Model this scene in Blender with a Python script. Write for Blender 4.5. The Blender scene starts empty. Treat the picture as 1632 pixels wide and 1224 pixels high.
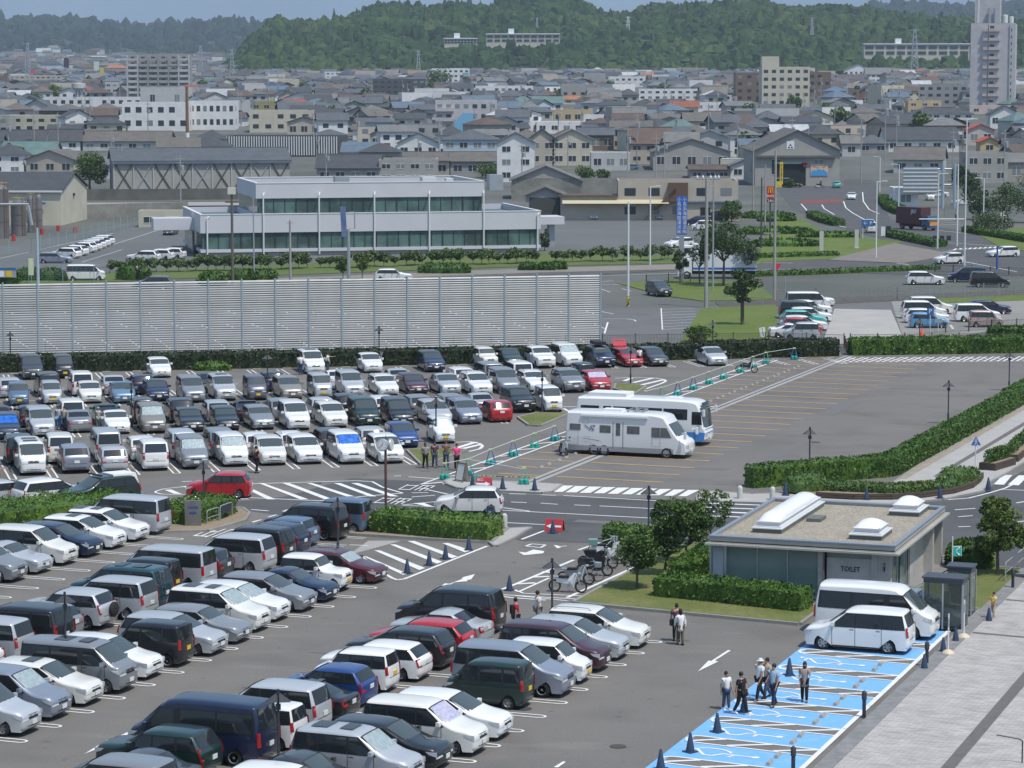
import bpy, math, random
import numpy as np
from mathutils import Vector, Matrix
PI=math.pi
random.seed(7); rng=np.random.default_rng(7)
SC=bpy.context.scene; COL=SC.collection

# ---------------------------------------------------------------- camera
F_PX,PITCH,ROLL,CAMZ=4352.4,.1120,-.0006,24.284
cp,sp=math.cos(PITCH),math.sin(PITCH); cr,sr=math.cos(ROLL),math.sin(ROLL)
FW=Vector((0,cp,-sp)); UP0=Vector((0,sp,cp)); RT0=Vector((1,0,0))
RT=cr*RT0+sr*UP0; UP=cr*UP0-sr*RT0
cam=bpy.data.cameras.new('camera'); camo=bpy.data.objects.new('camera',cam); COL.objects.link(camo)
cam.sensor_width=36; cam.sensor_fit='HORIZONTAL'; cam.lens=36*F_PX/1632; cam.clip_start=1; cam.clip_end=30000
m=Matrix((RT,UP,-FW)).transposed().to_4x4(); m.translation=Vector((0,0,CAMZ)); camo.matrix_world=m
SC.camera=camo
# ---------------------------------------------------------------- light
SUN_EL=math.radians(64); SUN_DIR2=Vector((.72,-.70)).normalized()    # towards the sun, on the ground
w=bpy.data.worlds.new('World'); SC.world=w; w.use_nodes=True
nt=w.node_tree; bg=nt.nodes['Background']
sky=nt.nodes.new('ShaderNodeTexSky'); sky.sky_type='NISHITA'; sky.sun_disc=False
sky.sun_elevation=SUN_EL; sky.sun_rotation=math.atan2(SUN_DIR2.x,SUN_DIR2.y); sky.air_density=1.6; sky.dust_density=.6; sky.ozone_density=3
# a bank of blue-grey rain cloud low in the north sky, broken higher up
geo=nt.nodes.new('ShaderNodeNewGeometry'); sep=nt.nodes.new('ShaderNodeSeparateXYZ'); nt.links.new(geo.outputs['Incoming'],sep.inputs[0])
mr=nt.nodes.new('ShaderNodeMapRange'); mr.inputs['From Min'].default_value=-.45; mr.inputs['From Max'].default_value=-.12; mr.inputs['To Min'].default_value=0; mr.inputs['To Max'].default_value=1
nt.links.new(sep.outputs['Z'],mr.inputs['Value'])
nz=nt.nodes.new('ShaderNodeTexNoise'); nz.inputs['Scale'].default_value=5; nz.inputs['Detail'].default_value=5
mp=nt.nodes.new('ShaderNodeMapping'); mp.inputs['Scale'].default_value=(1,1,5); nt.links.new(geo.outputs['Incoming'],mp.inputs[0]); nt.links.new(mp.outputs[0],nz.inputs['Vector'])
cr1=nt.nodes.new('ShaderNodeValToRGB'); cr1.color_ramp.elements[0].position=.35; cr1.color_ramp.elements[0].color=(1.3,2.0,2.95,1); cr1.color_ramp.elements[1].position=.7; cr1.color_ramp.elements[1].color=(1.75,2.5,3.45,1)
nt.links.new(nz.outputs['Fac'],cr1.inputs[0])
mx=nt.nodes.new('ShaderNodeMix'); mx.data_type='RGBA'
nt.links.new(mr.outputs[0],mx.inputs['Factor']); nt.links.new(sky.outputs[0],mx.inputs['A']); nt.links.new(cr1.outputs[0],mx.inputs['B'])
nt.links.new(mx.outputs['Result'],bg.inputs['Color']); bg.inputs['Strength'].default_value=.125
sl=bpy.data.lights.new('sun','SUN'); sl.energy=3.1; sl.angle=math.radians(.5); sl.color=(1,.94,.84)
so=bpy.data.objects.new('sun',sl); COL.objects.link(so)
sd=Vector((SUN_DIR2.x*math.cos(SUN_EL),SUN_DIR2.y*math.cos(SUN_EL),math.sin(SUN_EL)))
so.rotation_euler=sd.to_track_quat('Z','Y').to_euler(); so.location=(0,0,200)
SC.view_settings.view_transform='Standard'; SC.view_settings.look='None'; SC.view_settings.exposure=.26; SC.view_settings.gamma=1
SC.render.engine='CYCLES'; SC.cycles.max_bounces=6; SC.cycles.volume_bounces=0; SC.cycles.volume_max_steps=64

# ---------------------------------------------------------------- pixel -> place on the ground
HAZE=.00008
TERR=[(0,0),(650,0),(780,4),(900,7),(1200,11),(1600,16),(2200,24),(2600,30),(9000,60)]
def tz(d):
    for (a,za),(b,zb) in zip(TERR,TERR[1:]):
        if d<=b: return za+(zb-za)*(d-a)/(b-a)
    return TERR[-1][1]
def gz(x,y): return tz(math.hypot(x,y))
def ray(px,py): return FW+RT*((px-816)/F_PX)+UP*((612-py)/F_PX)
def at(px,py,z=0.0):
    d=ray(px,py); t=(z-CAMZ)/d.z; return Vector((d.x*t,d.y*t,z))
def att(px,py):                       # on the rising terrain
    d=ray(px,py); t=60
    while t<9000:
        p=d*t
        if CAMZ+p.z<gz(p.x,p.y): break
        t*=1.004
    return Vector((p.x,p.y,gz(p.x,p.y)))
def pix(X):
    d=Vector(X)-Vector((0,0,CAMZ)); z=d.dot(FW); return 816+F_PX*d.dot(RT)/z, 612-F_PX*d.dot(UP)/z
def hgt(px,py_top,base):              # height above ground of a pixel over a ground point
    d=ray(px,py_top); t=base.y/d.y; return CAMZ+d.z*t-base.z
NT=.3585; AX=Vector((math.cos(NT),-math.sin(NT),0)); BX=Vector((math.sin(NT),math.cos(NT),0))
def N(a,b,z=0.0): v=AX*a+BX*b; return Vector((v.x,v.y,z))
def toN(p): return p.dot(AX),p.dot(BX)

# ---------------------------------------------------------------- materials
MATS={}
def mat(name,col,rough=.6,metal=0,coat=0,noise=0,nscale=5,bump=0,bscale=30,col2=None,spec=.5,coords='Object',detail=4,thr=None,emit=0,stretch=None,alpha=None,rand=0):
    if name in MATS: return MATS[name]
    M=bpy.data.materials.new(name); M.use_nodes=True; n=M.node_tree; b=n.nodes['Principled BSDF']
    b.inputs['Roughness'].default_value=rough; b.inputs['Metallic'].default_value=metal; b.inputs['Coat Weight'].default_value=coat
    b.inputs['Coat Roughness'].default_value=.04; b.inputs['Specular IOR Level'].default_value=spec
    b.inputs['Base Color'].default_value=(*col,1)
    tc=n.nodes.new('ShaderNodeTexCoord'); src=tc.outputs[coords]
    if stretch:
        mp=n.nodes.new('ShaderNodeMapping'); mp.inputs['Scale'].default_value=stretch; n.links.new(src,mp.inputs[0]); src=mp.outputs[0]
    last=None
    if noise or col2:
        t=n.nodes.new('ShaderNodeTexNoise'); t.inputs['Scale'].default_value=nscale; t.inputs['Detail'].default_value=detail; t.inputs['Roughness'].default_value=.6
        n.links.new(src,t.inputs['Vector'])
        r=n.nodes.new('ShaderNodeValToRGB')
        c2=col2 or tuple(c*(1-noise) for c in col)
        c1=col if col2 else tuple(min(1,c*(1+noise)) for c in col)
        lo,hi=thr or (.3,.7)
        r.color_ramp.elements[0].position=lo; r.color_ramp.elements[0].color=(*c2,1); r.color_ramp.elements[1].position=hi; r.color_ramp.elements[1].color=(*c1,1)
        n.links.new(t.outputs['Fac'],r.inputs[0]); last=r.outputs[0]
    if rand:
        oi=n.nodes.new('ShaderNodeObjectInfo'); hs=n.nodes.new('ShaderNodeHueSaturation'); mrr=n.nodes.new('ShaderNodeMapRange')
        mrr.inputs['To Min'].default_value=1-rand; mrr.inputs['To Max'].default_value=1+rand
        n.links.new(oi.outputs['Random'],mrr.inputs['Value']); n.links.new(mrr.outputs[0],hs.inputs['Value'])
        if last: n.links.new(last,hs.inputs['Color'])
        else: hs.inputs['Color'].default_value=(*col,1)
        last=hs.outputs[0]
    if last: n.links.new(last,b.inputs['Base Color'])
    if bump:
        t=n.nodes.new('ShaderNodeTexNoise'); t.inputs['Scale'].default_value=bscale; t.inputs['Detail'].default_value=6; n.links.new(src,t.inputs['Vector'])
        bm=n.nodes.new('ShaderNodeBump'); bm.inputs['Strength'].default_value=bump; bm.inputs['Distance'].default_value=.03
        n.links.new(t.outputs['Fac'],bm.inputs['Height']); n.links.new(bm.outputs[0],b.inputs['Normal'])
    MATS[name]=M; return M
def two_scale(name,a,b_,sa,c,sb,rough=.9,amt=.5,coords='Object',bump=.3,bscale=40):
    """large patches between a and b, fine speckle towards c"""
    if name in MATS: return MATS[name]
    M=mat(name,a,rough,col2=b_,nscale=sa,coords=coords,bump=bump,bscale=bscale,spec=.25); n=M.node_tree; p=n.nodes['Principled BSDF']
    src=p.inputs['Base Color'].links[0].from_socket; tc=[x for x in n.nodes if x.type=='TEX_COORD'][0]
    t=n.nodes.new('ShaderNodeTexNoise'); t.inputs['Scale'].default_value=sb; t.inputs['Detail'].default_value=3; n.links.new(tc.outputs[coords],t.inputs['Vector'])
    r=n.nodes.new('ShaderNodeMapRange'); r.inputs['From Min'].default_value=.4; r.inputs['From Max'].default_value=.7; r.inputs['To Max'].default_value=amt; n.links.new(t.outputs['Fac'],r.inputs['Value'])
    x=n.nodes.new('ShaderNodeMix'); x.data_type='RGBA'; n.links.new(r.outputs[0],x.inputs['Factor']); n.links.new(src,x.inputs['A']); x.inputs['B'].default_value=(*c,1)
    out=x.outputs['Result']
    if 'asphalt' in name:      # oil drips, scuffs and long worn tracks
        for sc,lo,hi,k,st in ((1.1,.66,.74,.45,(1,1,1)),(.22,.50,.72,.20,(1,1,1)),(.9,.58,.75,-.18,(.25,1,1))):
            mp=n.nodes.new('ShaderNodeMapping'); mp.inputs['Scale'].default_value=st; mp.inputs['Rotation'].default_value=(0,0,.36); n.links.new(tc.outputs[coords],mp.inputs[0])
            t=n.nodes.new('ShaderNodeTexNoise'); t.inputs['Scale'].default_value=sc; t.inputs['Detail'].default_value=6; n.links.new(mp.outputs[0],t.inputs['Vector'])
            r=n.nodes.new('ShaderNodeMapRange'); r.inputs['From Min'].default_value=lo; r.inputs['From Max'].default_value=hi; r.inputs['To Min'].default_value=1; r.inputs['To Max'].default_value=1-k; n.links.new(t.outputs['Fac'],r.inputs['Value'])
            h=n.nodes.new('ShaderNodeHueSaturation'); n.links.new(r.outputs[0],h.inputs['Value']); n.links.new(out,h.inputs['Color']); out=h.outputs[0]
    n.links.new(out,p.inputs['Base Color']); return M
def leafmat(name,cols,rough=.55,scale=.6,spec=.3):
    if name in MATS: return MATS[name]
    M=mat(name,cols[0],rough,spec=spec); n=M.node_tree; p=n.nodes['Principled BSDF']
    g=n.nodes.new('ShaderNodeNewGeometry'); r=n.nodes.new('ShaderNodeValToRGB')
    e=r.color_ramp.elements
    while len(e)<len(cols): e.new(.5)
    for i,c in enumerate(cols): e[i].position=i/(len(cols)-1); e[i].color=(*c,1)
    tc=n.nodes.new('ShaderNodeTexCoord'); t=n.nodes.new('ShaderNodeTexNoise'); t.inputs['Scale'].default_value=scale; n.links.new(tc.outputs['Object'],t.inputs['Vector'])
    a=n.nodes.new('ShaderNodeMath'); a.operation='MULTIPLY_ADD'; a.inputs[1].default_value=.55; n.links.new(g.outputs['Random Per Island'],a.inputs[0])
    b=n.nodes.new('ShaderNodeMapRange'); b.inputs['From Min'].default_value=.35; b.inputs['From Max'].default_value=.65; b.inputs['To Max'].default_value=.45; n.links.new(t.outputs['Fac'],b.inputs['Value'])
    n.links.new(b.outputs[0],a.inputs[2]); n.links.new(a.outputs[0],r.inputs[0]); n.links.new(r.outputs[0],p.inputs['Base Color'])
    p.inputs['Subsurface Weight'].default_value=0
    return M
def facade(name,col,dark,px_,pz,wx,wz,ox=.5): # reserved
    return mat(name,col)

# ---------------------------------------------------------------- mesh builder
class MB:
    def __init__(s): s.v=[]; s.f=[]; s.m=[]
    def add(s,vs,fs,mi=0):
        o=len(s.v); s.v.extend([tuple(v) for v in vs]); s.f.extend([tuple(i+o for i in f) for f in fs]); s.m.extend([mi]*len(fs)); return s
    def box(s,x0,x1,y0,y1,z0,z1,mi=0):
        return s.add([(x0,y0,z0),(x1,y0,z0),(x1,y1,z0),(x0,y1,z0),(x0,y0,z1),(x1,y0,z1),(x1,y1,z1),(x0,y1,z1)],[(0,3,2,1),(4,5,6,7),(0,1,5,4),(1,2,6,5),(2,3,7,6),(3,0,4,7)],mi)
    def obox(s,c,u,hu,hv,z0,z1,mi=0):      # box on the ground, u = unit vector of its long side
        u=Vector((u[0],u[1],0)).normalized(); v=Vector((-u.y,u.x,0)); c=Vector((c[0],c[1],0))
        p=[c-u*hu-v*hv,c+u*hu-v*hv,c+u*hu+v*hv,c-u*hu+v*hv]
        return s.add([(q.x,q.y,z0) for q in p]+[(q.x,q.y,z1) for q in p],[(0,3,2,1),(4,5,6,7),(0,1,5,4),(1,2,6,5),(2,3,7,6),(3,0,4,7)],mi)
    def bar(s,a,b,r,n=6,r2=None,mi=0,cap=True):
        a=Vector(a); b=Vector(b); d=(b-a)
        if d.length<1e-6: return s
        d.normalize(); q=d.orthogonal().normalized(); w_=d.cross(q); r2=r if r2 is None else r2
        vs=[a+(q*math.cos(2*PI*i/n)+w_*math.sin(2*PI*i/n))*r for i in range(n)]+[b+(q*math.cos(2*PI*i/n)+w_*math.sin(2*PI*i/n))*r2 for i in range(n)]
        fs=[(i,(i+1)%n,n+(i+1)%n,n+i) for i in range(n)]
        if cap: fs+= [tuple(range(n))[::-1],tuple(range(n,2*n))]
        return s.add(vs,fs,mi)
    def poly(s,pts,z,mi=0): return s.add([(p[0],p[1],z) for p in pts],[tuple(range(len(pts)))],mi)
    def slab(s,pts,z0,z1,mi=0):
        n=len(pts); A=sum(pts[i][0]*pts[(i+1)%n][1]-pts[(i+1)%n][0]*pts[i][1] for i in range(n))
        if A<0: pts=pts[::-1]
        return s.add([(p[0],p[1],z0) for p in pts]+[(p[0],p[1],z1) for p in pts],[tuple(range(n))[::-1],tuple(range(n,2*n))]+[(i,(i+1)%n,n+(i+1)%n,n+i) for i in range(n)],mi)
    def lathe(s,pr,n=12,mi=0,c=(0,0,0),axis='z'):
        o=[];
        for r,z in pr:
            for i in range(n):
                a=2*PI*i/n
                p=(r*math.cos(a),r*math.sin(a),z) if axis=='z' else (r*math.cos(a),z,r*math.sin(a))
                o.append((p[0]+c[0],p[1]+c[1],p[2]+c[2]))
        k=len(pr); fs=[(j*n+i,j*n+(i+1)%n,(j+1)*n+(i+1)%n,(j+1)*n+i) for j in range(k-1) for i in range(n)]
        if axis!='z': fs=[f[::-1] for f in fs]
        return s.add(o,fs,mi)
    def mesh(s,name,smooth=None):
        me=bpy.data.meshes.new(name); me.from_pydata(s.v,[],s.f)
        if any(s.m): me.polygons.foreach_set('material_index',s.m)
        if smooth:
            me.polygons.foreach_set('use_smooth',[True]*len(s.f)); me.update(); me.set_sharp_from_angle(angle=math.radians(smooth))
        me.update(); return me
def link(o,parent=None):
    COL.objects.link(o)
    if parent: o.parent=parent
    return o
def ob(name,mb,mats=None,parent=None,loc=None,rz=0,smooth=None,label=None,cat=None,group=None,kind=None):
    me=mb.mesh(name,smooth) if isinstance(mb,MB) else mb
    if mats is not None and not me.materials:
        for q in (mats if isinstance(mats,(list,tuple)) else [mats]): me.materials.append(q)
    o=bpy.data.objects.new(name,me); link(o,parent)
    if loc is not None: o.location=loc
    if rz: o.rotation_euler.z=rz
    tag(o,label,cat,group,kind); return o
def tag(o,label=None,cat=None,group=None,kind=None):
    if label: o['label']=label
    if cat: o['category']=cat
    if group: o['group']=group
    if kind: o['kind']=kind
    return o
def thing(name,label,cat,loc=(0,0,0),rz=0,group=None):
    o=bpy.data.objects.new(name,None); o.empty_display_size=.3; link(o); o.location=loc; o.rotation_euler.z=rz
    return tag(o,label,cat,group)
def copy_tree(o,parent=None):
    c=o.copy(); COL.objects.link(c); c.parent=parent
    for ch in o.children: copy_tree(ch,c)
    return c
def drop_tree(o):
    for ch in list(o.children): drop_tree(ch)
    bpy.data.objects.remove(o)
def prop(seq): return [Vector((p[0],p[1],0)) for p in seq]
ORD=['first','second','third','fourth','fifth','sixth','seventh','eighth','ninth','tenth','eleventh','twelfth','thirteenth','fourteenth','fifteenth','sixteenth','seventeenth','eighteenth','nineteenth','twentieth','twenty-first','twenty-second','twenty-third','twenty-fourth']
def textmesh(body,size,name='lettering',ext=.004):
    cu=bpy.data.curves.new(name,'FONT'); cu.body=body; cu.size=size; cu.align_x='CENTER'; cu.align_y='CENTER'; cu.extrude=ext
    cu.resolution_u=2
    o=bpy.data.objects.new(name,cu); COL.objects.link(o); bpy.context.view_layer.update()
    me=bpy.data.meshes.new_from_object(o.evaluated_get(bpy.context.evaluated_depsgraph_get())); me.name=name
    bpy.data.objects.remove(o); bpy.data.curves.remove(cu); me.materials.clear(); return me

def nth(items,base,ref=''):
    """labels that tell look-alikes apart: items = [(pixel x, object, where)]"""
    by={}
    for x,o,wh in items: by.setdefault(wh,[]).append((x,o))
    for wh,l in by.items():
        l.sort(key=lambda q:q[0])
        for i,(x,o) in enumerate(l): o['label']=base+', '+((ORD[i] if i<24 else str(i+1)+'th')+' from left ' if len(l)>1 else '')+wh

# ---------------------------------------------------------------- ground
ASPH=two_scale('car_park_asphalt',(.176,.164,.148),(.142,.134,.123),.09,(.23,.22,.21),9,rough=.92,amt=.35)
ASPH2=two_scale('bus_lot_asphalt',(.175,.163,.150),(.145,.137,.128),.07,(.21,.20,.19),7,rough=.92,amt=.35)
ROAD=two_scale('road_asphalt',(.098,.098,.099),(.078,.079,.081),.11,(.15,.15,.15),8,rough=.9,amt=.3)
FROAD=two_scale('far_asphalt',(.145,.145,.145),(.115,.117,.12),.03,(.18,.18,.18),3,rough=.9,amt=.3)
PAINT=mat('road_paint',(.72,.72,.70),.6,col2=(.50,.50,.48),nscale=2.2,thr=(.25,.45))
OPAINT=mat('orange_road_paint',(.50,.30,.12),.7,col2=(.33,.23,.12),nscale=1.5)
BLUEP=mat('blue_bay_paint',(.17,.42,.74),.6,col2=(.24,.45,.68),nscale=2.2,thr=(.35,.5))
CONC=two_scale('concrete',(.36,.35,.33),(.29,.285,.27),.4,(.42,.41,.39),12,amt=.4)
KERB=two_scale('kerb_stone',(.30,.295,.28),(.22,.215,.2),.5,(.38,.37,.35),14,amt=.4)
PAVE=two_scale('pale_paving',(.40,.39,.37),(.34,.33,.315),.5,(.46,.45,.43),6,amt=.4)
DIRT=two_scale('dry_soil',(.28,.22,.15),(.20,.16,.11),.4,(.36,.3,.22),6,amt=.5)
MANH=1
GRASS=two_scale('mown_grass',(.115,.145,.035),(.20,.19,.075),.35,(.06,.10,.022),5,rough=.95,amt=.5,bump=.8,bscale=25)
GRASS2=two_scale('park_grass',(.10,.15,.03),(.15,.18,.05),.12,(.06,.10,.022),2,rough=.95,amt=.5,bump=.8,bscale=8)
def brickmat():
    M=mat('block_paving',(.4,.38,.36),.8,spec=.3); n=M.node_tree; p=n.nodes['Principled BSDF']
    tc=n.nodes.new('ShaderNodeTexCoord'); mp=n.nodes.new('ShaderNodeMapping'); mp.inputs['Rotation'].default_value=(0,0,.42)
    b=n.nodes.new('ShaderNodeTexBrick'); b.inputs['Scale'].default_value=1; b.inputs['Brick Width'].default_value=.45; b.inputs['Row Height'].default_value=.15; b.inputs['Mortar Size'].default_value=.008
    b.inputs['Color1'].default_value=(.44,.42,.395,1); b.inputs['Color2'].default_value=(.31,.295,.28,1); b.inputs['Mortar'].default_value=(.2,.19,.18,1); b.inputs['Bias'].default_value=-.25
    n.links.new(tc.outputs['Object'],mp.inputs[0]); n.links.new(mp.outputs[0],b.inputs['Vector'])
    t=n.nodes.new('ShaderNodeTexNoise'); t.inputs['Scale'].default_value=.8; n.links.new(tc.outputs['Object'],t.inputs['Vector'])
    hs=n.nodes.new('ShaderNodeHueSaturation'); mr=n.nodes.new('ShaderNodeMapRange'); mr.inputs['To Min'].default_value=.75; mr.inputs['To Max'].default_value=1.25
    n.links.new(t.outputs['Fac'],mr.inputs['Value']); n.links.new(mr.outputs[0],hs.inputs['Value']); n.links.new(b.outputs['Color'],hs.inputs['Color']); n.links.new(hs.outputs[0],p.inputs['Base Color']); return M
BRICKP=brickmat()
# terrain: one sheet from under the camera to the horizon
mb=MB(); ds=[20,60,120,200,300,400,490,650,700,780,840,950,1100,1350,1600,1900,2200,2600,3500,5000,7000,9000]; az=[math.radians(a) for a in range(-60,61,5)]
ds=[-200]+ds
mb.add([((d if d>0 else -200)*math.sin(a)/max(.2,math.cos(a)) if d>0 else math.sin(a)*900, d if d>0 else -200, (gz(0,d) if d>0 else 0)-.03) for d in ds for a in az],[(i*len(az)+j,i*len(az)+j+1,(i+1)*len(az)+j+1,(i+1)*len(az)+j) for i in range(len(ds)-1) for j in range(len(az)-1)])
def gz(x,y): return tz(y)      # the land rises with the distance north
TOWNG=two_scale('town_ground',(.115,.115,.11),(.085,.095,.075),.012,(.2,.2,.19),.05,amt=.4)
ob('ground',mb,TOWNG,kind='structure')
def px(pts,z=0): return [at(a,b,0) for a,b in pts]
def sheet(name,pts,z,m,kind='structure'): return ob(name,MB().poly(pts,z),m,kind=kind)
def up(pts): # ensure ccw so normals face up
    A=sum(pts[i].x*pts[(i+1)%len(pts)].y-pts[(i+1)%len(pts)].x*pts[i].y for i in range(len(pts))); return pts if A>0 else pts[::-1]
sheet('car_park',up(px([(-260,1500),(2000,1500),(2000,560),(1345,562),(960,575),(-200,600)])),0,ASPH)
sheet('bus_park',up(px([(745,768),(1205,782),(1430,768),(1640,645),(1800,560),(1345,565),(1296,572),(1210,586)])),.004,ASPH2)
sheet('road',up(px([(250,812),(452,792),(560,762),(712,769),(745,783),(870,790),(1200,800),(1420,806),(1560,784),(1650,742),(1800,690),(1900,950),(1632,918),(1530,884),(1130,870),(950,866),(830,862),(790,850),(590,815),(450,822),(380,812)])),.006,ROAD)
# far ground
sheet('far_car_park',up(px([(-300,562),(1345,553),(1700,548),(1900,470),(1240,478),(1120,490),(990,492),(-300,498)])),.002,FROAD)
sheet('main_road',up(px([(-300,468),(300,452),(960,438),(1080,430),(1250,432),(1440,437),(1640,440),(1900,430),(1900,380),(1640,388),(1560,372),(1420,350),(1405,325),(1400,300),(1395,290),(1370,281),(1345,281),(1345,296),(1235,298),(1262,330),(1300,352),(1360,368),(1420,385),(1380,400),(1250,402),(1080,413),(960,423),(300,447),(-300,452)])),.004,ROAD)
ob('concrete_apron',MB().poly(up(px([(1330,492),(1420,494),(1442,545),(1310,549)])),.008),mat('pale_concrete',(.40,.385,.35),.9,col2=(.33,.32,.3),nscale=.3),kind='structure')
sheet('gravel_ground',up(px([(1420,478),(1700,470),(1740,500),(1500,540),(1440,540)])),.006,two_scale('gravel',(.27,.26,.24),(.2,.195,.18),.1,(.33,.32,.3),4,amt=.5))
sheet('office_car_park',up(px([(-300,470),(-200,440),(0,395),(220,352),(430,350),(860,350),(930,342),(1180,350),(1160,372),(1085,400),(860,405),(320,415),(180,425),(60,432)])),.002,mat('yard_asphalt',(.115,.12,.118),.9,noise=.12,nscale=.05))
def slab(name,pts,h,m,kz=None,kw=.15,kh=None):
    """raised ground with a kerb round it: kerb is a real step"""
    p=up(pts); ob(name,MB().slab(p,-.02,h),m,kind='structure')
    if kz:
        kb=MB(); n=len(p)
        for i in range(n):
            a,b=p[i],p[(i+1)%n]
            if (b-a).length<.05: continue
            d=(b-a).normalized(); nn=Vector((d.y,-d.x,0)); q=[a-d*.0,b+d*.0,b+nn*kw,a+nn*kw]; kb.slab([Vector((v.x,v.y,0)) for v in q],-.02,kz)
        ob('kerb',kb,KERB,kind='structure')
G1=px([(1000,485)]);
slab('grass_verge',px([(1085,545),(1100,520),(1118,492),(1236,486),(1238,520),(1225,552)]),.05,GRASS2)
slab('grass_verge',px([(985,452),(1085,445),(1205,452),(1238,478),(1120,480),(1060,472)]),.05,GRASS2)
slab('grass_verge',px([(1190,432),(1240,345),(1280,350),(1320,375),(1440,385),(1405,400),(1340,412),(1215,418)]),.05,GRASS2)
slab('grass_verge',px([(-250,462),(240,432),(860,404),(1085,408),(1085,420),(860,424),(240,446),(-250,470)]),.06,two_scale('verge_grass',(.09,.14,.035),(.13,.16,.05),.1,(.06,.09,.02),2,amt=.5))
slab('grass_verge',px([(1555,372),(1640,362),(1760,372),(1760,408),(1640,402),(1590,392)]),.05,GRASS2)
slab('grass_verge',px([(1440,478),(1760,465),(1760,474),(1445,486)]),.05,GRASS2)
slab('far_pavement',px([(-250,476),(240,452),(860,428),(1080,422),(1080,430),(860,435),(240,458),(-250,482)]),.08,two_scale('sandy_path',(.24,.215,.18),(.18,.17,.15),.2,(.3,.28,.24),3,amt=.5))
slab('far_pavement',px([(1320,415),(1425,388),(1500,402),(1530,398),(1488,412),(1440,420)]),.08,mat('brown_paving',(.19,.165,.145),.85,noise=.15,nscale=.4))
slab('railway_bed',px([(1140,482),(1640,462),(1800,456),(1800,463),(1640,471),(1150,492)]),.03,mat('ballast',(.085,.075,.065),.95,noise=.3,nscale=1.5))
# islands with kerbs near the road
slab('grass_island',px([(650,719),(690,717),(742,719),(687,739),(673,742)]),.12,GRASS,.14)
slab('grass_island',px([(827,667),(855,660),(905,661),(860,680),(844,679)]),.12,GRASS,.14)
slab('grass_island',px([(983,613),(1028,617),(1010,629),(980,621)]),.12,GRASS,.14)
slab('hedge_bed',px([(555,838),(590,816),(800,832),(806,846),(782,866),(700,862),(560,853)]),.12,DIRT,.15)
slab('hedge_bed',px([(-120,800),(0,790),(150,806),(262,806),(384,812),(396,820),(388,832),(330,848),(236,850),(200,842),(-120,905)]),.12,DIRT,.15)
slab('toilet_lawn',[N(-41.01,117.73),N(-30.03,116.55),N(-30.03,120.16),N(-36.10,122.01),N(-36.11,136.84),N(-38.48,141.09),N(-41.02,133.34)],.12,GRASS,.14)
slab('grass_lawn',[N(-27.30,123.99),N(-22.97,122.53),N(-23.16,133.50),N(-26.16,133.81)],.10,GRASS,.13)
slab('corner_lawn',[N(-17.28,88.10),N(-7.51,86.99),N(-7.54,115.25),N(-17.29,102.20)],.10,GRASS2)
# forecourt round the toilet block, plaza with block paving
slab('building_base',[N(-36.10,122.01),N(-23.15,118.53),N(-23.15,122.55),N(-27.30,123.99),N(-26.16,135.11),N(-36.11,136.84)],.08,mat('grey_slabs',(.22,.215,.21),.85,noise=.12,nscale=.8),.13)
slab('plaza',[N(-22.36,74.58),N(-7.50,72.85),N(-7.58,148.51),N(-22.42,149.99)],.14,BRICKP)
ob('plaza_kerb',MB().slab(up([N(-23.03,74.65),N(-22.37,74.58),N(-22.43,149.99),N(-23.08,150.06)]),-.02,.146),mat('dark_kerb_granite',(.21,.21,.205),.8,noise=.2,nscale=2),kind='structure')
DG=mat('dark_granite',(.13,.115,.11),.75,noise=.15,nscale=3)
ob('plaza_band',MB().poly(up([N(-18.82,74.16),N(-18.34,74.11),N(-18.40,149.59),N(-18.88,149.64)]),.145).poly(up([N(-22.35,116.83),N(-7.54,115.25),N(-7.54,115.55),N(-22.35,117.14)]),.146).poly(up([N(-22.36,124.88),N(-7.55,123.32),N(-7.55,123.62),N(-22.36,125.18)]),.146),DG,kind='structure')
# pavements along the right-hand hedge
slab('pavement',px([(1113,793),(1120,784),(1200,790),(1300,786),(1425,772),(1462,746),(1560,690),(1760,580),(1800,640),(1648,728),(1632,738),(1600,757),(1575,770),(1566,784),(1500,798),(1400,806),(1300,806),(1113,800)]),.10,PAVE,.12)
ob('pavement_stripe',MB().poly(up(px([(1487,762),(1497,762),(1640,676),(1640,670)])),.105),DG,kind='structure')
ob('gravel_margin',MB().poly(up(px([(1428,766),(1444,766),(1645,648),(1632,644),(1540,700)])),.103),mat('sandy_gravel',(.30,.26,.21),.95,noise=.2,nscale=2),kind='structure')
slab('pavement',px([(711,768),(720,764),(745,767),(820,770),(894,774),(878,785),(862,787),(760,782),(730,779),(714,773)]),.10,PAVE,.11)
ob('forecourt_strip',MB().poly(up(px([(562,880),(587,862),(640,862),(560,884)])),.012),CONC,kind='structure')
slab('pavement',px([(782,866),(792,846),(845,843),(812,862),(790,872)]),.10,PAVE,.12)

# ---------------------------------------------------------------- painted markings (one sheet per colour, 4 mm above the road)
WP=MB(); OPM=MB(); ZP=.016; LC=[0]
def line(a,b,w_=.12,m=None,z=ZP):
    a=Vector((a[0],a[1],0)); b=Vector((b[0],b[1],0)); d=(b-a)
    if d.length<.01: return
    d.normalize(); n=Vector((-d.y,d.x,0))*w_/2
    LC[0]+=1; (m or WP).poly([a-n,b-n,b+n,a+n],z+(LC[0]%37)*.00008)
def pline(pts,w_=.12,m=None): 
    p=px(pts)
    for a,b in zip(p,p[1:]): line(a,b,w_,m)
def fill(pts,z=.0192):
    LC[0]+=1; WP.poly(up(px(pts)),z+(LC[0]%17)*.0001)
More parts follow.
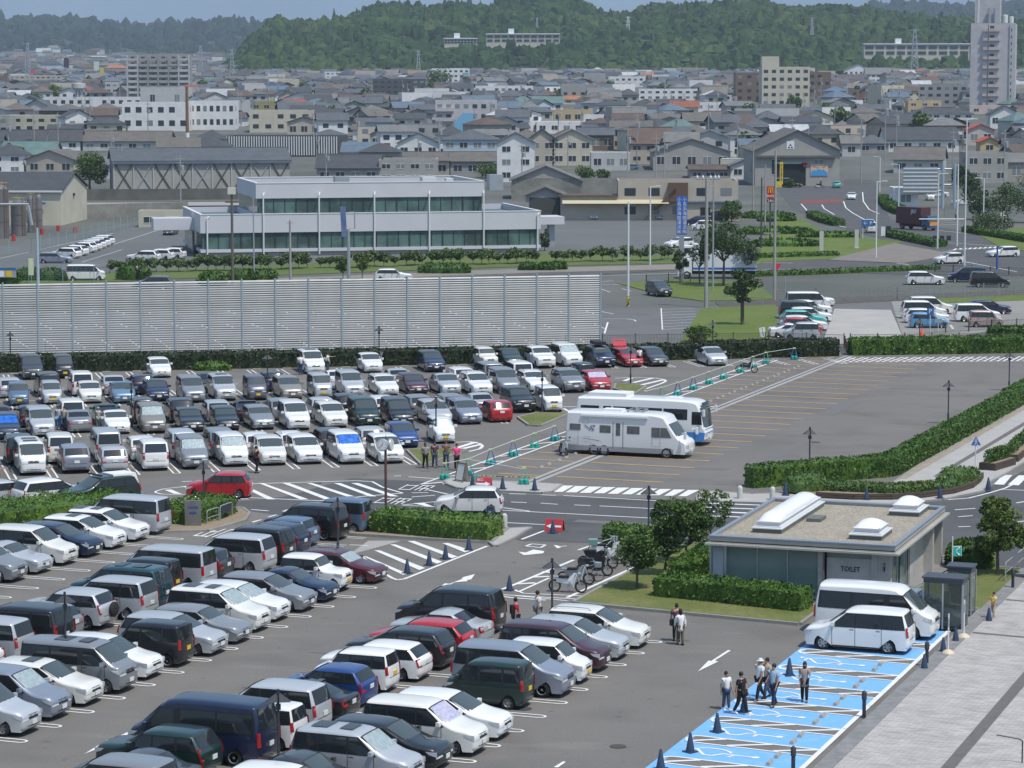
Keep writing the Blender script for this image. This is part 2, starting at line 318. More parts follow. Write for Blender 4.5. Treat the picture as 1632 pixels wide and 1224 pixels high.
# near lot stalls: closed double lines
def loop(a0,a1,b,hw=.2,closed=True):
    line(N(a0,b-hw),N(a1,b-hw),.10); line(N(a0,b+hw),N(a1,b+hw),.10)
    if closed:
        for k in range(4):
            t0,t1=-PI/2+PI*k/4,-PI/2+PI*(k+1)/4; line(N(a1+hw*math.cos(t0),b+hw*math.sin(t0)),N(a1+hw*math.cos(t1),b+hw*math.sin(t1)),.10)
for k in range(-1,9): loop(-71.3,-66.5,127.33-2.49*k)
for k in range(-7,17):
    if k>=0: loop(-56.2,-51.4,118.13-2.49*k)
    if k>-6: loop(-62.2,-57.4,118.5-2.49*k,closed=False)
for k in range(-1,14): loop(-39.6,-34.85,108.37-2.455*k); loop(-45.2,-40.4,108.8-2.455*k,closed=False)
# far lot stalls
FA=.2573; FXV=Vector((math.cos(FA),math.sin(FA),0)); FYV=Vector((-math.sin(FA),math.cos(FA),0))
def FF(x,y): v=FXV*x+FYV*y; return Vector((v.x,v.y,0))
def floop(x,y0,y1,hw=.22):
    line(FF(x-hw,y0),FF(x-hw,y1),.11); line(FF(x+hw,y0),FF(x+hw,y1),.11); line(FF(x-hw,y0),FF(x+hw,y0),.1)
for k in range(-3,11): floop(12.48+2.49*k,166.4,171.0,.2); floop(12.48+2.49*k,176.2,171.8,.2)
for k in range(-3,15): floop(13.3+2.49*k,185.2-.03*k,189.6,.2); floop(13.3+2.49*k,194.8,190.4,.2)
for k in range(-3,20): floop(13.0+2.49*k,202.6-.05*k,207.0-.05*k,.2); floop(13.0+2.49*k,211.6-.05*k,207.8-.05*k,.2)
for k in range(-3,30): floop(14+2.49*k,221.8-.19*k,226.3-.19*k,.2); line(FF(14.5+2.49*k,227.3-.19*k),FF(15.2+2.49*k,227.3-.19*k),.18)
for y,x0,x1 in ((171.4,6,37),(190,6,50),(207.4,6,60)): line(FF(x0,y),FF(x1,y-.02*(x1-x0)*(y>200)),.12)
# bus lot orange bays, drain, hatched edge
bs=[227.41-3.262*k for k in range(-1,30) if 227.41-3.262*k>150.5]
for i,b in enumerate(bs):
    ar=-48.0-.6*min(1,(228-b)/60)
    line(N(-55.4,b),N(ar,b),.30,OPM); line(N(-60.3 if b>160 else -59.3,b+.1),N(-56.6,b),.30,OPM)
ob('drain_channel',MB().poly(up([N(-56.56,151.60),N(-55.69,151.51),N(-55.34,233.35),N(-56.13,233.41)]),.012),CONC,kind='structure')
ob('drain_grating',MB().poly(up([N(-56.22,151.57),N(-56.04,151.55),N(-55.69,233.38),N(-55.87,233.39)]),.016),mat('steel_grating',(.09,.09,.09),.7),kind='structure')
line(N(-60.74,150.33),N(-60.73,227.34),.16); line(N(-61.95,149.75),N(-61.94,227.44),.16)
for k in range(24): b=150+k*3.2; line(N(-61.85,b),N(-60.85,b+1.3),.26)
# hatched strip along the far hedge
p0,p1=at(1332,577.5),at(1760,575); q0,q1=at(1345,570),at(1760,567.5)
line(p0,p1,.14); 
for k in range(20):
    t=k/20; a=p0.lerp(p1,t); b=q0.lerp(q1,t+.024); line(a,b,.16); line(a+Vector((.5,0,0)),b+Vector((.5,0,0)),.16)
    c=q0.lerp(q1,t+.02); 
    for s_ in (.25,.6): line(q0.lerp(q1,t+.03).lerp(p0.lerp(p1,t+.006),s_*1.2-.2),q0.lerp(q1,t+.062).lerp(p0.lerp(p1,t+.05),s_+.25),.13)
# ovals and hatching round the grass islands
def Z(ox,oy,s): return lambda pts:[(ox+a*s,oy+b*s) for a,b in pts]
r2=Z(400,540,.2615); r3=Z(800,540,.2615); r1=Z(0,540,.2615); r4=Z(1200,540,.2647); r5=Z(0,840,.3137); r6=Z(400,840,.3137); r7=Z(800,840,.3137); r8=Z(1200,840,.3137)
pline(r2([(1250,632),(1330,628),(1395,640),(1412,655),(1395,672),(1330,688)]),.22)
for a,b in ((((1250,668),(1370,630))),((1285,672),(1400,645))): pline(r2([a,b]),.4)
pline(r3([(690,241),(800,238),(930,240),(985,248),(1000,258),(975,272),(880,305)]),.22)
for a,b in (((745,258),(790,240)),((800,268),(920,240)),((845,283),(985,250))): pline(r3([a,b]),.4)
pline(r3([(370,415),(470,415)]),.2); pline(r3([(375,425),(430,455)]),.2); pline(r3([(390,440),(470,432)]),.3)
# chevron area on the approach road
pline(r2([(-420,872),(-300,866),(0,885),(640,866),(740,872),(800,905),(925,942),(700,960),(420,988),(0,970),(-150,960)]),.16)
for t0,t1,b0,b1 in ((45,75,350,300),(190,235,500,450),(340,375,630,580),(505,545,765,720),(610,655,900,850),(-100,-70,150,100),(-250,-215,-10,-60)):
    fill(r2([(t0,881),(t1,881),(b0,980 if b0<550 else 962),(b1,980 if b0<550 else 962)]))
pline(r1([(1155,900),(1000,915),(950,930),(947,938),(985,948),(1135,952)]),.14); fill(r1([(1000,922),(1045,920),(1110,948),(1060,946)])); fill(r1([(1100,902),(1160,898),(1160,912)]))
pline(r1([(870,976),(1040,984)]),.14); pline(r1([(745,1003),(1070,1020)]),.14); pline(r1([(1530,1042),(1640,1050)]),.14); pline(r1([(1540,1120),(1592,1104)]),.14)
for a in (((0,1042),(100,1050)),((105,1088),(155,1074)),((300,1020),(362,1003)),((8,1118),(62,1104)),((190,1052),(292,1058)),((870,838),(915,836)),((960,842),(1190,858)),((785,1044),(860,1030)),((1080,922),(1200,948)),((980,940),(1080,938)),((980,965),(1120,955)),((1120,1000),(1300,1010))): pline(r2(a),.15)
fill(r2([(190,1052),(240,1036),(250,1042),(215,1054)])); fill(r2([(30,1165),(110,1145),(155,1150),(140,1162),(90,1160),(60,1172)]))
pline(r2([(920,1015),(1130,993)]),.12); pline(r2([(920,1015),(1130,1026)]),.12); fill(r2([(990,1004),(1050,1000),(1110,1024),(1075,1024)]))
# crossing stripes
for k in range(10):
    x=86*k; y=2.9*k; fill(r3([(360+x,897+y),(437+x-k*.9,897+y),(370+x-k*2,935+y),(300+x,935+y)]))
for a in (((45,946),(145,948)),((235,952),(328,956)),((375,957),(940,988)),((55,996),(150,1000)),((235,1003),(340,1010)),((440,1014),(540,1018)),((595,1020),(1500,1066)),((0,1046),(1050,1102)),((0,1030),(170,1052)),((30,1122),(290,1136))): pline(r3(a),.15)
pline(r3([(120,1224),(265,1168)]),.16)
for y in (804,810.6,817,824): pline([(1120,y-2),(1225,y+2)],.28)
pline(r4([(990,985),(1300,960),(1420,930),(1520,900),(1580,870),(1640,842)]),.15)
for a in (((1215,1031),(1340,1022)),((1235,1073),(1322,1066)),((1235,1133),(1310,1131)),((1585,990),(1640,980)),((1595,1104),(1640,1098)),((1500,908),(1640,914))): pline(r4(a),.15)
fill(r4([(1450,878),(1505,822),(1562,822),(1512,880)])); fill(r4([(1535,880),(1600,824),(1660,824),(1600,884)]))
# aisle arrows and hatching in the near lot
def arrow(pts): fill(pts)
fill(r7([(995,736),(1050,680),(1062,683),(1148,627),(1164,629),(1083,680),(1098,686)]))
fill(r5([(428,1155),(545,1083),(575,1078),(745,1000),(762,1002),(598,1080),(615,1084)]))
fill(r6([(935,324),(985,288),(1010,290),(1068,268),(1078,256),(1138,241),(1118,268),(1098,271),(1100,277),(1035,283),(1020,290),(1012,302)]))
fill(r7([(262,1222),(312,1192),(324,1196),(285,1224)]))
fill(r7([(83,127),(120,131),(160,116),(215,124),(210,135),(130,143),(110,144)])); pline(r7([(122,98),(150,87),(222,92),(196,106),(122,98)]),.14); fill(r7([(263,93),(280,110),(300,106),(287,96)])); pline(r7([(285,102),(328,97)]),.12)
outl=[(560,150),(640,215),(720,262),(745,270),(780,265),(1200,98)]; pline(r6(outl),.18)
for q in ([(570,150),(585,150),(800,240),(770,244)],[(625,120),(655,120),(885,210),(855,220)],[(705,90),(735,90),(972,178),(945,188)],[(795,73),(830,72),(1050,152),(1020,160)],[(972,84),(1000,82),(1120,120),(1085,130)]): fill(r6(q))
pline(r6([(500,92),(592,95)]),.14)
# two-wheeler parking lines
pline(r7([(388,118),(495,80)]),.17); pline(r7([(0,318),(60,295),(365,168)]),.2); pline(r7([(60,318),(85,330),(240,260)]),.15)
pline(r7([(330,360),(675,205)]),.2); pline(r7([(0,345),(425,370)]),.13); pline(r7([(70,350),(395,382)]),.12); pline(r7([(85,328),(110,338),(420,352)]),.12)
for y in ((80,290,170,285),(150,256,240,252),(205,228,250,232)): pline(r7([(y[0],y[1]),(y[2],y[3])]),.3)
pline([(794,946),(796,950),(815,953),(870,957)],.16)
# far lot paint behind the screen fence
for k in range(27): pline([(-20+k*45,541),(2+k*45,556)],.12) if -20+k*45<950 else None
for k in range(24): pline([(-20+k*42,516),(-2+k*42,524)],.12) if -20+k*42<950 else None
for k in range(22): pline([(10+k*44,496),(24+k*44,501)],.12) if -20+k*44<950 else None
r9=Z(800,260,.2615)
pline(r9([(970,885),(978,1015)]),.12)
for k in range(8): pline(r9([(972,893+k*17.5),(1172+k*4,886+k*16.5)]),.12)
pline(r9([(605,905),(680,920)]),.15); pline(r9([(610,950),(760,950),(805,956),(818,965)]),.15); fill(r9([(620,1038),(630,1040),(650,972),(640,970)])); pline(r9([(605,768),(660,788)]),.12); pline(r9([(730,765),(785,782)]),.12)
for a in (((605,686),(1090,672)),((605,742),(1060,735)),((610,722),(680,718)),((1090,640),(1640,655))): pline(r9(a),.18)
ra=Z(1200,260,.2647)
for a in (((60,640),(1000,640)),((60,600),(240,602)),((710,583),(940,612)),((1280,595),(1590,655)),((1110,405),(1640,460)),((1180,525),(1640,500)),((1080,350),(1260,342)),((1090,362),(1250,356)),((1100,374),(1250,368)),((290,245),(330,290),(390,330)),((660,175),(665,230),(700,280),(760,305)),((490,370),(560,388)),((545,230),(560,270),(600,300),(680,345)),((415,250),(430,275),(490,310)),((860,460),(1640,510))): pline(ra(a),.22)
for k in range(14): pline(ra([(1210+k*30,523-k*1.5),(1225+k*30,515-k*1.5)]),.35)
for k in range(10): pline(ra([(480+60*(k%2)*0,900+k*14),(500,900+k*14)]),.1)
for k in range(9): pline(ra([(415,895+k*16),(500,896+k*16)]),.12); pline(ra([(850,850+k*17),(915,850+k*17)]),.12)
fill(ra([(470,842),(790,822),(795,830),(475,848)])); pline(ra([(1140,850),(1175,925)]),.25); pline(ra([(1190,975),(1205,1000)]),.25)
pline([(60,432),(160,422)],.12); pline([(130,418),(195,398)],.12); pline([(180,390),(255,366)],.12); pline([(0,412),(180,372)],.12)
ob('far_red_paint',MB().poly(up(px(ra([(298,224),(537,219),(536,238),(292,246)]))),.03),mat('red_road_paint',(.20,.05,.04),.8),kind='structure')
PM=MB(); rp=random.Random(4)
for (x,y,u,v) in ((760,1000,5,1.2),(560,1020,1.2,6),(900,905,3,1.1),(300,1170,2,1),(820,1090,.9,4),(240,780,1,5),(1200,690,8,1.2),(1340,650,1.2,9),(1480,620,6,1.5),(1100,745,5,1),(1000,835,6,.9),(1250,720,.8,12)):
    c=at(x,y); PM.poly([c+AX*(i*u/2)+BX*(j*v/2) for i,j in ((-1,-1),(1,-1),(1,1),(-1,1))],.0125)
ob('asphalt_patches',PM,mat('repaired_asphalt',(.142,.137,.131),.9,noise=.15,nscale=6),kind='structure')
for (x,y) in ((835,1130),(740,980),(1090,850),(690,835),(985,1190),(1300,705),(505,770)):
    tag(ob('manhole_cover',MB().lathe([(.001,.0),(.31,.0),(.31,-.01)],18),mat('cast_iron',(.06,.058,.055),.7,noise=.3,nscale=20),loc=at(x,y)+Vector((0,0,.021))),{835:'round iron manhole cover beside the dark green mini van',740:'round iron manhole cover in the aisle above the black minivan',1090:'round iron manhole cover on the road left of the toilet block',690:'round iron manhole cover on the road near the clock',985:'round iron manhole cover near the bottom in the open aisle',1300:'round iron manhole cover on the bus park',505:'round iron manhole cover in the front aisle of the far car park'}[x],'manhole cover')
ob('road_markings',WP,PAINT,kind='structure'); ob('orange_bay_lines',OPM,OPAINT,kind='structure')
# road lettering read from the other side
def roadtext(s,pxl,pyl,size,sy,rz,z=.0225):
    me=textmesh(s,1.0,'road_lettering',0.0); me.materials.append(PAINT); p=at(pxl,pyl); o=ob('road_lettering',me,None,loc=(p.x,p.y,z),kind='structure'); o.scale=(size,sy,1); o.rotation_euler.z=rz
roadtext('出口',665,777,1.0,2.6,PI-.25); roadtext('出口',627,798,1.0,2.6,PI-.25); roadtext('出口',347,851,1.1,3.4,-.3)
# wheelchair bays: blue, hatched zones between
BL=MB(); b_top=118.5
BL.poly(up([N(-28.72,84),N(-23.55,83.4),N(-23.55,b_top-.6),N(-28.72,b_top)]),.010)
ob('blue_bays',BL,BLUEP,kind='structure')
DK=MB(); WB=MB(); SK=-.55/5.1
def K(a,b): return N(a,b+(a+28.4)*SK)
for kk in range(-2,8):
    b=107.9-3.29*kk; hw=.50
    DK.poly(up([K(-28.4,b-hw),K(-23.55,b-hw),K(-23.55,b+hw),K(-28.4,b+hw)]),.014)
    line(K(-28.2,b-hw),K(-23.5,b-hw),.12,WB,.0235); line(K(-28.2,b+hw),K(-23.5,b+hw),.12,WB,.0235)
    for k in range(6):
        t0,t1=PI/2+PI*k/6,PI/2+PI*(k+1)/6; line(K(-28.2+hw*math.cos(t0)*.8,b+hw*math.sin(t0)),K(-28.2+hw*math.cos(t1)*.8,b+hw*math.sin(t1)),.13,WB,.0235)
    for s0,s1 in ((-28.5,-27.2),(-26.9,-25.4),(-25.1,-23.6)): line(K(s0,b-hw+.05),K(s1,b+hw-.05),.19,WB,.0275)
line(N(-23.5,83.4),N(-23.5,b_top-.6),.20,WB,.032)
ob('bay_asphalt',DK,ASPH,kind='structure')
# access symbol: head, back, seat, leg and the wheel arc
def symbol(b):
    o=lambda u,v:K(-28.1+u*2.6,b+v*1.0)
    def seg(pts,w_):
        for p,q in zip(pts,pts[1:]): line(o(*p),o(*q),w_,WB,.0195)
    seg([(1.0,.02),(.52,.0)],.12)
    seg([(.70,.02),(.66,-.36)],.11); seg([(.55,.05),(.42,-.42),(.30,-.42),(.12,.30),(-.05,.34)],.12); seg([(-.05,.34),(-.03,.55)],.12)
    seg([(.36+.30*math.cos(t),.0+.62*math.sin(t)) for t in [PI*.1+PI*.95*k/9 for k in range(10)]],.11)
    c=o(1.02,.02); WB.poly([Vector((c.x+.15*math.cos(t),c.y+.15*math.sin(t),0)) for t in [2*PI*k/12 for k in range(12)]],.0235)
for k in range(-2,8): symbol(107.9-3.29*k+1.64)
ob('bay_markings',WB,PAINT,kind='structure')

# ---------------------------------------------------------------- vehicles
GLASS=mat('tinted_glass',(.018,.022,.024),.06,spec=.9)
GLASSC=mat('clear_windscreen',(.06,.075,.075),.05,spec=.9)
BLACK=mat('black_plastic',(.018,.018,.02),.5)
TYRE=mat('tyre_rubber',(.016,.016,.017),.85)
RIM=mat('wheel_silver',(.5,.5,.52),.3,metal=.7)
LAMP=mat('lamp_lens',(.62,.64,.66),.12,metal=.3,coat=1)
RED=mat('red_lens',(.42,.015,.02),.15,coat=1)
WPL=mat('white_plate',(.72,.74,.72),.5,noise=.12,nscale=14); YPL=mat('yellow_plate',(.75,.5,.03),.5,noise=.12,nscale=14)
CHROME=mat('chrome',(.6,.6,.6),.15,metal=1)
SHADE=mat('silver_sunshade',(.55,.62,.62),.35,metal=.3,col2=(.25,.33,.33),nscale=5,stretch=(1,3,1))
SHADEB=mat('blue_sunshade',(.03,.22,.75),.35,col2=(.01,.06,.3),nscale=4)
SHADEC=mat('patterned_sunshade',(.7,.55,.6),.5,col2=(.15,.3,.5),nscale=9)
PC={'white':(.78,.78,.77,0),'pearl':(.73,.72,.67,0),'silver':(.52,.54,.56,.4),'grey':(.27,.285,.30,.45),'mauve grey':(.17,.165,.20,.6),'bluish grey':(.27,.30,.36,.45),
 'black':(.012,.013,.015,0),'dark grey':(.05,.055,.06,.4),'navy':(.012,.022,.06,.2),'blue':(.02,.06,.22,.3),'dark green':(.012,.035,.03,.2),'red':(.42,.012,.02,0),'wine':(.10,.014,.022,.3),'maroon':(.06,.02,.028,.3),
 'light blue':(.14,.25,.36,.4),'sky blue':(.10,.32,.55,.2),'steel blue':(.13,.2,.3,.5),'beige':(.30,.28,.24,.5),'teal':(.012,.06,.075,.3),'pink beige':(.5,.38,.34,.3),'turquoise':(.05,.45,.4,.1),'cream':(.6,.55,.42,0),'pale green':(.2,.28,.16,.3)}
def paint(c):
    r,g,b,me=PC[c]; return mat('paint_'+c.replace(' ','_'),(r,g,b),.32 if me<.1 else .36,metal=me*.75,coat=.9,rand=.05)
# nose z, cowl(x,z), roof front(x,z), roof rear(x,z), rear glass foot(x,z), boot points, belt z, side windows [(x0b,x0t,x1b,x1t)], wheel r, clearance
TY={
 'minivan':dict(L=4.65,W=1.70,H=1.84,nz=.84,c=(.98,1.10),rf=(1.85,1.74),rr=(4.38,1.77),rg=(4.60,1.14),belt=1.06,wn=[(1.30,1.96,2.28,2.28),(2.36,2.36,3.42,3.42),(3.50,3.50,4.42,4.28)],r=.31,cl=.2),
 'bigvan':dict(L=4.85,W=1.82,H=1.94,nz=.92,c=(.95,1.18),rf=(1.85,1.84),rr=(4.58,1.87),rg=(4.80,1.22),belt=1.13,wn=[(1.30,1.98,2.35,2.35),(2.43,2.43,3.55,3.55),(3.63,3.63,4.62,4.48)],r=.33,cl=.2),
 'van':dict(L=4.70,W=1.70,H=1.98,nz=1.0,c=(.42,1.2),rf=(1.18,1.86),rr=(4.55,1.92),rg=(4.67,1.16),belt=1.12,wn=[(.72,1.25,1.72,1.72),(1.95,1.95,3.15,3.15),(3.22,3.22,4.50,4.45)],r=.31,cl=.22),
 'long van':dict(L=5.38,W=1.88,H=2.28,nz=1.0,c=(.50,1.25),rf=(1.35,2.02),rr=(5.18,2.2),rg=(5.34,1.25),belt=1.2,wn=[(.88,1.40,1.95,1.95),(2.2,2.2,3.6,3.6),(3.66,3.66,5.10,5.02)],r=.33,cl=.22),
 'low van':dict(L=4.65,W=1.74,H=1.60,nz=.76,c=(1.10,1.02),rf=(2.08,1.51),rr=(4.20,1.52),rg=(4.55,1.05),belt=.98,wn=[(1.42,2.15,2.50,2.50),(2.58,2.58,3.50,3.50),(3.58,3.58,4.36,4.10)],r=.32,cl=.18),
 'wagon':dict(L=4.60,W=1.69,H=1.47,nz=.68,c=(1.28,.95),rf=(2.0,1.38),rr=(4.05,1.39),rg=(4.46,.98),belt=.91,wn=[(1.52,2.08,2.45,2.45),(2.53,2.53,3.35,3.35),(3.43,3.43,4.26,3.98)],r=.31,cl=.17),
 'sedan':dict(L=4.55,W=1.70,H=1.44,nz=.68,c=(1.30,.95),rf=(2.02,1.36),rr=(3.10,1.37),rg=(3.78,1.0),boot=[(4.38,.97),(4.50,.88)],belt=.91,wn=[(1.54,2.10,2.42,2.42),(2.50,2.50,3.52,3.02)],r=.31,cl=.17),
 'hatchback':dict(L=3.85,W=1.69,H=1.51,nz=.74,c=(.98,1.0),rf=(1.75,1.43),rr=(3.42,1.43),rg=(3.74,1.0),belt=.95,wn=[(1.22,1.82,2.10,2.10),(2.18,2.18,3.0,3.0),(3.06,3.06,3.52,3.34)],r=.30,cl=.17),
 'kei car':dict(L=3.40,W=1.47,H=1.66,nz=.80,c=(.66,1.04),rf=(1.20,1.57),rr=(3.22,1.60),rg=(3.35,1.06),belt=1.0,wn=[(.88,1.28,1.70,1.70),(1.78,1.78,2.62,2.62),(2.70,2.70,3.22,3.14)],r=.27,cl=.18),
 'kei van':dict(L=3.40,W=1.47,H=1.82,nz=.92,c=(.42,1.12),rf=(.98,1.72),rr=(3.26,1.76),rg=(3.36,1.14),belt=1.07,wn=[(.66,1.05,1.50,1.50),(1.58,1.58,2.48,2.48),(2.56,2.56,3.24,3.18)],r=.27,cl=.2),
 'suv':dict(L=4.40,W=1.76,H=1.70,nz=.92,c=(1.22,1.12),rf=(1.95,1.61),rr=(3.95,1.62),rg=(4.28,1.14),belt=1.06,wn=[(1.46,2.02,2.35,2.35),(2.43,2.43,3.28,3.28),(3.36,3.36,4.08,3.88)],r=.36,cl=.27),
 'small suv':dict(L=3.40,W=1.48,H=1.68,nz=.92,c=(1.12,1.06),rf=(1.45,1.58),rr=(3.25,1.60),rg=(3.34,1.06),belt=1.02,wn=[(1.24,1.52,2.02,2.02),(2.10,2.10,3.18,3.14)],r=.33,cl=.26),
 'coupe':dict(L=4.50,W=1.74,H=1.34,nz=.62,c=(1.42,.88),rf=(2.10,1.27),rr=(2.85,1.28),rg=(3.95,.94),boot=[(4.36,.96),(4.47,.84)],belt=.86,wn=[(1.66,2.16,2.60,2.60),(2.68,2.68,3.35,2.90)],r=.31,cl=.15),
 'liftback':dict(L=4.45,W=1.74,H=1.49,nz=.72,c=(1.0,.98),rf=(1.95,1.41),rr=(2.75,1.43),rg=(4.10,1.08),boot=[(4.35,1.06),(4.42,.95)],belt=.96,wn=[(1.34,2.0,2.35,2.35),(2.43,2.43,3.42,3.05)],r=.31,cl=.16),
}
def chaikin(P,k=2):
    for _ in range(k):
        Q=[P[0]]
        for a,b in zip(P,P[1:]): Q+= [a*.78+b*.22,a*.22+b*.78]
        Q.append(P[-1]); P=Q
    return P
class CarShape:
    def __init__(s,d):
        s.d=d; L,H=d['L'],d['H']; cl=d['cl']; s.w=d['W']/2
        c,rf,rr,rg=d['c'],d['rf'],d['rr'],d['rg']; nz=d['nz']
        hx=min(.26,c[0]*.4); nz=nz+.035
        P=[(.16,cl),(.02,cl+.08),(0,cl+.28),(.03,nz-.12),(.10,nz-.02),(hx,nz+.06+(c[1]-nz)*.25),c,rf,(rf[0]+.35,H-.02),((rf[0]+rr[0])/2,H),(rr[0]-.25,rr[1]+(H-rr[1])*.6),rr,rg]
        P+=d.get('boot',[(L-.03,rg[1]-.12)])
        P+=[(L-.01,.62),(L,cl+.25),(L-.03,cl+.1),(L-.14,cl)]
        s.prof=chaikin([Vector((x,z)) for x,z in P],2)
        # even-ish resample
        s.U=s.prof; s.xf,s.xr=.185*L+ (.05 if L>4.4 else 0),L*.80
        if d['nz']>=.99: s.xf=.78 if L<5 else .98
        s.R=d['r']
    def W(s,x,z):
        d=s.d; L=d['L']; w=s.w
        if z>d['belt']: w-= (z-d['belt'])*d.get('tum',.16 if d['H']<1.75 else .12)
        else: w-= .05*((d['belt']-z)/d['belt'])**2*2*.5
        fx=max(0,1-x/(.22*L)); rx=max(0,1-(L-x)/(.14*L))
        return w-.13*fx*fx-.07*rx*rx
    def body(s):
        mb=MB(); P=s.U; n=len(P); L=s.d['L']; r=.11; V=[0,.4,.72,.86,.94,.985,1]
        def dep(v): 
            t=max(0,(v-.72)/.28); return r*(1-math.sqrt(max(0,1-t*t)))+.035*v*v
        def nrm(i):
            a=P[max(0,i-1)]; b=P[min(n-1,i+1)]; t=(b-a).normalized(); return Vector((t.y,-t.x))  # inward
        rows=[]
        for i in range(n):
            nn=nrm(i); e=min(1,i/3,(n-1-i)/3); row=[]
            for v in V:
                q=P[i]+nn*dep(v)*e; q.x=min(max(q.x,.0),L); row.append((q.x,s.W(q.x,q.y)*v,q.y))
            rows.append(row)
        s.rows=rows
        nv=len(V); 
        for side in (1,-1):
            vs=[(x,y*side,z) for row in rows for x,y,z in row]
            fs=[(i*nv+j,i*nv+j+1,(i+1)*nv+j+1,(i+1)*nv+j) for i in range(n-1) for j in range(nv-1)]
            if side<0: fs=[f[::-1] for f in fs]
            mb.add(vs,fs)
            # side skin: ruled between shoulder line and the sill line with arches
            edge=[row[-1] for row in rows]
            low=s.lower(n,edge)
            K=7; vs=[]
            for i in range(n):
                ex,_,ez=edge[i]; lx,lz=low[i]
                for k in range(K+1):
                    t=k/K; x=ex+(lx-ex)*t; z=ez+(lz-ez)*t; vs.append((x,s.W(x,z)*side,z))
            fs=[(i*(K+1)+k,i*(K+1)+k+1,(i+1)*(K+1)+k+1,(i+1)*(K+1)+k) for i in range(n-1) for k in range(K)]
            if side<0: fs=[f[::-1] for f in fs]
            mb.add(vs,fs)
        low=s.lower(n,[row[-1] for row in rows]); vs=[]
        for x,z in low: w=s.W(x,z); vs+= [(x,w,z),(x,-w,z)]
        mb.add(vs,[(2*i,2*i+1,2*i+3,2*i+2) for i in range(n-1)],1)
        return mb
    def lower(s,n,edge):
        L=s.d['L']; cl=s.d['cl']; R=s.R+.055; pts=[]
        x0=s.U[0].x; x1=s.U[-1].x
        def arch(xc,k): return [(xc-R*math.cos(a),max(cl,s.R+R*math.sin(a))) for a in [PI*(j/(k-1)) for j in range(k)]]
        k=9; rest=n-2*k; na=max(2,rest//4); nb=rest-2*na
        a1=s.xf-R; a2=s.xf+R; b1=s.xr-R; b2=s.xr+R
        pts=[(x0+(a1-x0)*i/na,cl) for i in range(na)]+arch(s.xf,k)+[(a2+(b1-a2)*(i+1)/(nb+1),cl) for i in range(nb)]+arch(s.xr,k)+[(b2+(x1-b2)*(i+1)/na,cl) for i in range(na)]
        return pts
    def side_patch(s,q,side,off=.012,nx=5,nz_=3,mb=None,mi=0):
        (x0b,z0b),(x0t,z0t),(x1b,z1b),(x1t,z1t)=q; mb=mb or MB(); vs=[]
        for i in range(nx+1):
            a=i/nx
            for j in range(nz_+1):
                b=j/nz_; x=(x0b*(1-a)+x1b*a)*(1-b)+(x0t*(1-a)+x1t*a)*b; z=(z0b*(1-a)+z1b*a)*(1-b)+(z0t*(1-a)+z1t*a)*b
                vs.append((x,(s.W(x,z)+off)*side,z))
        fs=[(i*(nz_+1)+j,(i+1)*(nz_+1)+j,(i+1)*(nz_+1)+j+1,i*(nz_+1)+j+1) for i in range(nx) for j in range(nz_)]
        if side>0: fs=[f[::-1] for f in fs]
        return mb.add(vs,fs,mi)
    def cross_patch(s,A,B,v0,v1,off=.014,mb=None,mi=0,v0b=None,v1b=None,nv=8,nu=3):
        """patch lying on the front / roof / tail strip, between profile points A and B"""
        A=Vector(A); B=Vector(B); t=(B-A).normalized(); out=Vector((-t.y,t.x)); mb=mb or MB(); vs=[]
        for i in range(nu+1):
            a=i/nu; P=A*(1-a)+B*a; l=v0*(1-a)+(v0 if v0b is None else v0b)*a; h=v1*(1-a)+(v1 if v1b is None else v1b)*a
            for j in range(nv+1):
                v=l+(h-l)*j/nv; av=abs(v); tt=max(0,(av-.72)/.28); dep=.11*(1-math.sqrt(max(0,1-tt*tt)))+.035*av*av
                q=P+out*(off-dep); vs.append((q.x,s.W(q.x,q.y)*v,q.y))
        return mb.add(vs,[(i*(nv+1)+j,i*(nv+1)+j+1,(i+1)*(nv+1)+j+1,(i+1)*(nv+1)+j) for i in range(nu) for j in range(nv)],mi)
def at_z(P,z,front=True):
    """profile x at height z on the nose (front) or the tail"""
    seq=P if front else P[::-1]
    for a,b in zip(seq,seq[1:]):
        if (a.y-z)*(b.y-z)<=0 and a.y!=b.y: return a.x+(b.x-a.x)*(z-a.y)/(b.y-a.y)
    return seq[0].x
WHEEL=None
def wheel_meshes(R,w_=.19):
    t=MB().lathe([(R*.62,-w_/2),(R*.9,-w_/2),(R,-w_*.32),(R,w_*.32),(R*.9,w_/2),(R*.62,w_/2),(R*.60,w_*.1),(R*.60,-w_*.1),(R*.62,-w_/2)],20,axis='y').mesh('tyre',50); t.materials.append(TYRE)
    r=MB(); ro=R*.63
    r.lathe([(ro,-.085),(ro,.085),(ro*.90,.07),(ro*.88,-.03),(0.001,-.03)],20,axis='y',mi=0)
    r.lathe([(ro*.26,.03),(ro*.24,.062),(.001,.066)],12,axis='y')
    for k in range(6):
        a=2*PI*k/6; c,s_=math.cos(a),math.sin(a); wd=.033
        pts=[(ro*.2*c-wd*s_,ro*.2*s_+wd*c),(ro*.2*c+wd*s_,ro*.2*s_-wd*c),(ro*.9*c+wd*1.4*s_,ro*.9*s_-wd*1.4*c),(ro*.9*c-wd*1.4*s_,ro*.9*s_+wd*1.4*c)]
        r.add([(x,.035,z) for x,z in pts]+[(x,.058,z) for x,z in pts],[(4,5,6,7)[::-1],(4,5,6,7),(0,1,5,4),(1,2,6,5),(2,3,7,6),(3,0,4,7)])
    # dark well behind the spokes
    rm=r.mesh('rim',40); rm.materials.append(RIM); rm.materials.append(BLACK)
    idx=[p.index for p in rm.polygons if abs(p.center.y+.03)<.02 and p.area>1e-5 and (p.center.x**2+p.center.z**2)**.5<ro*.9]
    for i in idx: rm.polygons[i].material_index=1
    return t,rm
CARP={}
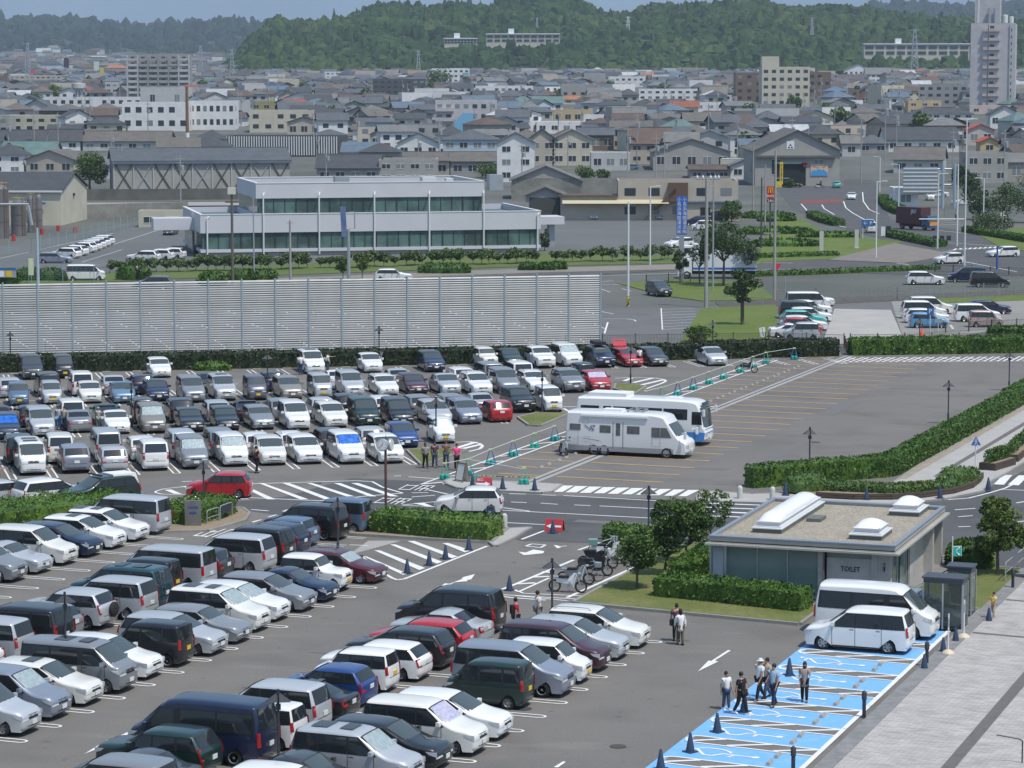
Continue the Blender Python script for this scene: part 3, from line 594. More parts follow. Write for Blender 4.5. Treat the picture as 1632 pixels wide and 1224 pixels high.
def car_proto(ty,**o):
    key=(ty,)+tuple(sorted(o.items()))
    if key in CARP: return CARP[key]
    d=dict(TY[ty]); S=CarShape(d); L=d['L']; cl=d['cl']; P=S.U
    root=bpy.data.objects.new('parked_car',None); link(root)
    def part(n,mb,mt,sm=40,par=root): return ob(n,mb,mt,par,smooth=sm)
    b=part('body',S.body(),[paint('white'),BLACK],32)
    c,rf,rr,rg=[Vector(d[k]) for k in ('c','rf','rr','rg')]
    part('windscreen',S.cross_patch(c.lerp(rf,.04),c.lerp(rf,.94),-.86,.86,v0b=-.88,v1b=.88),GLASSC)
    part('rear_window',S.cross_patch(rr.lerp(rg,.10),rr.lerp(rg,.92),-.84,.84,off=.014,v0b=-.86,v1b=.86),GLASS)
    zt=min(d['rf'][1],d['rr'][1])-.10; zb=d['belt']+.02
    for (x0b,x0t,x1b,x1t) in d['wn']:
        for sd_ in (1,-1): part('side_window',S.side_patch(((x0b,zb),(x0t+.02,zt-.01),(x1b,zb+.02),(x1t,zt)),sd_),GLASS)
    part('windscreen_surround',S.cross_patch(c.lerp(rf,.0),c.lerp(rf,.985),-.93,.93,off=.006,v0b=-.94,v1b=.94),BLACK)
    w0,wl_=d['wn'][0],d['wn'][-1]
    for sd_ in (1,-1): part('window_surround',S.side_patch(((w0[0]-.10,zb-.025),(w0[1]-.03,zt+.035),(wl_[2]+.05,zb-.01),(wl_[3]+.05,zt+.04)),sd_,off=.005,nx=14,nz_=4),BLACK)
    nz=d['nz']; xs=lambda z:at_z(P,z); xt=lambda z:at_z(P,z,False)
    for sd_ in (1,-1):
        h=MB(); z0,z1=nz-.23,nz-.02
        S.cross_patch((xs(z0),z0),(xs(z1)+.02,z1),.50*sd_,.99*sd_,mb=h,nv=5) if sd_>0 else S.cross_patch((xs(z0),z0),(xs(z1)+.02,z1),-.99,-.50,mb=h,nv=5)
        S.side_patch(((.06,z0+.02),(.08,z1),(.36,z1-.09),(.50,z1+.02)),sd_,mb=h,nx=3)
        part('headlight',h,LAMP)
        t=MB(); tall=d['rg'][1]-.02 if 'boot' not in d else d['boot'][0][1]-.06
        z0=.64 if tall<1.02 else .76; z1=tall+(.06 if tall>1.02 else 0)
        lo=.86 if tall>1.02 else .68
        xz1=xt(z1)
        if sd_>0: S.cross_patch((xz1,z1),(xt(z0),z0),lo,.99,mb=t,nv=4)
        else: S.cross_patch((xz1,z1),(xt(z0),z0),-.99,-lo,mb=t,nv=4)
        S.side_patch(((L-.13,z0),(xz1-.10,z1),(L-.05,z0),(xz1-.03,z1)),sd_,mb=t,nx=2)
        part('tail_light',t,RED)
        m_=MB(); mx_=c.x+.34*(rf.x-c.x)+.08; wz=d['belt']+.06; yy=(S.W(mx_,wz)+.02)*sd_
        m_.box(mx_-.05,mx_+.09,min(yy,yy+.20*sd_),max(yy,yy+.20*sd_),wz-.02,wz+.13)
        mm=part('door_mirror',m_,paint('white'))
    g=S.cross_patch((xs(nz-.21),nz-.21),(xs(nz-.05)+.01,nz-.05),-.46,.46,off=.012)
    S.cross_patch((xs(cl+.06),cl+.06),(xs(cl+.20),cl+.20),-.62,.62,off=.01,mb=g); part('grille',g,BLACK); cb=S.cross_patch((xs(nz-.14),nz-.14),(xs(nz-.115),nz-.115),-.44,.44,off=.022,nu=1); part('grille_bar',cb,CHROME)
    tr=MB()
    zs=cl+.06
    xl=[w_[2]+.04 for w_ in d['wn'][:-1]]+[d['wn'][0][0]+.02]+([d['wn'][-1][2]-.35] if len(d['wn'])==2 else [])
    for sd_ in (1,-1):
        for x in xl: S.side_patch(((x-.011,zs),(x-.011,zb-.02),(x+.011,zs),(x+.011,zb-.02)),sd_,off=.004,nx=1,mb=tr,nz_=6)
        S.side_patch(((S.xf+S.R+.1,cl+.005),(S.xf+S.R+.08,cl+.07),(S.xr-S.R-.1,cl+.005),(S.xr-S.R-.08,cl+.07)),sd_,off=.008,mb=tr,nx=4,nz_=1)
        for x in xl[:2]: 
            S.side_patch(((x+ (.0 if x==xl[0] else 0)-.24,zb-.13),(x-.24,zb-.095),(x-.06,zb-.13),(x-.06,zb-.095)),sd_,off=.03,nx=1,mb=tr,nz_=1)
    # shut line of bonnet and rear bumper
    S.cross_patch((xt(.66),.66),(xt(.64),.64),-.95,.95,off=.006,mb=tr,nu=1)
    S.cross_patch((xt(cl+.14),cl+.14),(xt(cl+.04),cl+.04),-.7,.7,off=.006,mb=tr,nu=1)
    part('door_trim',tr,BLACK)
    px_=xs(cl+.30)-.03; pl=MB().box(px_-.012,px_+.01,-.165,.165,cl+.22,cl+.385); part('number_plate',pl,YPL if ty.startswith('kei') or ty=='small suv' else WPL)
    pz_=.78 if tall>.9 else .72; px_=xt(pz_)+.02; pl=MB().box(px_-.01,px_+.014,-.165,.165,pz_-.085,pz_+.08); part('number_plate',pl,YPL if ty.startswith('kei') or ty=='small suv' else WPL)
    tm,rm=wheel_meshes(S.R)
    for x in (S.xf,S.xr):
        for sd_ in (1,-1):
            wl=bpy.data.objects.new('wheel',tm); link(wl,root); wl.location=(x,(S.w-.135)*sd_,S.R)
            if sd_<0: wl.rotation_euler.z=PI
            ri=bpy.data.objects.new('rim',rm); link(ri,wl)
    if o.get('rails'):
        for sd_ in (1,-1):
            rl=MB(); y=(S.W(2.2,d['H'])-.10)*sd_; zr=d['H']; pts=[(rf.x+.25,zr-.06),(rf.x+.4,zr+.03),((rf.x+rr.x)/2,zr+.045),(rr.x-.35,zr+.02),(rr.x-.2,zr-.06)]
            for a,b2 in zip(pts,pts[1:]): rl.bar((a[0],y,a[1]),(b2[0],y,b2[1]),.018,5)
            part('roof_rail',rl,CHROME)
    if o.get('sunroof'):
        sr_=MB()
        a=rf.x+.45; 
        for (u,v) in ([(a,a+.55)] if o['sunroof']==1 else [(a,a+.5),(a+.95,a+1.6)]):
            S.cross_patch((u,d['H']-.006),(v,d['H']-.004),-.6,.6,off=.02,mb=sr_,nu=2)
        part('sunroof',sr_,GLASS)
    if o.get('spoiler'):
        s_=MB(); S.cross_patch((rr.x-.05,rr.y+.01),(rr.x+.22,rr.y-.02),-.86,.86,off=.03,mb=s_); s2=MB().box(rr.x-.04,rr.x+.2,-.6,.6,rr.y-.02,rr.y+.05); part('spoiler',s2,paint('white'))
    if o.get('rack'):
        r_=MB().box(1.9,3.7,-.45,.45,d['H']+.08,d['H']+.34); part('roof_box',r_,BLACK,60)
    if o.get('spare'):
        sp_=MB().lathe([(.05,-.09),(.30,-.09),(.34,-.05),(.34,.05),(.30,.09),(.05,.09)],18,axis='y'); q=part('spare_wheel',sp_,TYRE,50); q.rotation_euler.z=PI/2; q.location=(L+.07,.12,.85)
        r2=bpy.data.objects.new('rim',rm); link(r2,q); r2.rotation_euler.z=PI
    if o.get('ladder'):
        l_=MB()
        for y in (-.55,-.25): l_.bar((L+.08,y,.75),(L-.10,y,1.95),.018,5); 
        for k in range(5): zz=.85+k*.24; l_.bar((L+.07-.035*k,-.55,zz),(L+.07-.035*k,-.25,zz),.015,5)
        part('ladder',l_,CHROME)
    CARP[key]=root; return root
NCAR=[0]
PLATEFIX=[]
def car(ty,colour,loc,ang,label,group,shade=None,name='parked_car',two=None,**o):
    """loc = centre on the ground, ang = world angle of the nose direction"""
    pr=car_proto(ty,**o); c=copy_tree(pr); c.name=name; L=TY[ty]['L']
    dx=Vector((math.cos(ang),math.sin(ang),0)); p=Vector(loc)+dx*(L/2)
    c.location=(p.x,p.y,loc[2] if len(loc)>2 else 0); c.rotation_euler.z=ang+PI
    pm=paint(colour)
    for ch in c.children:
        n=ch.name.split('.')[0]
        if n in('body','door_mirror','spoiler'):
            ch.material_slots[0].link='OBJECT'; ch.material_slots[0].material=pm
        elif n=='windscreen' and shade:
            ch.material_slots[0].link='OBJECT'; ch.material_slots[0].material={'silver':SHADE,'blue':SHADEB,'pattern':SHADEC}[shade]
    tag(c,label,'car' if 'van' not in ty else 'van',group); NCAR[0]+=1
    return c

# ---------------------------------------------------------------- parked vehicles
ANG_A=math.atan2(AX.y,AX.x)          # nose to the right in the near lot
def near(rows,right,off,col_desc,group,what):
    for i,(b,ty,colr,nose,kw) in enumerate(rows):
        L=TY[ty]['L']; jit=random.uniform(-.06,.06)
        p=N(right+kw.pop('da',0)-L/2,b+off+jit); ang=ANG_A if nose=='R' else ANG_A+PI
        ang+=math.radians(random.uniform(-1.2,1.2)); ex=kw.pop('x','')
        lab=f"{colr} {TYN.get(ty,ty)}{ex}, {ORD[i]} from far end, {col_desc}"
        car(ty,colr,p,ang,lab,group,**kw)
TYN={'minivan':'minivan','bigvan':'large minivan','van':'boxy van','long van':'long high van','low van':'low minivan','wagon':'estate car','sedan':'saloon car','hatchback':'hatchback','kei car':'tall mini car','kei van':'mini van','suv':'off-road car','small suv':'small off-road car','coupe':'coupe','liftback':'liftback'}
D=dict
near([(119.1,'van','silver','L',D(da=.0)),(116.6,'low van','white','R',D(sunroof=2)),(114.1,'low van','white','R',D(sunroof=1)),(111.6,'low van','navy','R',D()),(109.1,'minivan','pearl','R',D()),(106.6,'sedan','silver','R',D()),(104.1,'minivan','grey','R',D()),(101.6,'low van','silver','R',D())],
     -68.0,9.7,'leftmost row by the bushes','cars in the leftmost row','')
near([(124.1,'kei van','steel blue','L',D(da=.3)),(121.6,'minivan','black','L',D()),(119.1,'hatchback','steel blue','L',D(da=-.6)),(116.6,'low van','navy','L',D()),(114.1,'minivan','black','L',D(da=.4)),(111.6,'minivan','silver','L',D(da=.5)),(109.1,'hatchback','dark grey','L',D(da=-.6)),(106.6,'van','silver','L',D(da=-.3)),(104.1,'kei van','black','L',D(da=-.8)),(101.6,'bigvan','teal','L',D(ladder=1,sunroof=2,x=' with a rear ladder')),(99.1,'minivan','silver','L',D(da=.5)),(96.6,'suv','silver','L',D(spare=1,da=-.2,x=' with a spare wheel')),(94.1,'wagon','grey','L',D(da=-.5)),(91.6,'bigvan','black','L',D(da=.4)),(89.1,'minivan','silver','L',D()),(86.6,'wagon','white','L',D()),(84.1,'hatchback','navy','L',D())],
     -58.2,8.68,'middle block left column','cars of the middle block, left column','')
near([(111.6,'wagon','wine','R',D(da=.3,shade='silver',rails=1)),(109.1,'small suv','white','R',D(da=-.4)),(106.6,'sedan','navy','R',D(da=0)),(104.1,'low van','grey','R',D()),(101.6,'low van','white','R',D(shade='silver',da=-.2)),(99.15,'minivan','pearl','R',D(shade='silver',sunroof=2)),(96.65,'wagon','grey','R',D(da=.3)),(94.1,'low van','silver','R',D(da=.4)),(91.55,'kei van','black','L',D(da=.1)),(89.05,'low van','white','R',D()),(86.5,'van','grey','R',D(sunroof=2,da=.2)),(84.0,'low van','pearl','R',D(sunroof=1)),(81.5,'minivan','bluish grey','R',D(shade='silver')),(78.95,'minivan','silver','R',D(da=.2)),(76.4,'hatchback','pale green','R',D(da=-.4)),(73.9,'wagon','silver','R',D())],
     -51.75,7.98,'middle block right column','cars of the middle block, right column','')
near([(103.6,'bigvan','black','L',D(da=-.4)),(101.1,'sedan','silver','L',D(da=0)),(98.65,'wagon','red','L',D(da=.1)),(96.2,'low van','black','L',D(da=.2)),(93.75,'wagon','white','L',D(da=.1)),(91.3,'kei car','white','L',D(da=-.3)),(88.85,'hatchback','blue','L',D(da=-.2)),(86.4,'coupe','black','L',D(da=.1,spoiler=1)),(84.0,'minivan','silver','L',D(da=0)),(81.6,'kei car','white','L',D(da=.2)),(79.2,'long van','navy','L',D(da=0.1)),(76.7,'suv','dark green','L',D(da=-.9)),(74.3,'sedan','dark grey','L',D(da=-.4)),(71.9,'minivan','grey','L',D())],
     -41.45,6.83,'right block left column','cars of the right block, left column','')
near([(103.6,'low van','pearl','R',D(rails=1,da=.1)),(101.1,'low van','silver','R',D()),(98.65,'minivan','maroon','R',D(da=0)),(96.2,'kei car','white','R',D(da=.0,)),(93.75,'bigvan','bluish grey','R',D(da=.1)),(91.3,'kei van','dark green','L',D(da=-.7)),(86.4,'low van','white','R',D(da=.25)),(83.95,'minivan','pearl','R',D(shade='pattern',da=.25)),(81.5,'low van','black','R',D(da=-.2)),(79.1,'minivan','silver','R',D(da=-.3,sunroof=2,shade='silver')),(76.6,'sedan','dark grey','R',D(da=-1.2)),(74.2,'low van','white','R',D(da=-.6))],
     -35.05,6.12,'right block right column','cars of the right block, right column','')
# disabled bays
car('minivan','white',N(-26.35,112.6),ANG_A+PI,'white minivan with rear red lamps parked backwards in the blue bays','vehicles in the blue bays')
car('long van','white',N(-26.35,115.9),ANG_A,'high-roofed long van in white over silver beside the glass phone box','vehicles in the blue bays',two=1)
car('low van','grey',N(-25.3,118.7),ANG_A,'dark silver car half hidden behind the high-roofed van','vehicles in the blue bays')
# far lot, placed by the ground point under the nearest bumper; heading along the bays
ANG_F=math.atan2(-FYV.y,-FYV.x)
def pt_row(pxl,line_px,back=0):
    (x0,y0),(x1,y1)=line_px; y=y0+(pxl-x0)*(y1-y0)/(x1-x0); p=at(pxl,y)
    if back:
        q=p
        for _ in range(4):
            q=p+FYV*back; u=pix(q)[0]; p=at(pxl+(at_px(p)-u),y0+((pxl+(at_px(p)-u))-x0)*(y1-y0)/(x1-x0))
        q=p+FYV*back
        for _ in range(6):
            du=pxl-pix(q)[0]; q=q+FXV*(du/25)
        return q
    return p
def at_px(p): return pix(p)[0]
def far(rows,line_px,back,desc,group):
    for i,(pxl,ty,colr,nose,kw) in enumerate(rows):
        L=TY[ty]['L']; y=kw.pop('y',None); p=at(pxl,y) if y else pt_row(pxl,line_px,back)
        c=p+FYV*(L/2+kw.pop('db',0)); ang=ANG_F+(0 if nose=='N' else PI)+math.radians(random.uniform(-1.5,1.5)); ex=kw.pop('x','')
        car(ty,colr,c,ang,f"{colr} {TYN.get(ty,ty)}{ex}, {ORD[i]} from left, {desc}",group,**kw)
L1=((21,763),(599,742)); L2=((60,698),(700,679)); L3=((32,648),(962,624)); L4=((53,605),(1147,583))
g='cars in the far car park, '
far([(-20,'low van','white','N',D()),(53,'van','white','N',D(sunroof=2,y=759)),(123,'suv','bluish grey','T',D(y=756)),(185,'hatchback','silver','T',D(y=754)),(250,'minivan','white','T',D(y=751.5)),(314,'minivan','grey','N',D(shade='silver',y=749)),(378,'minivan','white','N',D(shade='silver',y=745)),(439,'low van','pearl','N',D(y=743)),(495,'low van','white','N',D(y=741)),(563,'minivan','white','N',D(shade='blue',y=741,x=' with a blue sunshade')),(626,'low van','white','N',D(y=740))],L1,0,'front row of far car park',g+'front row')
far([(-24,'wagon','grey','T',D()),(34,'minivan','black','T',D()),(99,'minivan','pearl','T',D()),(175,'van','silver','T',D()),(231,'wagon','white','T',D()),(294,'minivan','silver','T',D()),(356,'minivan','grey','T',D()),(415,'wagon','white','T',D()),(468,'wagon','white','T',D(rails=1)),(533,'low van','dark grey','T',D()),(598,'low van','silver','T',D()),(650,'hatchback','blue','N',D(y=715)),(712,'kei car','white','N',D(y=708,shade='silver'))],L1,5.3,'second row of far car park',g+'second row')
far([(14,'low van','navy','N',D(y=703,shade='blue',x=' with a blue sunshade')),(69,'minivan','silver','N',D(y=698)),(128,'sedan','grey','T',D(y=691)),(190,'sedan','white','N',D(y=693)),(248,'minivan','beige','N',D(y=692,shade='silver')),(309,'wagon','black','N',D(y=690)),(366,'wagon','black','N',D(y=688)),(421,'wagon','grey','N',D(y=686)),(478,'minivan','white','N',D(y=687)),(537,'low van','pearl','N',D(y=683)),(590,'minivan','dark green','N',D(y=681)),(644,'minivan','black','N',D(y=682)),(704,'low van','silver','N',D(y=679.5)),(752,'low van','bluish grey','N',D(y=677.5,rails=1)),(800,'hatchback','red','T',D(y=674))],L2,0,'third row of far car park',g+'third row')
far([(0,'sedan','dark grey','T',D()),(51,'hatchback','black','T',D()),(117,'minivan','white','T',D()),(174,'coupe','teal','T',D(spoiler=1)),(231,'kei van','black','T',D()),(292,'suv','black','T',D()),(351,'wagon','silver','T',D()),(400,'coupe','black','T',D(spoiler=1)),(452,'wagon','grey','T',D()),(517,'hatchback','silver','T',D()),(559,'suv','black','T',D()),(616,'wagon','white','T',D()),(673,'wagon','grey','T',D()),(725,'wagon','grey','T',D()),(774,'sedan','silver','T',D()),(838,'suv','black','N',D(y=659)),(884,'kei van','white','N',D(y=658))],L2,5.3,'fourth row of far car park',g+'fourth row')
far([(32,'kei car','steel blue','N',D(y=648)),(85,'kei car','silver','N',D(y=646)),(147,'hatchback','pearl','N',D(y=644)),(200,'liftback','light blue','N',D(y=644)),(254,'hatchback','navy','N',D(y=641)),(311,'minivan','grey','N',D(y=643)),(361,'minivan','silver','N',D(y=640,sunroof=1)),(412,'kei van','mauve grey','N',D(y=639)),(467,'low van','beige','N',D(y=638)),(516,'kei van','silver','N',D(y=636)),(567,'minivan','silver','N',D(y=634)),(621,'wagon','white','N',D(y=632,rails=1)),(667,'wagon','maroon','N',D(y=630)),(720,'liftback','silver','N',D(y=630)),(770,'low van','white','N',D(y=631,rails=1)),(815,'minivan','grey','N',D(y=629)),(861,'wagon','white','N',D(y=625,rails=1)),(918,'suv','grey','N',D(y=627)),(960,'hatchback','red','N',D(y=625,shade='pattern',x=' with a patterned sunshade'))],L3,0,'fifth row of far car park',g+'fifth row')
far([(17,'wagon','silver','T',D()),(79,'minivan','black','T',D()),(133,'minivan','white','T',D()),(185,'sedan','silver','T',D()),(230,'hatchback','navy','T',D()),(338,'sedan','dark green','T',D()),(439,'hatchback','navy','T',D()),(544,'sedan','white','T',D()),(641,'sedan','silver','T',D()),(741,'wagon','white','T',D()),(788,'minivan','grey','T',D()),(836,'minivan','white','T',D()),(935,'small suv','dark green','T',D())],L3,5.2,'sixth row of far car park',g+'sixth row')
far([(53,'minivan','dark grey','N',D(y=606)),(104,'kei van','black','N',D(y=604)),(259,'wagon','white','N',D(y=603)),(504,'minivan','white','N',D(y=597,sunroof=2)),(597,'hatchback','white','N',D(y=595)),(697,'low van','navy','N',D(y=594)),(782,'small suv','pearl','N',D(y=588)),(822,'sedan','dark green','N',D(y=586)),(872,'suv','white','N',D(y=588)),(915,'minivan','white','N',D(y=586,shade='silver')),(968,'suv','navy','N',D(y=587,rack=1,x=' with a roof box')),(1012,'wagon','red','N',D(y=586)),(1053,'wagon','dark grey','N',D(y=585)),(1147,'liftback','silver','N',D(y=584))],L4,0,'row against the far hedge',g+'hedge row')
# driving and loose cars in the near half
def cpx(ty,colr,pxl,pyl,vx,vy,label,group=None,dz=0,**kw):      # centre pixel and ground heading
    p=at(pxl,pyl) if pyl>343 else att(pxl,pyl); return car(ty,colr,(p.x,p.y,p.z),math.atan2(vy,vx),label,group,**kw)
cpx('hatchback','red',350,792,-1,.02,'red hatchback driving left past the clipped bush','cars on the approach road')
cpx('hatchback','white',748,817,-1,.06,'white hatchback driving left behind the long hedge by the parking sign','cars on the approach road')
cpx('low van','white',84,804,.80,.60,'white low minivan with a red lamp band behind the left bushes','cars behind the left bushes')
cpx('wagon','silver',8,803,.80,.60,'silver car cut by the left edge behind the bushes','cars behind the left bushes')
# middle distance
g='cars in the office yard'
for i,(x,y,c_) in enumerate(((113,411,'white'),(125,407,'white'),(139,402,'white'),(147,399,'white'),(154,396,'white'),(161,393,'white'),(168,390,'white'))):
    cpx('wagon',c_,x-9,y,-.9,.42,f'white estate car, {ORD[i]} from the front of the slanting office row',g)
cpx('wagon','bluish grey',88,419,1,.02,'blue-grey estate car at the front of the slanting row',g)
for i,(x,y) in enumerate(((229,416),(251,413.5),(270,411.5))): cpx('wagon','white',x,y,-1,.25,f'white estate car, {ORD[i]} of three near the office corner',g)
cpx('sedan','dark grey',272,374,-.1,-1,'dark car parked under the office entrance canopy',g)
g='cars parked before the beige workshop'
cpx('low van','silver',946,350,0,-1,'silver minivan before the beige workshop, leftmost of three',g)
cpx('hatchback','white',999,350,.1,1,'white hatchback before the beige workshop, middle of three',g)
cpx('wagon','grey',1050,350,0,-1,'grey car before the beige workshop by the stairs',g)
cpx('low van','navy',1111,359,-1,0,'dark blue minivan behind the tall blue signboard',g)
cpx('minivan','black',1140,352,-1,0,'black minivan behind the round bush by the workshop',g)
cpx('kei car','white',1118,367,-1,0,'small white car in front of the dark blue minivan',g)
cpx('wagon','white',1082,394,-.8,-.6,'white car at the yard exit behind the hedge',g)
g='cars on the far roads'
cpx('van','white',137,447,1,.05,'white van driving right along the main road by clipped bushes',g)
cpx('low van','mauve grey',243,461,-1,0,'pale mauve minivan half hidden by the louvred screen',g)
cpx('wagon','white',627,447,1,0,'white car mostly hidden by the louvred screen',g)
cpx('suv','dark grey',1050,471,.35,-1,'dark off-road car parked alone left of the pine trees',g)
cpx('hatchback','white',1512,420,-1,-.25,'white hatchback turning left over the zebra crossing',g)
cpx('wagon','white',1598,409,-1,-.35,'white estate car at the right edge of the junction',g)
cpx('sedan','silver',1385,363,.05,1,'silver saloon car waiting behind the white mini car',g)
cpx('kei van','white',1388,371,.05,1,'white mini van driving away behind the silver saloon',g)
cpx('sedan','white',1357,318,-.1,-1,'white saloon car coming down the road towards the viewer',g)
cpx('hatchback','turquoise',1333,300,.05,1,'turquoise hatchback driving away under the painted mural',g)
cpx('wagon','black',1262,299,1,0,'black car leaving the dark depot doorway',g)
cpx('sedan','white',1495,314,-1,.2,'white car parked left behind the blank signboard',g); cpx('kei van','white',1482,320,0,-1,'white mini van by the blank signboard',g); cpx('sedan','white',1535,327,-1,0,'white saloon car behind the green mesh fence',g); cpx('minivan','white',1468,309,0,-1,'white minivan parked behind the blank signboard',g)
g='cars in the small right-hand car park'
for i,(x,y,ty,c_) in enumerate(((1277,541,'kei car','silver'),(1262,537,'coupe','white'),(1278,530,'hatchback','red'),(1281,526,'wagon','white'),(1280,517,'wagon','turquoise'),(1290,512,'wagon','white'),(1277,507,'minivan','dark green'),(1290,500,'wagon','white'),(1287,494,'van','white'),(1296,487,'wagon','white'))):
    cpx(ty,c_,x,y,1 if i else -1,.03,f'{c_} {TYN[ty]}, {ORD[i]} from the front in the row beside the green verge',g)
for x,y,ty,c_,l_ in ((1479,522,'hatchback','sky blue','round sky-blue hatchback behind the blue parking sign'),(1476,514,'wagon','white','white estate car behind the round sky-blue hatchback'),(1472,507,'minivan','white','white minivan behind the sky-blue hatchback, second of the pair'),(1483,500,'minivan','pearl','white minivan with black roof rails farthest behind the parking sign'),(1557,512,'minivan','white','white minivan beside the pinkish mini car'),(1571,521,'kei car','pink beige','pinkish beige mini car by the picket railing'),(1576,500,'wagon','navy','navy car behind the white minivan on gravel')):
    cpx(ty,c_,x,y,1,.0,l_,g)
g='cars beyond the mesh fence'
cpx('low van','white',1474,453,1,0,'white minivan beyond the mesh fence, leftmost of three',g); cpx('minivan','navy',1541,449,-1,.1,'dark blue minivan beyond the mesh fence, middle of three',g); cpx('minivan','black',1577,457,1,0,'black minivan beyond the mesh fence, rightmost of three',g)
cpx('hatchback','light blue',1006,271,-1,0,'pale blue car parked on the town car deck','cars in the town')

# ---------------------------------------------------------------- foliage
HG=leafmat('hedge_leaves',[(.022,.055,.010),(.055,.12,.018),(.11,.19,.03)],scale=1.2)
HGB=leafmat('bright_hedge_leaves',[(.03,.07,.010),(.075,.15,.022),(.15,.23,.04)],scale=1.0)
HBR=leafmat('brown_green_hedge_leaves',[(.018,.030,.012),(.034,.052,.02),(.055,.06,.03)],scale=.7)
TREEL=leafmat('broadleaf_leaves',[(.028,.058,.014),(.062,.12,.024),(.13,.185,.042)],scale=.8)
TREEY=leafmat('yellow_green_leaves',[(.03,.06,.012),(.08,.13,.02),(.17,.2,.04)],scale=.8)  # yellower, brighter greens than the broadleaf set
PINEL=leafmat('pine_needles',[(.022,.048,.018),(.05,.095,.028),(.10,.14,.042)],scale=.6)
BARK=mat('bark',(.12,.09,.065),.9,noise=.3,nscale=6)
def leaves(P,size,name,m,flat=.35,seed=0):
    """one mesh of small leaf-shaped faces at the points P"""
    r=np.random.default_rng(seed); n=len(P); P=np.asarray(P)
    a=r.normal(size=(n,3)); a/=np.linalg.norm(a,axis=1)[:,None]
    b=r.normal(size=(n,3)); b-=(a*b).sum(1)[:,None]*a; b/=np.linalg.norm(b,axis=1)[:,None]
    s=size*(.6+.8*r.random((n,1)))
    v=np.stack([P-a*s,P+b*s*.55,P+a*s,P-b*s*.55],1).reshape(-1,3).astype(np.float32)
    me=bpy.data.meshes.new(name); me.vertices.add(4*n); me.vertices.foreach_set('co',v.ravel()); me.loops.add(4*n); me.loops.foreach_set('vertex_index',np.arange(4*n,dtype=np.int32))
    me.polygons.add(n); me.polygons.foreach_set('loop_start',np.arange(0,4*n,4,dtype=np.int32)); me.update(); me.validate(); me.materials.append(m); return me
def smooth_path(pts):
    return pts
def hedge(pts,width,h,m,label,dens=70,size=.085,z0=.1,name='hedge',group=None,cat='hedge',seed=1,rough=.10,side=1):
    """clipped hedge whose front foot runs along pts; body lies to the left of the path (side=1)"""
    r=np.random.default_rng(seed); core=MB(); P=[]
    n=len(pts); offs=[]
    for i in range(n):
        d0=(pts[i]-pts[i-1]).normalized() if i else (pts[1]-pts[0]).normalized(); d1=(pts[i+1]-pts[i]).normalized() if i<n-1 else d0
        d=(d0+d1).normalized(); nn=Vector((-d.y,d.x,0))*side; offs.append(nn)
    for i in range(n-1):
        a,b=pts[i],pts[i+1]; na,nb=offs[i],offs[i+1]; L=(b-a).length
        i0=.10; q=[a+na*i0,b+nb*i0,b+nb*(width-i0),a+na*(width-i0)]
        core.add([(v.x,v.y,z0-.1) for v in q]+[(v.x,v.y,z0+h-.1) for v in q],[(0,3,2,1) if side<0 else (0,1,2,3),(4,5,6,7),(0,1,5,4),(1,2,6,5),(2,3,7,6),(3,0,4,7)],0)
        per=h*2+width; k=int(L*per*dens)
        t=r.random(k); s=r.random(k)*per
        bump=np.array([.5+.5*math.sin(x*3.1+seed)*math.sin(x*1.3) for x in t*L])*rough
        off=np.where(s<h,0,np.where(s<h+width,s-h,width)); zz=np.where(s<h,s,np.where(s<h+width,h,per-s)); 
        # rounded shoulders
        inn=np.minimum(off,width-off); zz=zz-np.where(inn<.18,(.18-inn)*.5,0)*(zz>h*.8)
        zz=zz+r.normal(size=k)*.03+bump*(zz>h*.7); off=off+r.normal(size=k)*.04
        av=np.array([a.x,a.y]); bv=np.array([b.x,b.y]); n1=np.array([na.x,na.y]); n2=np.array([nb.x,nb.y])
        xy=av*(1-t)[:,None]+bv*t[:,None]+(n1*(1-t)[:,None]+n2*t[:,None])*off[:,None]
        P.append(np.column_stack([xy,z0+np.maximum(zz,.02)]))
    # end caps
    for e in (0,n-1):
        k=int(h*width*dens); s=r.random(k)*width; xy=np.array([pts[e].x,pts[e].y])+np.array([offs[e].x,offs[e].y])*s[:,None]+r.normal(size=(k,2))*.04
        P.append(np.column_stack([xy,z0+r.random(k)*h]))
    me=leaves(np.vstack(P),size,name,m,seed=seed); cm=core.mesh('core'); 
    import bmesh
    bm=bmesh.new(); bm.from_mesh(me); bm.from_mesh(cm); bm.to_mesh(me); bm.free()
    return ob(name,me,None,None,label=label,cat=cat,group=group)
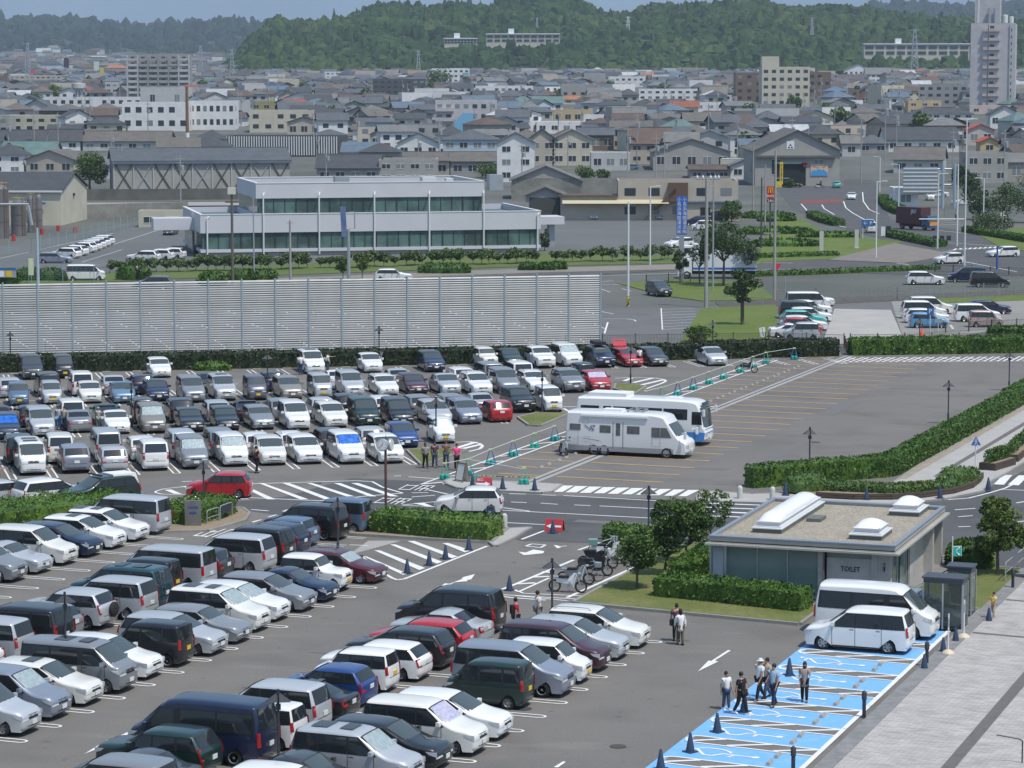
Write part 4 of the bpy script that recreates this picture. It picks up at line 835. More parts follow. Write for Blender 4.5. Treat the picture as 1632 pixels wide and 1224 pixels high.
def tree(base,crown_c,rx,rz,label,m=TREEL,n=2600,size=.10,clumps=26,cl=.34,group=None,name='tree',trunk=.09,seed=1,cat='tree',lobes=None,fork=.5,z=0):
    """base: ground point, crown_c: centre relative to the base"""
    r=np.random.default_rng(seed); root=thing(name,label,cat,base,group=group)
    C=[]; lobes=lobes or [(crown_c,rx,rz,1)]
    tot=sum(l[3] for l in lobes)
    for (c,ax,az_,wt) in lobes:
        k=max(4,int(clumps*wt/tot))
        for i in range(k):
            u=r.normal(size=3); u/=np.linalg.norm(u); f=.45+.55*r.random()**.5
            C.append((np.array(c)+u*np.array([ax,ax,az_])*f*(1-cl*.5),cl*ax*(.7+.6*r.random())))
    P=[]; per=n//len(C)
    for c,s in C:
        u=r.normal(size=(per,3)); u/=np.linalg.norm(u,axis=1)[:,None]; rad=(.55+.45*r.random(per)**.4)[:,None]
        P.append(c+u*rad*s*np.array([1,1,.75]))
    me=leaves(np.vstack(P),size,'crown',m,seed=seed); o=ob('crown',me,None,root)
    tb=MB(); c0=lobes[0][0]; top=Vector(c0)*1.0; f=Vector((0,0,0)).lerp(top,fork)+Vector((r.normal()*.04,r.normal()*.04,0))
    tb.bar((0,0,-.1),f,trunk,7,trunk*.75)
    for i in r.choice(len(C),min(len(C),9),replace=False):
        c=Vector(C[i][0]); mdl=f.lerp(c,.5)+Vector((0,0,-.1)); tb.bar(f,mdl,trunk*.5,5,trunk*.32); tb.bar(mdl,c,trunk*.32,5,trunk*.12)
    ob('trunk',tb,BARK,root,smooth=50); return root
def shrub(base,rx,ry,h,label,m=HG,n=900,size=.09,group=None,seed=1,name='shrub',cat='shrub',rz=0):
    r=np.random.default_rng(seed); u=r.normal(size=(n,3)); u/=np.linalg.norm(u,axis=1)[:,None]; u[:,2]=np.abs(u[:,2])
    # squarish clipped dome
    e=.7; q=np.sign(u)*np.abs(u)**e; P=q*np.array([rx,ry,h])*(.9+.12*r.random((n,1))); P+=r.normal(size=P.shape)*.02*max(rx,1)
    me=leaves(P,size,name,m,seed=seed)
    core=MB(); core.lathe([(rx*.92,0),(rx*.9,h*.5),(rx*.7,h*.82),(.01,h*.9)],10); cm=core.mesh('c')
    for v in cm.vertices: v.co.y*=ry/rx
    import bmesh
    bm=bmesh.new(); bm.from_mesh(me); bm.from_mesh(cm); bm.to_mesh(me); bm.free()
    o=ob(name,me,None,None,loc=base,rz=rz,label=label,cat=cat,group=group); return o
hedge(px([(590,851),(640,855),(700,861),(776,866)]),2.3,1.05,HGB,'long clipped hedge beside the white hatchback and parking post',dens=80,seed=2)
hedge([at(-120,892),at(-20,846),at(60,834),at(140,827),at(205,824)],4.2,.8,HGB,'broad mass of bushes at the left edge behind white cars',dens=55,seed=3,rough=.25)
hedge(px([(243,835),(270,838),(298,840)]),1.5,.8,HGB,'low clipped hedge left of the stone monument',dens=80,seed=4,rough=.2)
hedge(px([(320,838),(345,830),(378,822)]),2.2,.95,HGB,'rounded clipped bush right of the stone monument',dens=80,seed=5,rough=.25)
hedge(px([(1040,954),(1120,962),(1200,971),(1275,979)]),1.5,.95,HG,'clipped hedge in front of the toilet block wall',dens=85,seed=6)
hedge(px([(1062,930),(1090,915),(1125,893)]),1.3,.95,HG,'clipped hedge running back along the louvred end of the toilet block',dens=85,seed=7,side=-1)
hedge(px([(1378,984),(1420,986),(1468,990)]),1.0,.75,HG,'low hedge between the long van and the phone box',dens=85,seed=17)
hedge(px([(958,876),(990,880),(1040,884)]),1.6,1.1,HGB,'bright hedge behind the motorcycles and round trees',dens=80,seed=8,rough=.2)
hedge(px([(1203,779),(1286,772)]),1.2,1.2,HG,'squared hedge left of the lamp by the bus park',dens=75,seed=9)
hedge(px([(1289,771),(1420,761),(1437,757),(1520,711),(1611,660),(1618,656)]),1.2,1.2,HG,'long hedge bending along the bus park edge',dens=75,seed=10)
hedge(px([(1620,655),(1760,574)]),1.2,1.35,HG,'hedge section at the right frame edge',dens=60,seed=11)
g='dark hedges behind the far car park'
hedge(px([(-150,595),(150,592),(475,586)]),1.6,1.25,HBR,'brown-green hedge at the left end of the far car park',dens=45,size=.12,group=g,seed=12)
hedge(px([(480,586),(606,583)]),1.6,1.25,HBR,'short brown-green hedge behind the two people at a white minivan',dens=45,size=.12,group=g,seed=13)
hedge(px([(614,583),(1120,573)]),1.5,1.2,HBR,'brown-green hedge behind the red estate car with its tailgate up',dens=45,size=.12,group=g,seed=14)
hedge(px([(1122,573),(1338,568)]),1.6,1.35,HBR,'brown-green hedge right of the silver liftback',dens=45,size=.12,group=g,seed=15)
hedge(px([(1358,567),(1632,563),(1800,560)]),1.7,1.35,HG,'green hedge behind the white hatched strip',dens=50,size=.12,seed=16)
hedge(px([(1585,545),(1800,541)]),2.0,1.2,HG,'dark green hedge block behind the green hedge at right',dens=50,size=.12,seed=18)
hedge(px([(1205,412),(1338,408)]),1.2,.45,HG,'low hedge along the front of the mounded park lawn',dens=25,size=.16,seed=19)
hedge(px([(1200,441),(1500,430)]),1.0,.45,HG,'low roadside hedge below the junction',dens=22,size=.16,seed=20)
hedge(px([(1408,377),(1450,386),(1488,394)]),2.0,.8,HG,'traffic island hedge beside the signal box',dens=25,size=.18,seed=21)
hedge(px([(1285,346),(1308,355),(1328,360)]),2.0,.9,HG,'curved island hedge on the left of the road',dens=25,size=.18,seed=22)
hedge(px([(1398,320),(1410,334),(1428,342)]),2.4,1.1,HG,'curved hedge on the right of the road by the blank signboard',dens=22,size=.2,seed=23)
hedge(px([(1532,370),(1580,378),(1640,388),(1700,396)]),1.8,.8,HG,'low hedge along the pavement left of the orange board',dens=25,size=.16,seed=24)
# clumped grass tuft
shrub(at(338,590),1.6,.7,.7,'bright green clump of weeds in front of the brown hedge',m=HGB,n=700,size=.12,seed=25)
g='clipped bushes on the far verge'
for i,(x,y,w_,d_,hh,lb) in enumerate(((48,447,1.8,1.2,1.5,'clipped bush left of the white van, nearer the pole'),(80,447,1.8,1.2,1.5,'clipped bush beside the white van'),(100,448,.6,.6,.8,'tiny clipped bush right behind the white van'),(385,447,1.9,1.1,1.4,'dark squared bush right of the brown pole'),(417,446,2.0,1.1,1.3,'dark squared bush right of the brown pole, second of the pair'),(338,454,1.8,1.2,1.5,'round dark bush right of the mauve minivan'),(696,436,2.4,1.1,1.3,'long squared bush on the verge, left of a pair'),(724,436,2.1,1.1,1.3,'squared bush on the verge, right of a pair'),(841,431,1.2,.9,1.0,'small bush below the office right corner'),(870,431,1.1,.9,1.0,'small bush right below the office, middle of three'),(888,430,1.3,.9,1.0,'small bush right below the office, last of three'),(213,446,2.2,1.2,1.8,'leafy bush beside the motorcyclist on the verge'),(17,455,1.2,1.0,1.9,'sapling bush at the left by the road'))):
    shrub(at(x,y)+Vector((0,0,.05)),w_,d_,hh,lb,m=HG,n=420,size=.18,group=g,seed=30+i)
g='clipped mounds in the small park'
for i,(x,y,w_,d_,hh,lb) in enumerate(((1225,372,6,4,1.5,'big clipped mound at the left of the small park'),(1262,372,4.5,3,1.3,'clipped mound in the middle of the small park'),(1320,378,6,2.2,1.2,'long clipped mound beside the dark post'),(1252,392,6.5,3,1.5,'long clipped mound nearest the white marker stone'),(1224,347,6,3.5,1.5,'grassy clipped mound behind the utility poles'),(1238,352,4,3,1.2,'flat mound beside the grassy mound'))):
    shrub(at(x,y)+Vector((0,0,.05)),w_*.8,d_*.8,hh*.62,lb,m=HG,n=900,size=.24,group=g,seed=50+i)
# trees by the toilet block
tree(at(1015,941),(0,0,1.95),1.12,.98,'small round-crowned tree nearest the motorcycles',m=TREEL,n=5200,size=.075,clumps=44,cl=.34,seed=61,fork=.55,trunk=.07,cat='tree')
tree(at(1057,920),(.2,0,2.5),1.15,1.6,'taller dense tree in the middle of the lawn trees',m=TREEL,n=6000,size=.08,clumps=54,cl=.34,seed=62,fork=.3,trunk=.09,lobes=[((.35,0,3.0),1.05,1.0,5),((0.1,0,1.7),.95,.8,3)])
tree(at(1092,902),(.15,.2,2.2),1.1,1.2,'dense tree behind the tall tree, close to the louvred wall',m=TREEL,n=4200,size=.08,clumps=40,cl=.34,seed=63,fork=.45,trunk=.08)
tree(at(1134,868),(0,0,1.9),1.15,1.15,'thin see-through tree at the back corner of the toilet block',m=TREEL,n=2100,size=.07,clumps=60,cl=.20,seed=64,fork=.4,trunk=.05)
tree(at(1590,918),(0,0,2.1),1.45,1.2,'broad tree with bright yellow-green leaves right of the toilet block',m=TREEY,n=7500,size=.085,clumps=60,cl=.30,seed=65,fork=.4,trunk=.10,lobes=[((0,0,3.1),1.15,.9,5),((-.3,0,2.0),1.25,.75,4),((.7,0,1.9),1.0,.7,3)])
shrub(at(1545,905)+Vector((0,0,.1)),1.2,1.0,1.35,'squared dark bush between toilet block and broad tree',m=HG,n=2200,size=.085,seed=66)
# mid distance trees
def t_at(x,y,ytop,wpx,label,m=TREEL,n=2200,cl=.36,group=None,seed=1,name='tree',trunkf=.35,size=None,clumps=26,trunk=None,lobes=None):
    b=at(x,y) if y>360 else att(x,y); sc=F_PX/b.y; H=(y-ytop)/sc; rx=wpx/2/sc; rz=H*(1-trunkf)/2; cz=H-rz
    return tree(b,(0,0,cz),rx,rz,label,m=m,n=n,size=size or max(.12,1.0/sc*1.6),clumps=clumps,cl=cl,group=group,seed=seed,name=name,trunk=trunk or max(.06,rx*.07))
g='pines by the road junction'
t_at(1153,456,346,86,'wide umbrella pine in front of the white truck, largest of the pines',m=PINEL,n=6500,cl=.30,group=g,seed=71,name='pine_tree',trunkf=.42,clumps=46,trunk=.16)
t_at(1084,452,395,26,'slender pine left of the tall concrete pole',m=PINEL,n=1300,group=g,seed=72,name='pine_tree',trunkf=.3)
t_at(1115,453,378,40,'pine just left of the tall concrete pole',m=PINEL,n=1900,group=g,seed=73,name='pine_tree',trunkf=.4)
t_at(1190,444,385,46,'pine right of the umbrella pine',m=PINEL,n=2200,group=g,seed=74,name='pine_tree',trunkf=.3)
# layered pine on the verge
b=at(1183,518); tree(b,(0,0,3.4),1.5,.5,'layered garden pine standing alone on the grass verge',m=PINEL,n=3400,size=.12,clumps=34,cl=.36,group=g,seed=75,name='pine_tree',fork=.98,trunk=.2,lobes=[((0,0,5.0),1.1,.45,3),((.3,0,4.1),1.5,.35,4),((-.5,0,3.3),1.5,.3,4),((.4,0,2.5),.9,.25,2)])
t_at(1116,545,520,50,'sprawling shrub by the picket fence left of the verge sign',m=HG,n=1500,seed=76,trunkf=.1,name='shrub')
t_at(546,446,415,24,'young street tree in front of the louvred screen top, left of two',m=TREEL,n=700,seed=77); t_at(577,446,408,22,'young yellow-green street tree by the blue banner pole',m=TREEY,n=700,seed=78)
t_at(143,304,240,58,'big dark rounded tree beside the braced warehouse',m=TREEL,n=5200,seed=79,trunkf=.08,cl=.34,clumps=46); 
t_at(932,300,262,36,'leafy tree behind the workshop roof, left of a pair',m=TREEL,n=1700,seed=80,trunkf=.1); t_at(962,300,268,28,'leafy tree behind the workshop roof, right of a pair',m=TREEL,n=1300,seed=81,trunkf=.1)
t_at(1166,354,318,36,'round bush tree at the workshop right corner',m=TREEL,n=1900,seed=82,trunkf=.05)
t_at(868,400,360,18,'dark conifer at the office right end',m=PINEL,n=900,seed=83,trunkf=.05)
for i,(x,y,yt,w_,lb) in enumerate(((1560,350,300,50,'dark pine beside the green mesh fence'),(1600,352,290,60,'dark spreading pine at the right edge, left of two'),(1640,356,275,70,'dark spreading pine cut by the right edge'),(1545,322,275,40,'dark tree behind the white lamp pole'),(1580,372,338,70,'broad dark shrub mass behind the leaning orange board'),(1530,300,262,30,'dark tree behind the gantry sign'))):
    t_at(x,y,yt,w_,lb,m=PINEL,n=2300,seed=90+i,trunkf=.12,name='pine_tree',group='dark trees by the right edge')
for i,(x,y,yt,w_,lb) in enumerate(((1265,178,152,26,'round tree before the cream five-storey building'),(700,148,108,44,'dark wooded clump beside the white school tower'),(1258,300,286,16,'shrub beside the yellow shop banners'),(560,200,182,24,'dark conifer among houses left of centre'),(690,262,242,26,'garden tree behind the brick chimney'),(968,262,240,20,'garden tree beside the car deck'),(30,262,235,30,'garden tree at the left behind the cream warehouse'),(780,284,262,50,'dark bushes behind the office roof'))):
    t_at(x,y,yt,w_,lb,m=TREEL,n=1500,seed=100+i,trunkf=.1,group='trees among the houses')
# row of young trees along the verge
VERGE=leafmat('verge_tree_leaves',[(.055,.09,.03),(.09,.14,.045),(.14,.19,.07)],scale=.8)  # greens paled and greyed: distance haze put into the leaf colour
pr=None; g='young trees along the office verge'
vx=[175,196,214,236,250,268,284,300,312,330,344,357,372,388,404,418,432,447,462,478,494,510,524,540,556,570,586,600,614,632,648,662,676,690,706,722,738,752,768,782,798,812,826,842,858,884,900,914,928,944,960,975,990,1004,1020,1036,1052,1066]
protos=[]; YT=[]
for k in range(4):
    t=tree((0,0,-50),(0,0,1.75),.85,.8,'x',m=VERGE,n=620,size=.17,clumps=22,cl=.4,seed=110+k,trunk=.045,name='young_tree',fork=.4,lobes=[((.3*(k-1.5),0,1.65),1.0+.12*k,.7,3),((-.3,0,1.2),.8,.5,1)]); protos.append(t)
for i,x in enumerate(vx):
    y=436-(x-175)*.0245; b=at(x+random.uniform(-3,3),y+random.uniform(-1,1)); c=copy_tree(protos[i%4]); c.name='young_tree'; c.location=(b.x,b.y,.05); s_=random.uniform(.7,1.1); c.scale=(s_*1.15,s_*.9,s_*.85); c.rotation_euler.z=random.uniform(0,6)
    tag(c,'x','tree',g); YT.append((x,c,'left of the brown pole' if x<372 else 'between brown pole and blue banner pole' if x<556 else 'between banner pole and office right corner' if x<862 else 'right of the office corner'))
nth(YT,'thin young verge tree')
for t in protos: drop_tree(t)
# flower bed with a timber edge
TIMB=mat('dark_timber',(.075,.055,.042),.85,noise=.3,nscale=2,stretch=(1,1,12))
def kerbwall(pts,h,label,w_=.15,name='timber_edging',m=TIMB,z0=.0,cat='edging'):
    mb=MB(); p=px(pts)
    for a,b in zip(p,p[1:]):
        for k in range(3): z=z0+h*k/3; mb.obox((a+b)/2,(b-a),(b-a).length/2,w_/2-.004*k,z+.01,z+h/3-.012)
    return ob(name,mb,m,label=label,cat=cat)
kerbwall([(1300,796),(1360,799),(1420,799),(1470,796),(1520,789),(1550,780),(1562,770),(1566,764)],.45,'curved timber edging of the flower bed')
ob('soil_bed',MB().poly(up(px([(1262,789),(1300,796),(1360,799),(1420,798),(1470,794),(1520,787),(1550,779),(1562,768),(1552,760),(1500,768),(1420,774),(1330,777),(1270,780)])),.2),DIRT,kind='structure')
g='flowering plants in the timber-edged bed'
fl=[(1272,788,.9,1.0,'leafy plant at the left tip of the flower bed'),(1290,786,1.0,1.1,'tall leafy plant by the lamp in the flower bed')]+[(1308+k*15,790-abs(k-7)*.7,.62,.55,f'low pale-flowering bed plant, {ORD[k]} from the left end of the low row') for k in range(14)]+[(1512,782,.8,.8,'leafy plant right of the low flower row'),(1524,776,1.0,1.1,'tall leafy plant near the crossing sign'),(1540,772,.9,.9,'bushy plant beside the crossing sign post')]
PLANT=leafmat('flower_bed_leaves',[(.04,.09,.02),(.09,.16,.035),(.16,.22,.09)],scale=2)
for i,(x,y,r_,h_,lb) in enumerate(fl): shrub(at(x,y)+Vector((0,0,.2)),r_,r_*.8,h_,lb,m=PLANT,n=420,size=.075,group=g,seed=200+i,name='flowering_plant',cat='plant')
for k,(x0,y0,x1,y1) in enumerate(((1573,752,1606,742),(1609,738,1640,712))):
    p=at(x0,y0); q=at(x1,y1); t=thing('planter_box','dark timber planter with shrubs at the kerb, '+('nearer the crossing sign' if k==0 else 'cut by the right edge'),'planter',(p+q)/2,group='timber planters')
    d=q-p; mb=MB(); 
    for j in range(3): mb.obox((0,0),d,d.length/2,.55-.004*j,.1+.15*j,.24+.15*j)
    ob('box',mb,TIMB,t); ob('soil',MB().obox((0,0),d,d.length/2-.06,.48,.5,.56),DIRT,t)
    P=[]; r=np.random.default_rng(5+k)
    for j in range(14):
        c=np.array([d.x,d.y,0])*(j/13-.5)*.9; c[2]=.95; u=r.normal(size=(110,3)); u/=np.linalg.norm(u,axis=1)[:,None]; P.append(c+u*np.array([.35,.35,.5])*(.6+.4*r.random((110,1))))
    ob('shrubs',leaves(np.vstack(P),.075,'shrubs',HG,seed=9),None,t)
# ---------------------------------------------------------------- screens, railings, fences
STEEL=mat('galvanised_steel',(.42,.45,.47),.45,metal=.5,noise=.08,nscale=1); BLUESTEEL=mat('pale_blue_posts',(.33,.42,.48),.5,metal=.2)
DKMET=mat('dark_blue_grey_metal',(.03,.035,.045),.5); BROWNM=mat('brown_iron',(.09,.055,.04),.7,noise=.2,nscale=3); SLAT=mat('louvre_slats',(.36,.375,.38),.55,metal=.2,col2=(.27,.275,.27),nscale=.35)
pA,pB=at(-160,577),at(957,553); nb=21; sc_t=thing('louvred_screen','long tall screen fence of grey louvre slats between the car parks','fence',pA,0)
HS=(553-437)/F_PX*pB.length; HS=hgt(957,437,pB)
for k in range(nb+1):
    p=pA.lerp(pB,k/nb)-pA; ob('post',MB().box(-.065,.065,-.09,.09,0,HS+.1),BLUESTEEL,sc_t,loc=p,rz=math.atan2((pB-pA).y,(pB-pA).x))
dd=(pB-pA); bl=dd.length/nb; rzA=math.atan2(dd.y,dd.x)
mb=MB()
ns=32
for j in range(ns):
    z=.35+(HS-.35)*j/ns; x0,x1=.06,bl-.06
    mb.add([(x0,-.05,z),(x1,-.05,z),(x1,.05,z+.118),(x0,.05,z+.118),(x0,-.055,z+.012),(x1,-.055,z+.012),(x1,.045,z+.13),(x0,.045,z+.13)],[(0,3,2,1),(4,5,6,7),(0,1,5,4),(1,2,6,5),(2,3,7,6),(3,0,4,7)])
mb.box(.1,bl-.1,.09,.13,HS*.33,HS*.33+.06); mb.box(.1,bl-.1,.09,.13,HS*.7,HS*.7+.06)
pm=mb.mesh('louvre_panel'); pm.materials.append(SLAT)
for k in range(nb): ob('louvre_panel',pm,None,sc_t,loc=pA.lerp(pB,k/nb)-pA,rz=rzA)
def railing(pts,h,label,m=BROWNM,step=.14,post=1.9,name='picket_railing',group=None,thin=.012,top=True,z0=0):
    p=px(pts) if not isinstance(pts[0],Vector) else pts; root=thing(name,label,'railing',p[0],group=group); ps=MB(); tot=0
    for a,b in zip(p,p[1:]):
        L=(b-a).length; d=(b-a).normalized(); n=max(1,int(L/post))
        for k in range(n+1):
            q=a+(b-a)*k/n-p[0]; ob('post',MB().box(-.04,.04,-.04,.04,z0,z0+h+.06),m,root,loc=q,rz=math.atan2(d.y,d.x))
        rb=MB(); a0,b0=a-p[0],b-p[0]
        for z in (h*.12,h*.92): rb.bar((a0.x,a0.y,z0+z),(b0.x,b0.y,z0+z),.02,4)
        for k in range(int(L/step)): q=a0+d*(k+.5)*step; rb.box(q.x-thin,q.x+thin,q.y-thin,q.y+thin,z0+h*.12,z0+h*.92)
        ob('pickets',rb,m,root)
    return root
g='brown picket railings behind the hedges'
railing([(-100,572),(300,566),(600,560)],1.15,'brown picket railing in front of the louvred screen, left stretch',group=g,post=3.0)
railing([(602,560),(960,553),(1220,549)],1.15,'brown picket railing behind the far row of cars, middle stretch',group=g,post=3.0)
railing([(1225,549),(1345,552),(1350,566)],1.15,'brown picket railing in front of the small white cars',group=g,post=2.4)
railing([(1355,551),(1700,548)],1.1,'brown picket railing behind the green hedge at right',group=g,post=2.4)
railing([(1470,533),(1580,526),(1700,522)],1.0,'grey railing in front of the sky-blue hatchback',m=DKMET,group=None,post=2.4)
railing([(1030,453),(1135,448)],1.1,'dark roadside railing left of the pines',m=DKMET,post=2.4,step=.22)
railing([(1490,434),(1760,444)],1.0,'dark roadside railing right of the turning hatchback',m=DKMET,post=2.4,step=.22)
def meshfence(pts,h,label,m=STEEL,post=3,tint=None,group=None):
    p=px(pts); root=thing('mesh_fence',label,'fence',p[0],group=group)
    for a,b in zip(p,p[1:]):
        L=(b-a).length; n=max(1,int(L/post))
        for k in range(n+1):
            q=a+(b-a)*k/n-p[0]; ob('post',MB().bar((0,0,0),(0,0,h),.045,6),m,root,loc=q)
        a0,b0=a-p[0],b-p[0]; w_=MB()
        for k in range(int(h/.22)+1): z=.1+k*.22; w_.bar((a0.x,a0.y,z),(b0.x,b0.y,z),.008,3)
        for k in range(int(L/.5)): q=a0+(b0-a0)*k*.5/L; w_.bar((q.x,q.y,.1),(q.x,q.y,h-.1),.008,3)
        ob('wire_mesh',w_,tint or m,root)
    return root
meshfence([(1130,486),(1300,481),(1430,479),(1700,466)],1.5,'long wire mesh fence above the small car park',post=5)
meshfence([(1425,479),(1700,470)],1.5,'nearer wire mesh fence right of the concrete apron',post=4)
GM=mat('green_mesh',(.15,.33,.27),.6)
meshfence([(1505,345),(1600,350)],1.8,'green mesh fence behind the cyclist at the right',m=GM,post=3)
meshfence([(-60,416),(50,402),(225,358)],2.0,'pale green mesh fence along the tank yard',m=mat('pale_green_mesh',(.30,.42,.38),.6),post=5)
meshfence([(0,452),(150,450)],2.2,'blue-grey gate fence at the left yard entrance',m=mat('blue_grey_mesh',(.25,.33,.38),.6),post=3)
# concrete walls
def wall(pts,h,label,m,w_=.2,name='concrete_wall'):
    p=[at(a,b) if b>343 else att(a,b) for a,b in pts]; mb=MB()
    for a,b in zip(p,p[1:]):
        d=(b-a); u=Vector((d.x,d.y,0)).normalized(); v=Vector((-u.y,u.x,0))*w_/2
        q=[a-v,b-v,b+v,a+v]; mb.add([(k.x,k.y,k.z-.3) for k in q]+[(k.x,k.y,k.z+h) for k in q],[(0,3,2,1),(4,5,6,7),(0,1,5,4),(1,2,6,5),(2,3,7,6),(3,0,4,7)])
    return ob(name,mb,m,label=label,cat='wall')
WC=mat('weathered_concrete',(.22,.215,.19),.9,noise=.3,nscale=.4)
wall([(138,348),(230,345),(300,344)],2.4,'low concrete wall between yard and lane',WC)
wall([(138,320),(380,318)],2.2,'dark stained concrete wall at the foot of the braced warehouse',mat('stained_concrete',(.12,.12,.105),.9,noise=.3,nscale=.3))
wall([(815,318),(985,318)],4.2,'old concrete wall with slotted top behind the sheds',WC)
ob('lane',MB().poly(up([att(130,333)+Vector((0,0,.05)),att(400,331)+Vector((0,0,.05)),att(400,325)+Vector((0,0,.05)),att(130,327)+Vector((0,0,.05))]),.4),mat('pale_lane',(.3,.29,.26),.9),kind='structure')

# ---------------------------------------------------------------- street furniture
def lamp_base(pxl,ytop,H=3.0,y=None):
    if y: return at(pxl,y)
    p=at(pxl,ytop,H); return Vector((p.x,p.y,0))
LM=None
def park_lamp(b,label,H=3.0):
    global LM
    if LM is None:
        LM=thing('park_lamp','x','lamp'); 
        ob('post',MB().lathe([(.075,0),(.075,.75),(.05,.8),(.045,H)],8),DKMET,LM,smooth=50)
        h=MB()
        for s in (1,-1):
            h.add([(s*.03,0,H),(s*.43,-.16,H-.34),(s*.43,.16,H-.34),(s*.03,-.17,H-.34),(s*.03,.17,H-.34)],[(0,1,2),(0,3,1),(0,2,4),(3,4,2,1)] if s>0 else [(0,2,1),(0,1,3),(0,4,2),(1,2,4,3)])
        ob('shade',h,DKMET,LM); ob('cap',MB().box(-.05,.05,-.05,.05,H-.06,H+.1),DKMET,LM); ob('bracket',MB().box(-.09,.09,-.07,.07,H-.62,H-.42),DKMET,LM)
    c=copy_tree(LM); c.location=b; c.rotation_euler.z=.15; c.name='park_lamp'; return tag(c,label,'lamp','dark park lamps with peaked shades')
for x,yt,y,lb in ((16,530,None,'peaked park lamp at the far left before the louvred screen'),(604,521,None,'peaked park lamp before the middle of the louvred screen'),(426,565,None,'peaked park lamp in the far car park left of the two people in white'),(209,612,None,'peaked park lamp among cars at the left of the far car park'),(864,595,659,'peaked park lamp beside the white mini van'),(695,651,706,'peaked park lamp beside the white mini car'),(1005,553,611,'peaked park lamp before the red estate car'),(1136,512,None,'peaked park lamp behind the silver liftback'),(1466,508,None,'peaked park lamp near the orange-white cone'),(1608,583,623,'peaked park lamp, farthest of three along the bus park hedge'),(1511,629,676,'peaked park lamp, middle of three along the bus park hedge'),(1290,687,761,'peaked park lamp, nearest of three along the bus park hedge'),(324,738,None,'peaked park lamp in front of the red hatchback'),(538,796,None,'peaked park lamp over the black minivan at the block end'),(1034,777,None,'peaked park lamp left of the lawn trees'),(880,893,None,'peaked park lamp beside the parked scooters'),(103,947,None,'peaked park lamp between silver cars at left'),(443,1103,None,'peaked park lamp beside the long navy van')):
    park_lamp(lamp_base(x,yt,3.0,y),lb)
drop_tree(LM)
WHT=mat('white_metal',(.75,.76,.76),.45); NAVYP=mat('navy_plastic',(.025,.045,.09),.5); GREENP=mat('green_plastic',(.02,.36,.30),.5); BLUEPL=mat('blue_pipe',(.03,.13,.38),.5); PGREEN=mat('green_pipe',(.12,.34,.26),.5); YG=mat('lime_tip',(.55,.7,.2),.5)
ORNG=mat('orange_plastic',(.75,.10,.03),.5); WSTONE=mat('white_stone',(.50,.49,.46),.7,noise=.12,nscale=8)
# station clock on its pole
b=at(615,815); t=thing('clock_post','round two-faced clock on a brown pole','clock',b); Hc=hgt(611,709,b)
ob('pole',MB().bar((0,0,0),(0,0,Hc+.25),.075,10),mat('brown_paint',(.10,.055,.045),.5),t,smooth=50); ob('cap',MB().bar((0,0,Hc+.25),(.03,0,Hc+.55),.018,5),DKMET,t)
for k,(ang,off) in enumerate(((-.25,-.16),(1.25,.26))):
    e=bpy.data.objects.new('clock_head',MB().lathe([(.001,-.10),(.33,-.10),(.355,-.07),(.355,.05),(.33,.08),(.001,.08)],24,axis='y').mesh('clock_head',40)); e.data.materials.append(STEEL); link(e,t); e.location=(off,-.05 if k==0 else .1,Hc); e.rotation_euler.z=ang
    ob('dial',MB().lathe([(.001,-.112),(.30,-.112),(.30,-.10)],24,axis='y'),WHT,e)
    hm=MB(); 
    for h in range(12):
        a=h*PI/6; hm.add([(math.sin(a)*r_+math.cos(a)*w_,-.118,math.cos(a)*r_-math.sin(a)*w_) for r_,w_ in ((.225,-.012),(.225,.012),(.27,.012),(.27,-.012))],[(0,1,2,3)])
    for a,l_,w_ in ((math.radians(25),.16,.016),(math.radians(228),.22,.011)):
        hm.add([(math.sin(a)*r_+math.cos(a)*q,-.122,math.cos(a)*r_-math.sin(a)*q) for r_,q in ((-.03,-w_),(-.03,w_),(l_,w_),(l_,-w_))],[(0,1,2,3)])
    ob('hands',hm,BLACK,e)
# traffic cones
def cone_proto(m,name,band=None):
    t=thing(name,'x','cone'); ob('cone',MB().lathe([(.17,.03),(.045,.70),(.03,.72),(.001,.72)],14),m,t,smooth=50); ob('base',MB().box(-.21,.21,-.21,.21,0,.035),m,t)
    if band: ob('band',MB().lathe([(.132,.22),(.108,.33)],14),band,t); ob('band',MB().lathe([(.09,.42),(.07,.52)],14),band,t)
    return t
cn=cone_proto(NAVYP,'traffic_cone'); cones=[(753,778,'navy cone behind the red exit board'),(801,782,'navy cone on the pale pavement, middle of three'),(852,784,'navy cone at the pavement end near the crossing'),(881,850,'navy cone in front of the red-and-white board'),(649,914,'navy cone on the white hatching, nearest the maroon estate'),(684,901,'navy cone on the white hatching, second from the maroon estate'),(710,891,'navy cone on the white hatching, third from the maroon estate'),(747,877,'navy cone on the white hatching nearest the long hedge'),(812,941,'navy cone at the start of the two-wheeler bay'),(1053,1226,'navy cone by the blue bays cut by the bottom edge'),(1100,1199,'navy cone by the blue bays, second from the bottom edge'),(1143,1167,'navy cone by the blue bays, third from the bottom edge'),(1186,1135,'navy cone beside the walking pair on the blue bays'),(1258,1077,'navy cone in front of the white minivan on the blue bays'),(1473,1070,'navy cone at the dark bollard by the plaza edge'),(1503,1043,'navy cone left of the nearer cream-based pole'),(1523,1026,'navy cone between the two cream-based poles'),(1576,994,'navy cone beside the child at the plaza edge'),(1575,783,'navy cone at the curve by the zebra crossing'),(1498,797,'navy cone in front of the timber flower-bed edging'),(1381,799,'navy cone just behind the toilet block skylight'),(1252,792,'navy cone left of the flower bed')]
for x,y,lb in cones: c=copy_tree(cn); c.name='traffic_cone'; c.location=at(x,y)+Vector((0,0,.015 if y>800 or x<700 else .11)); c.rotation_euler.z=random.uniform(0,1.5); tag(c,lb,'cone','navy traffic cones')
drop_tree(cn)
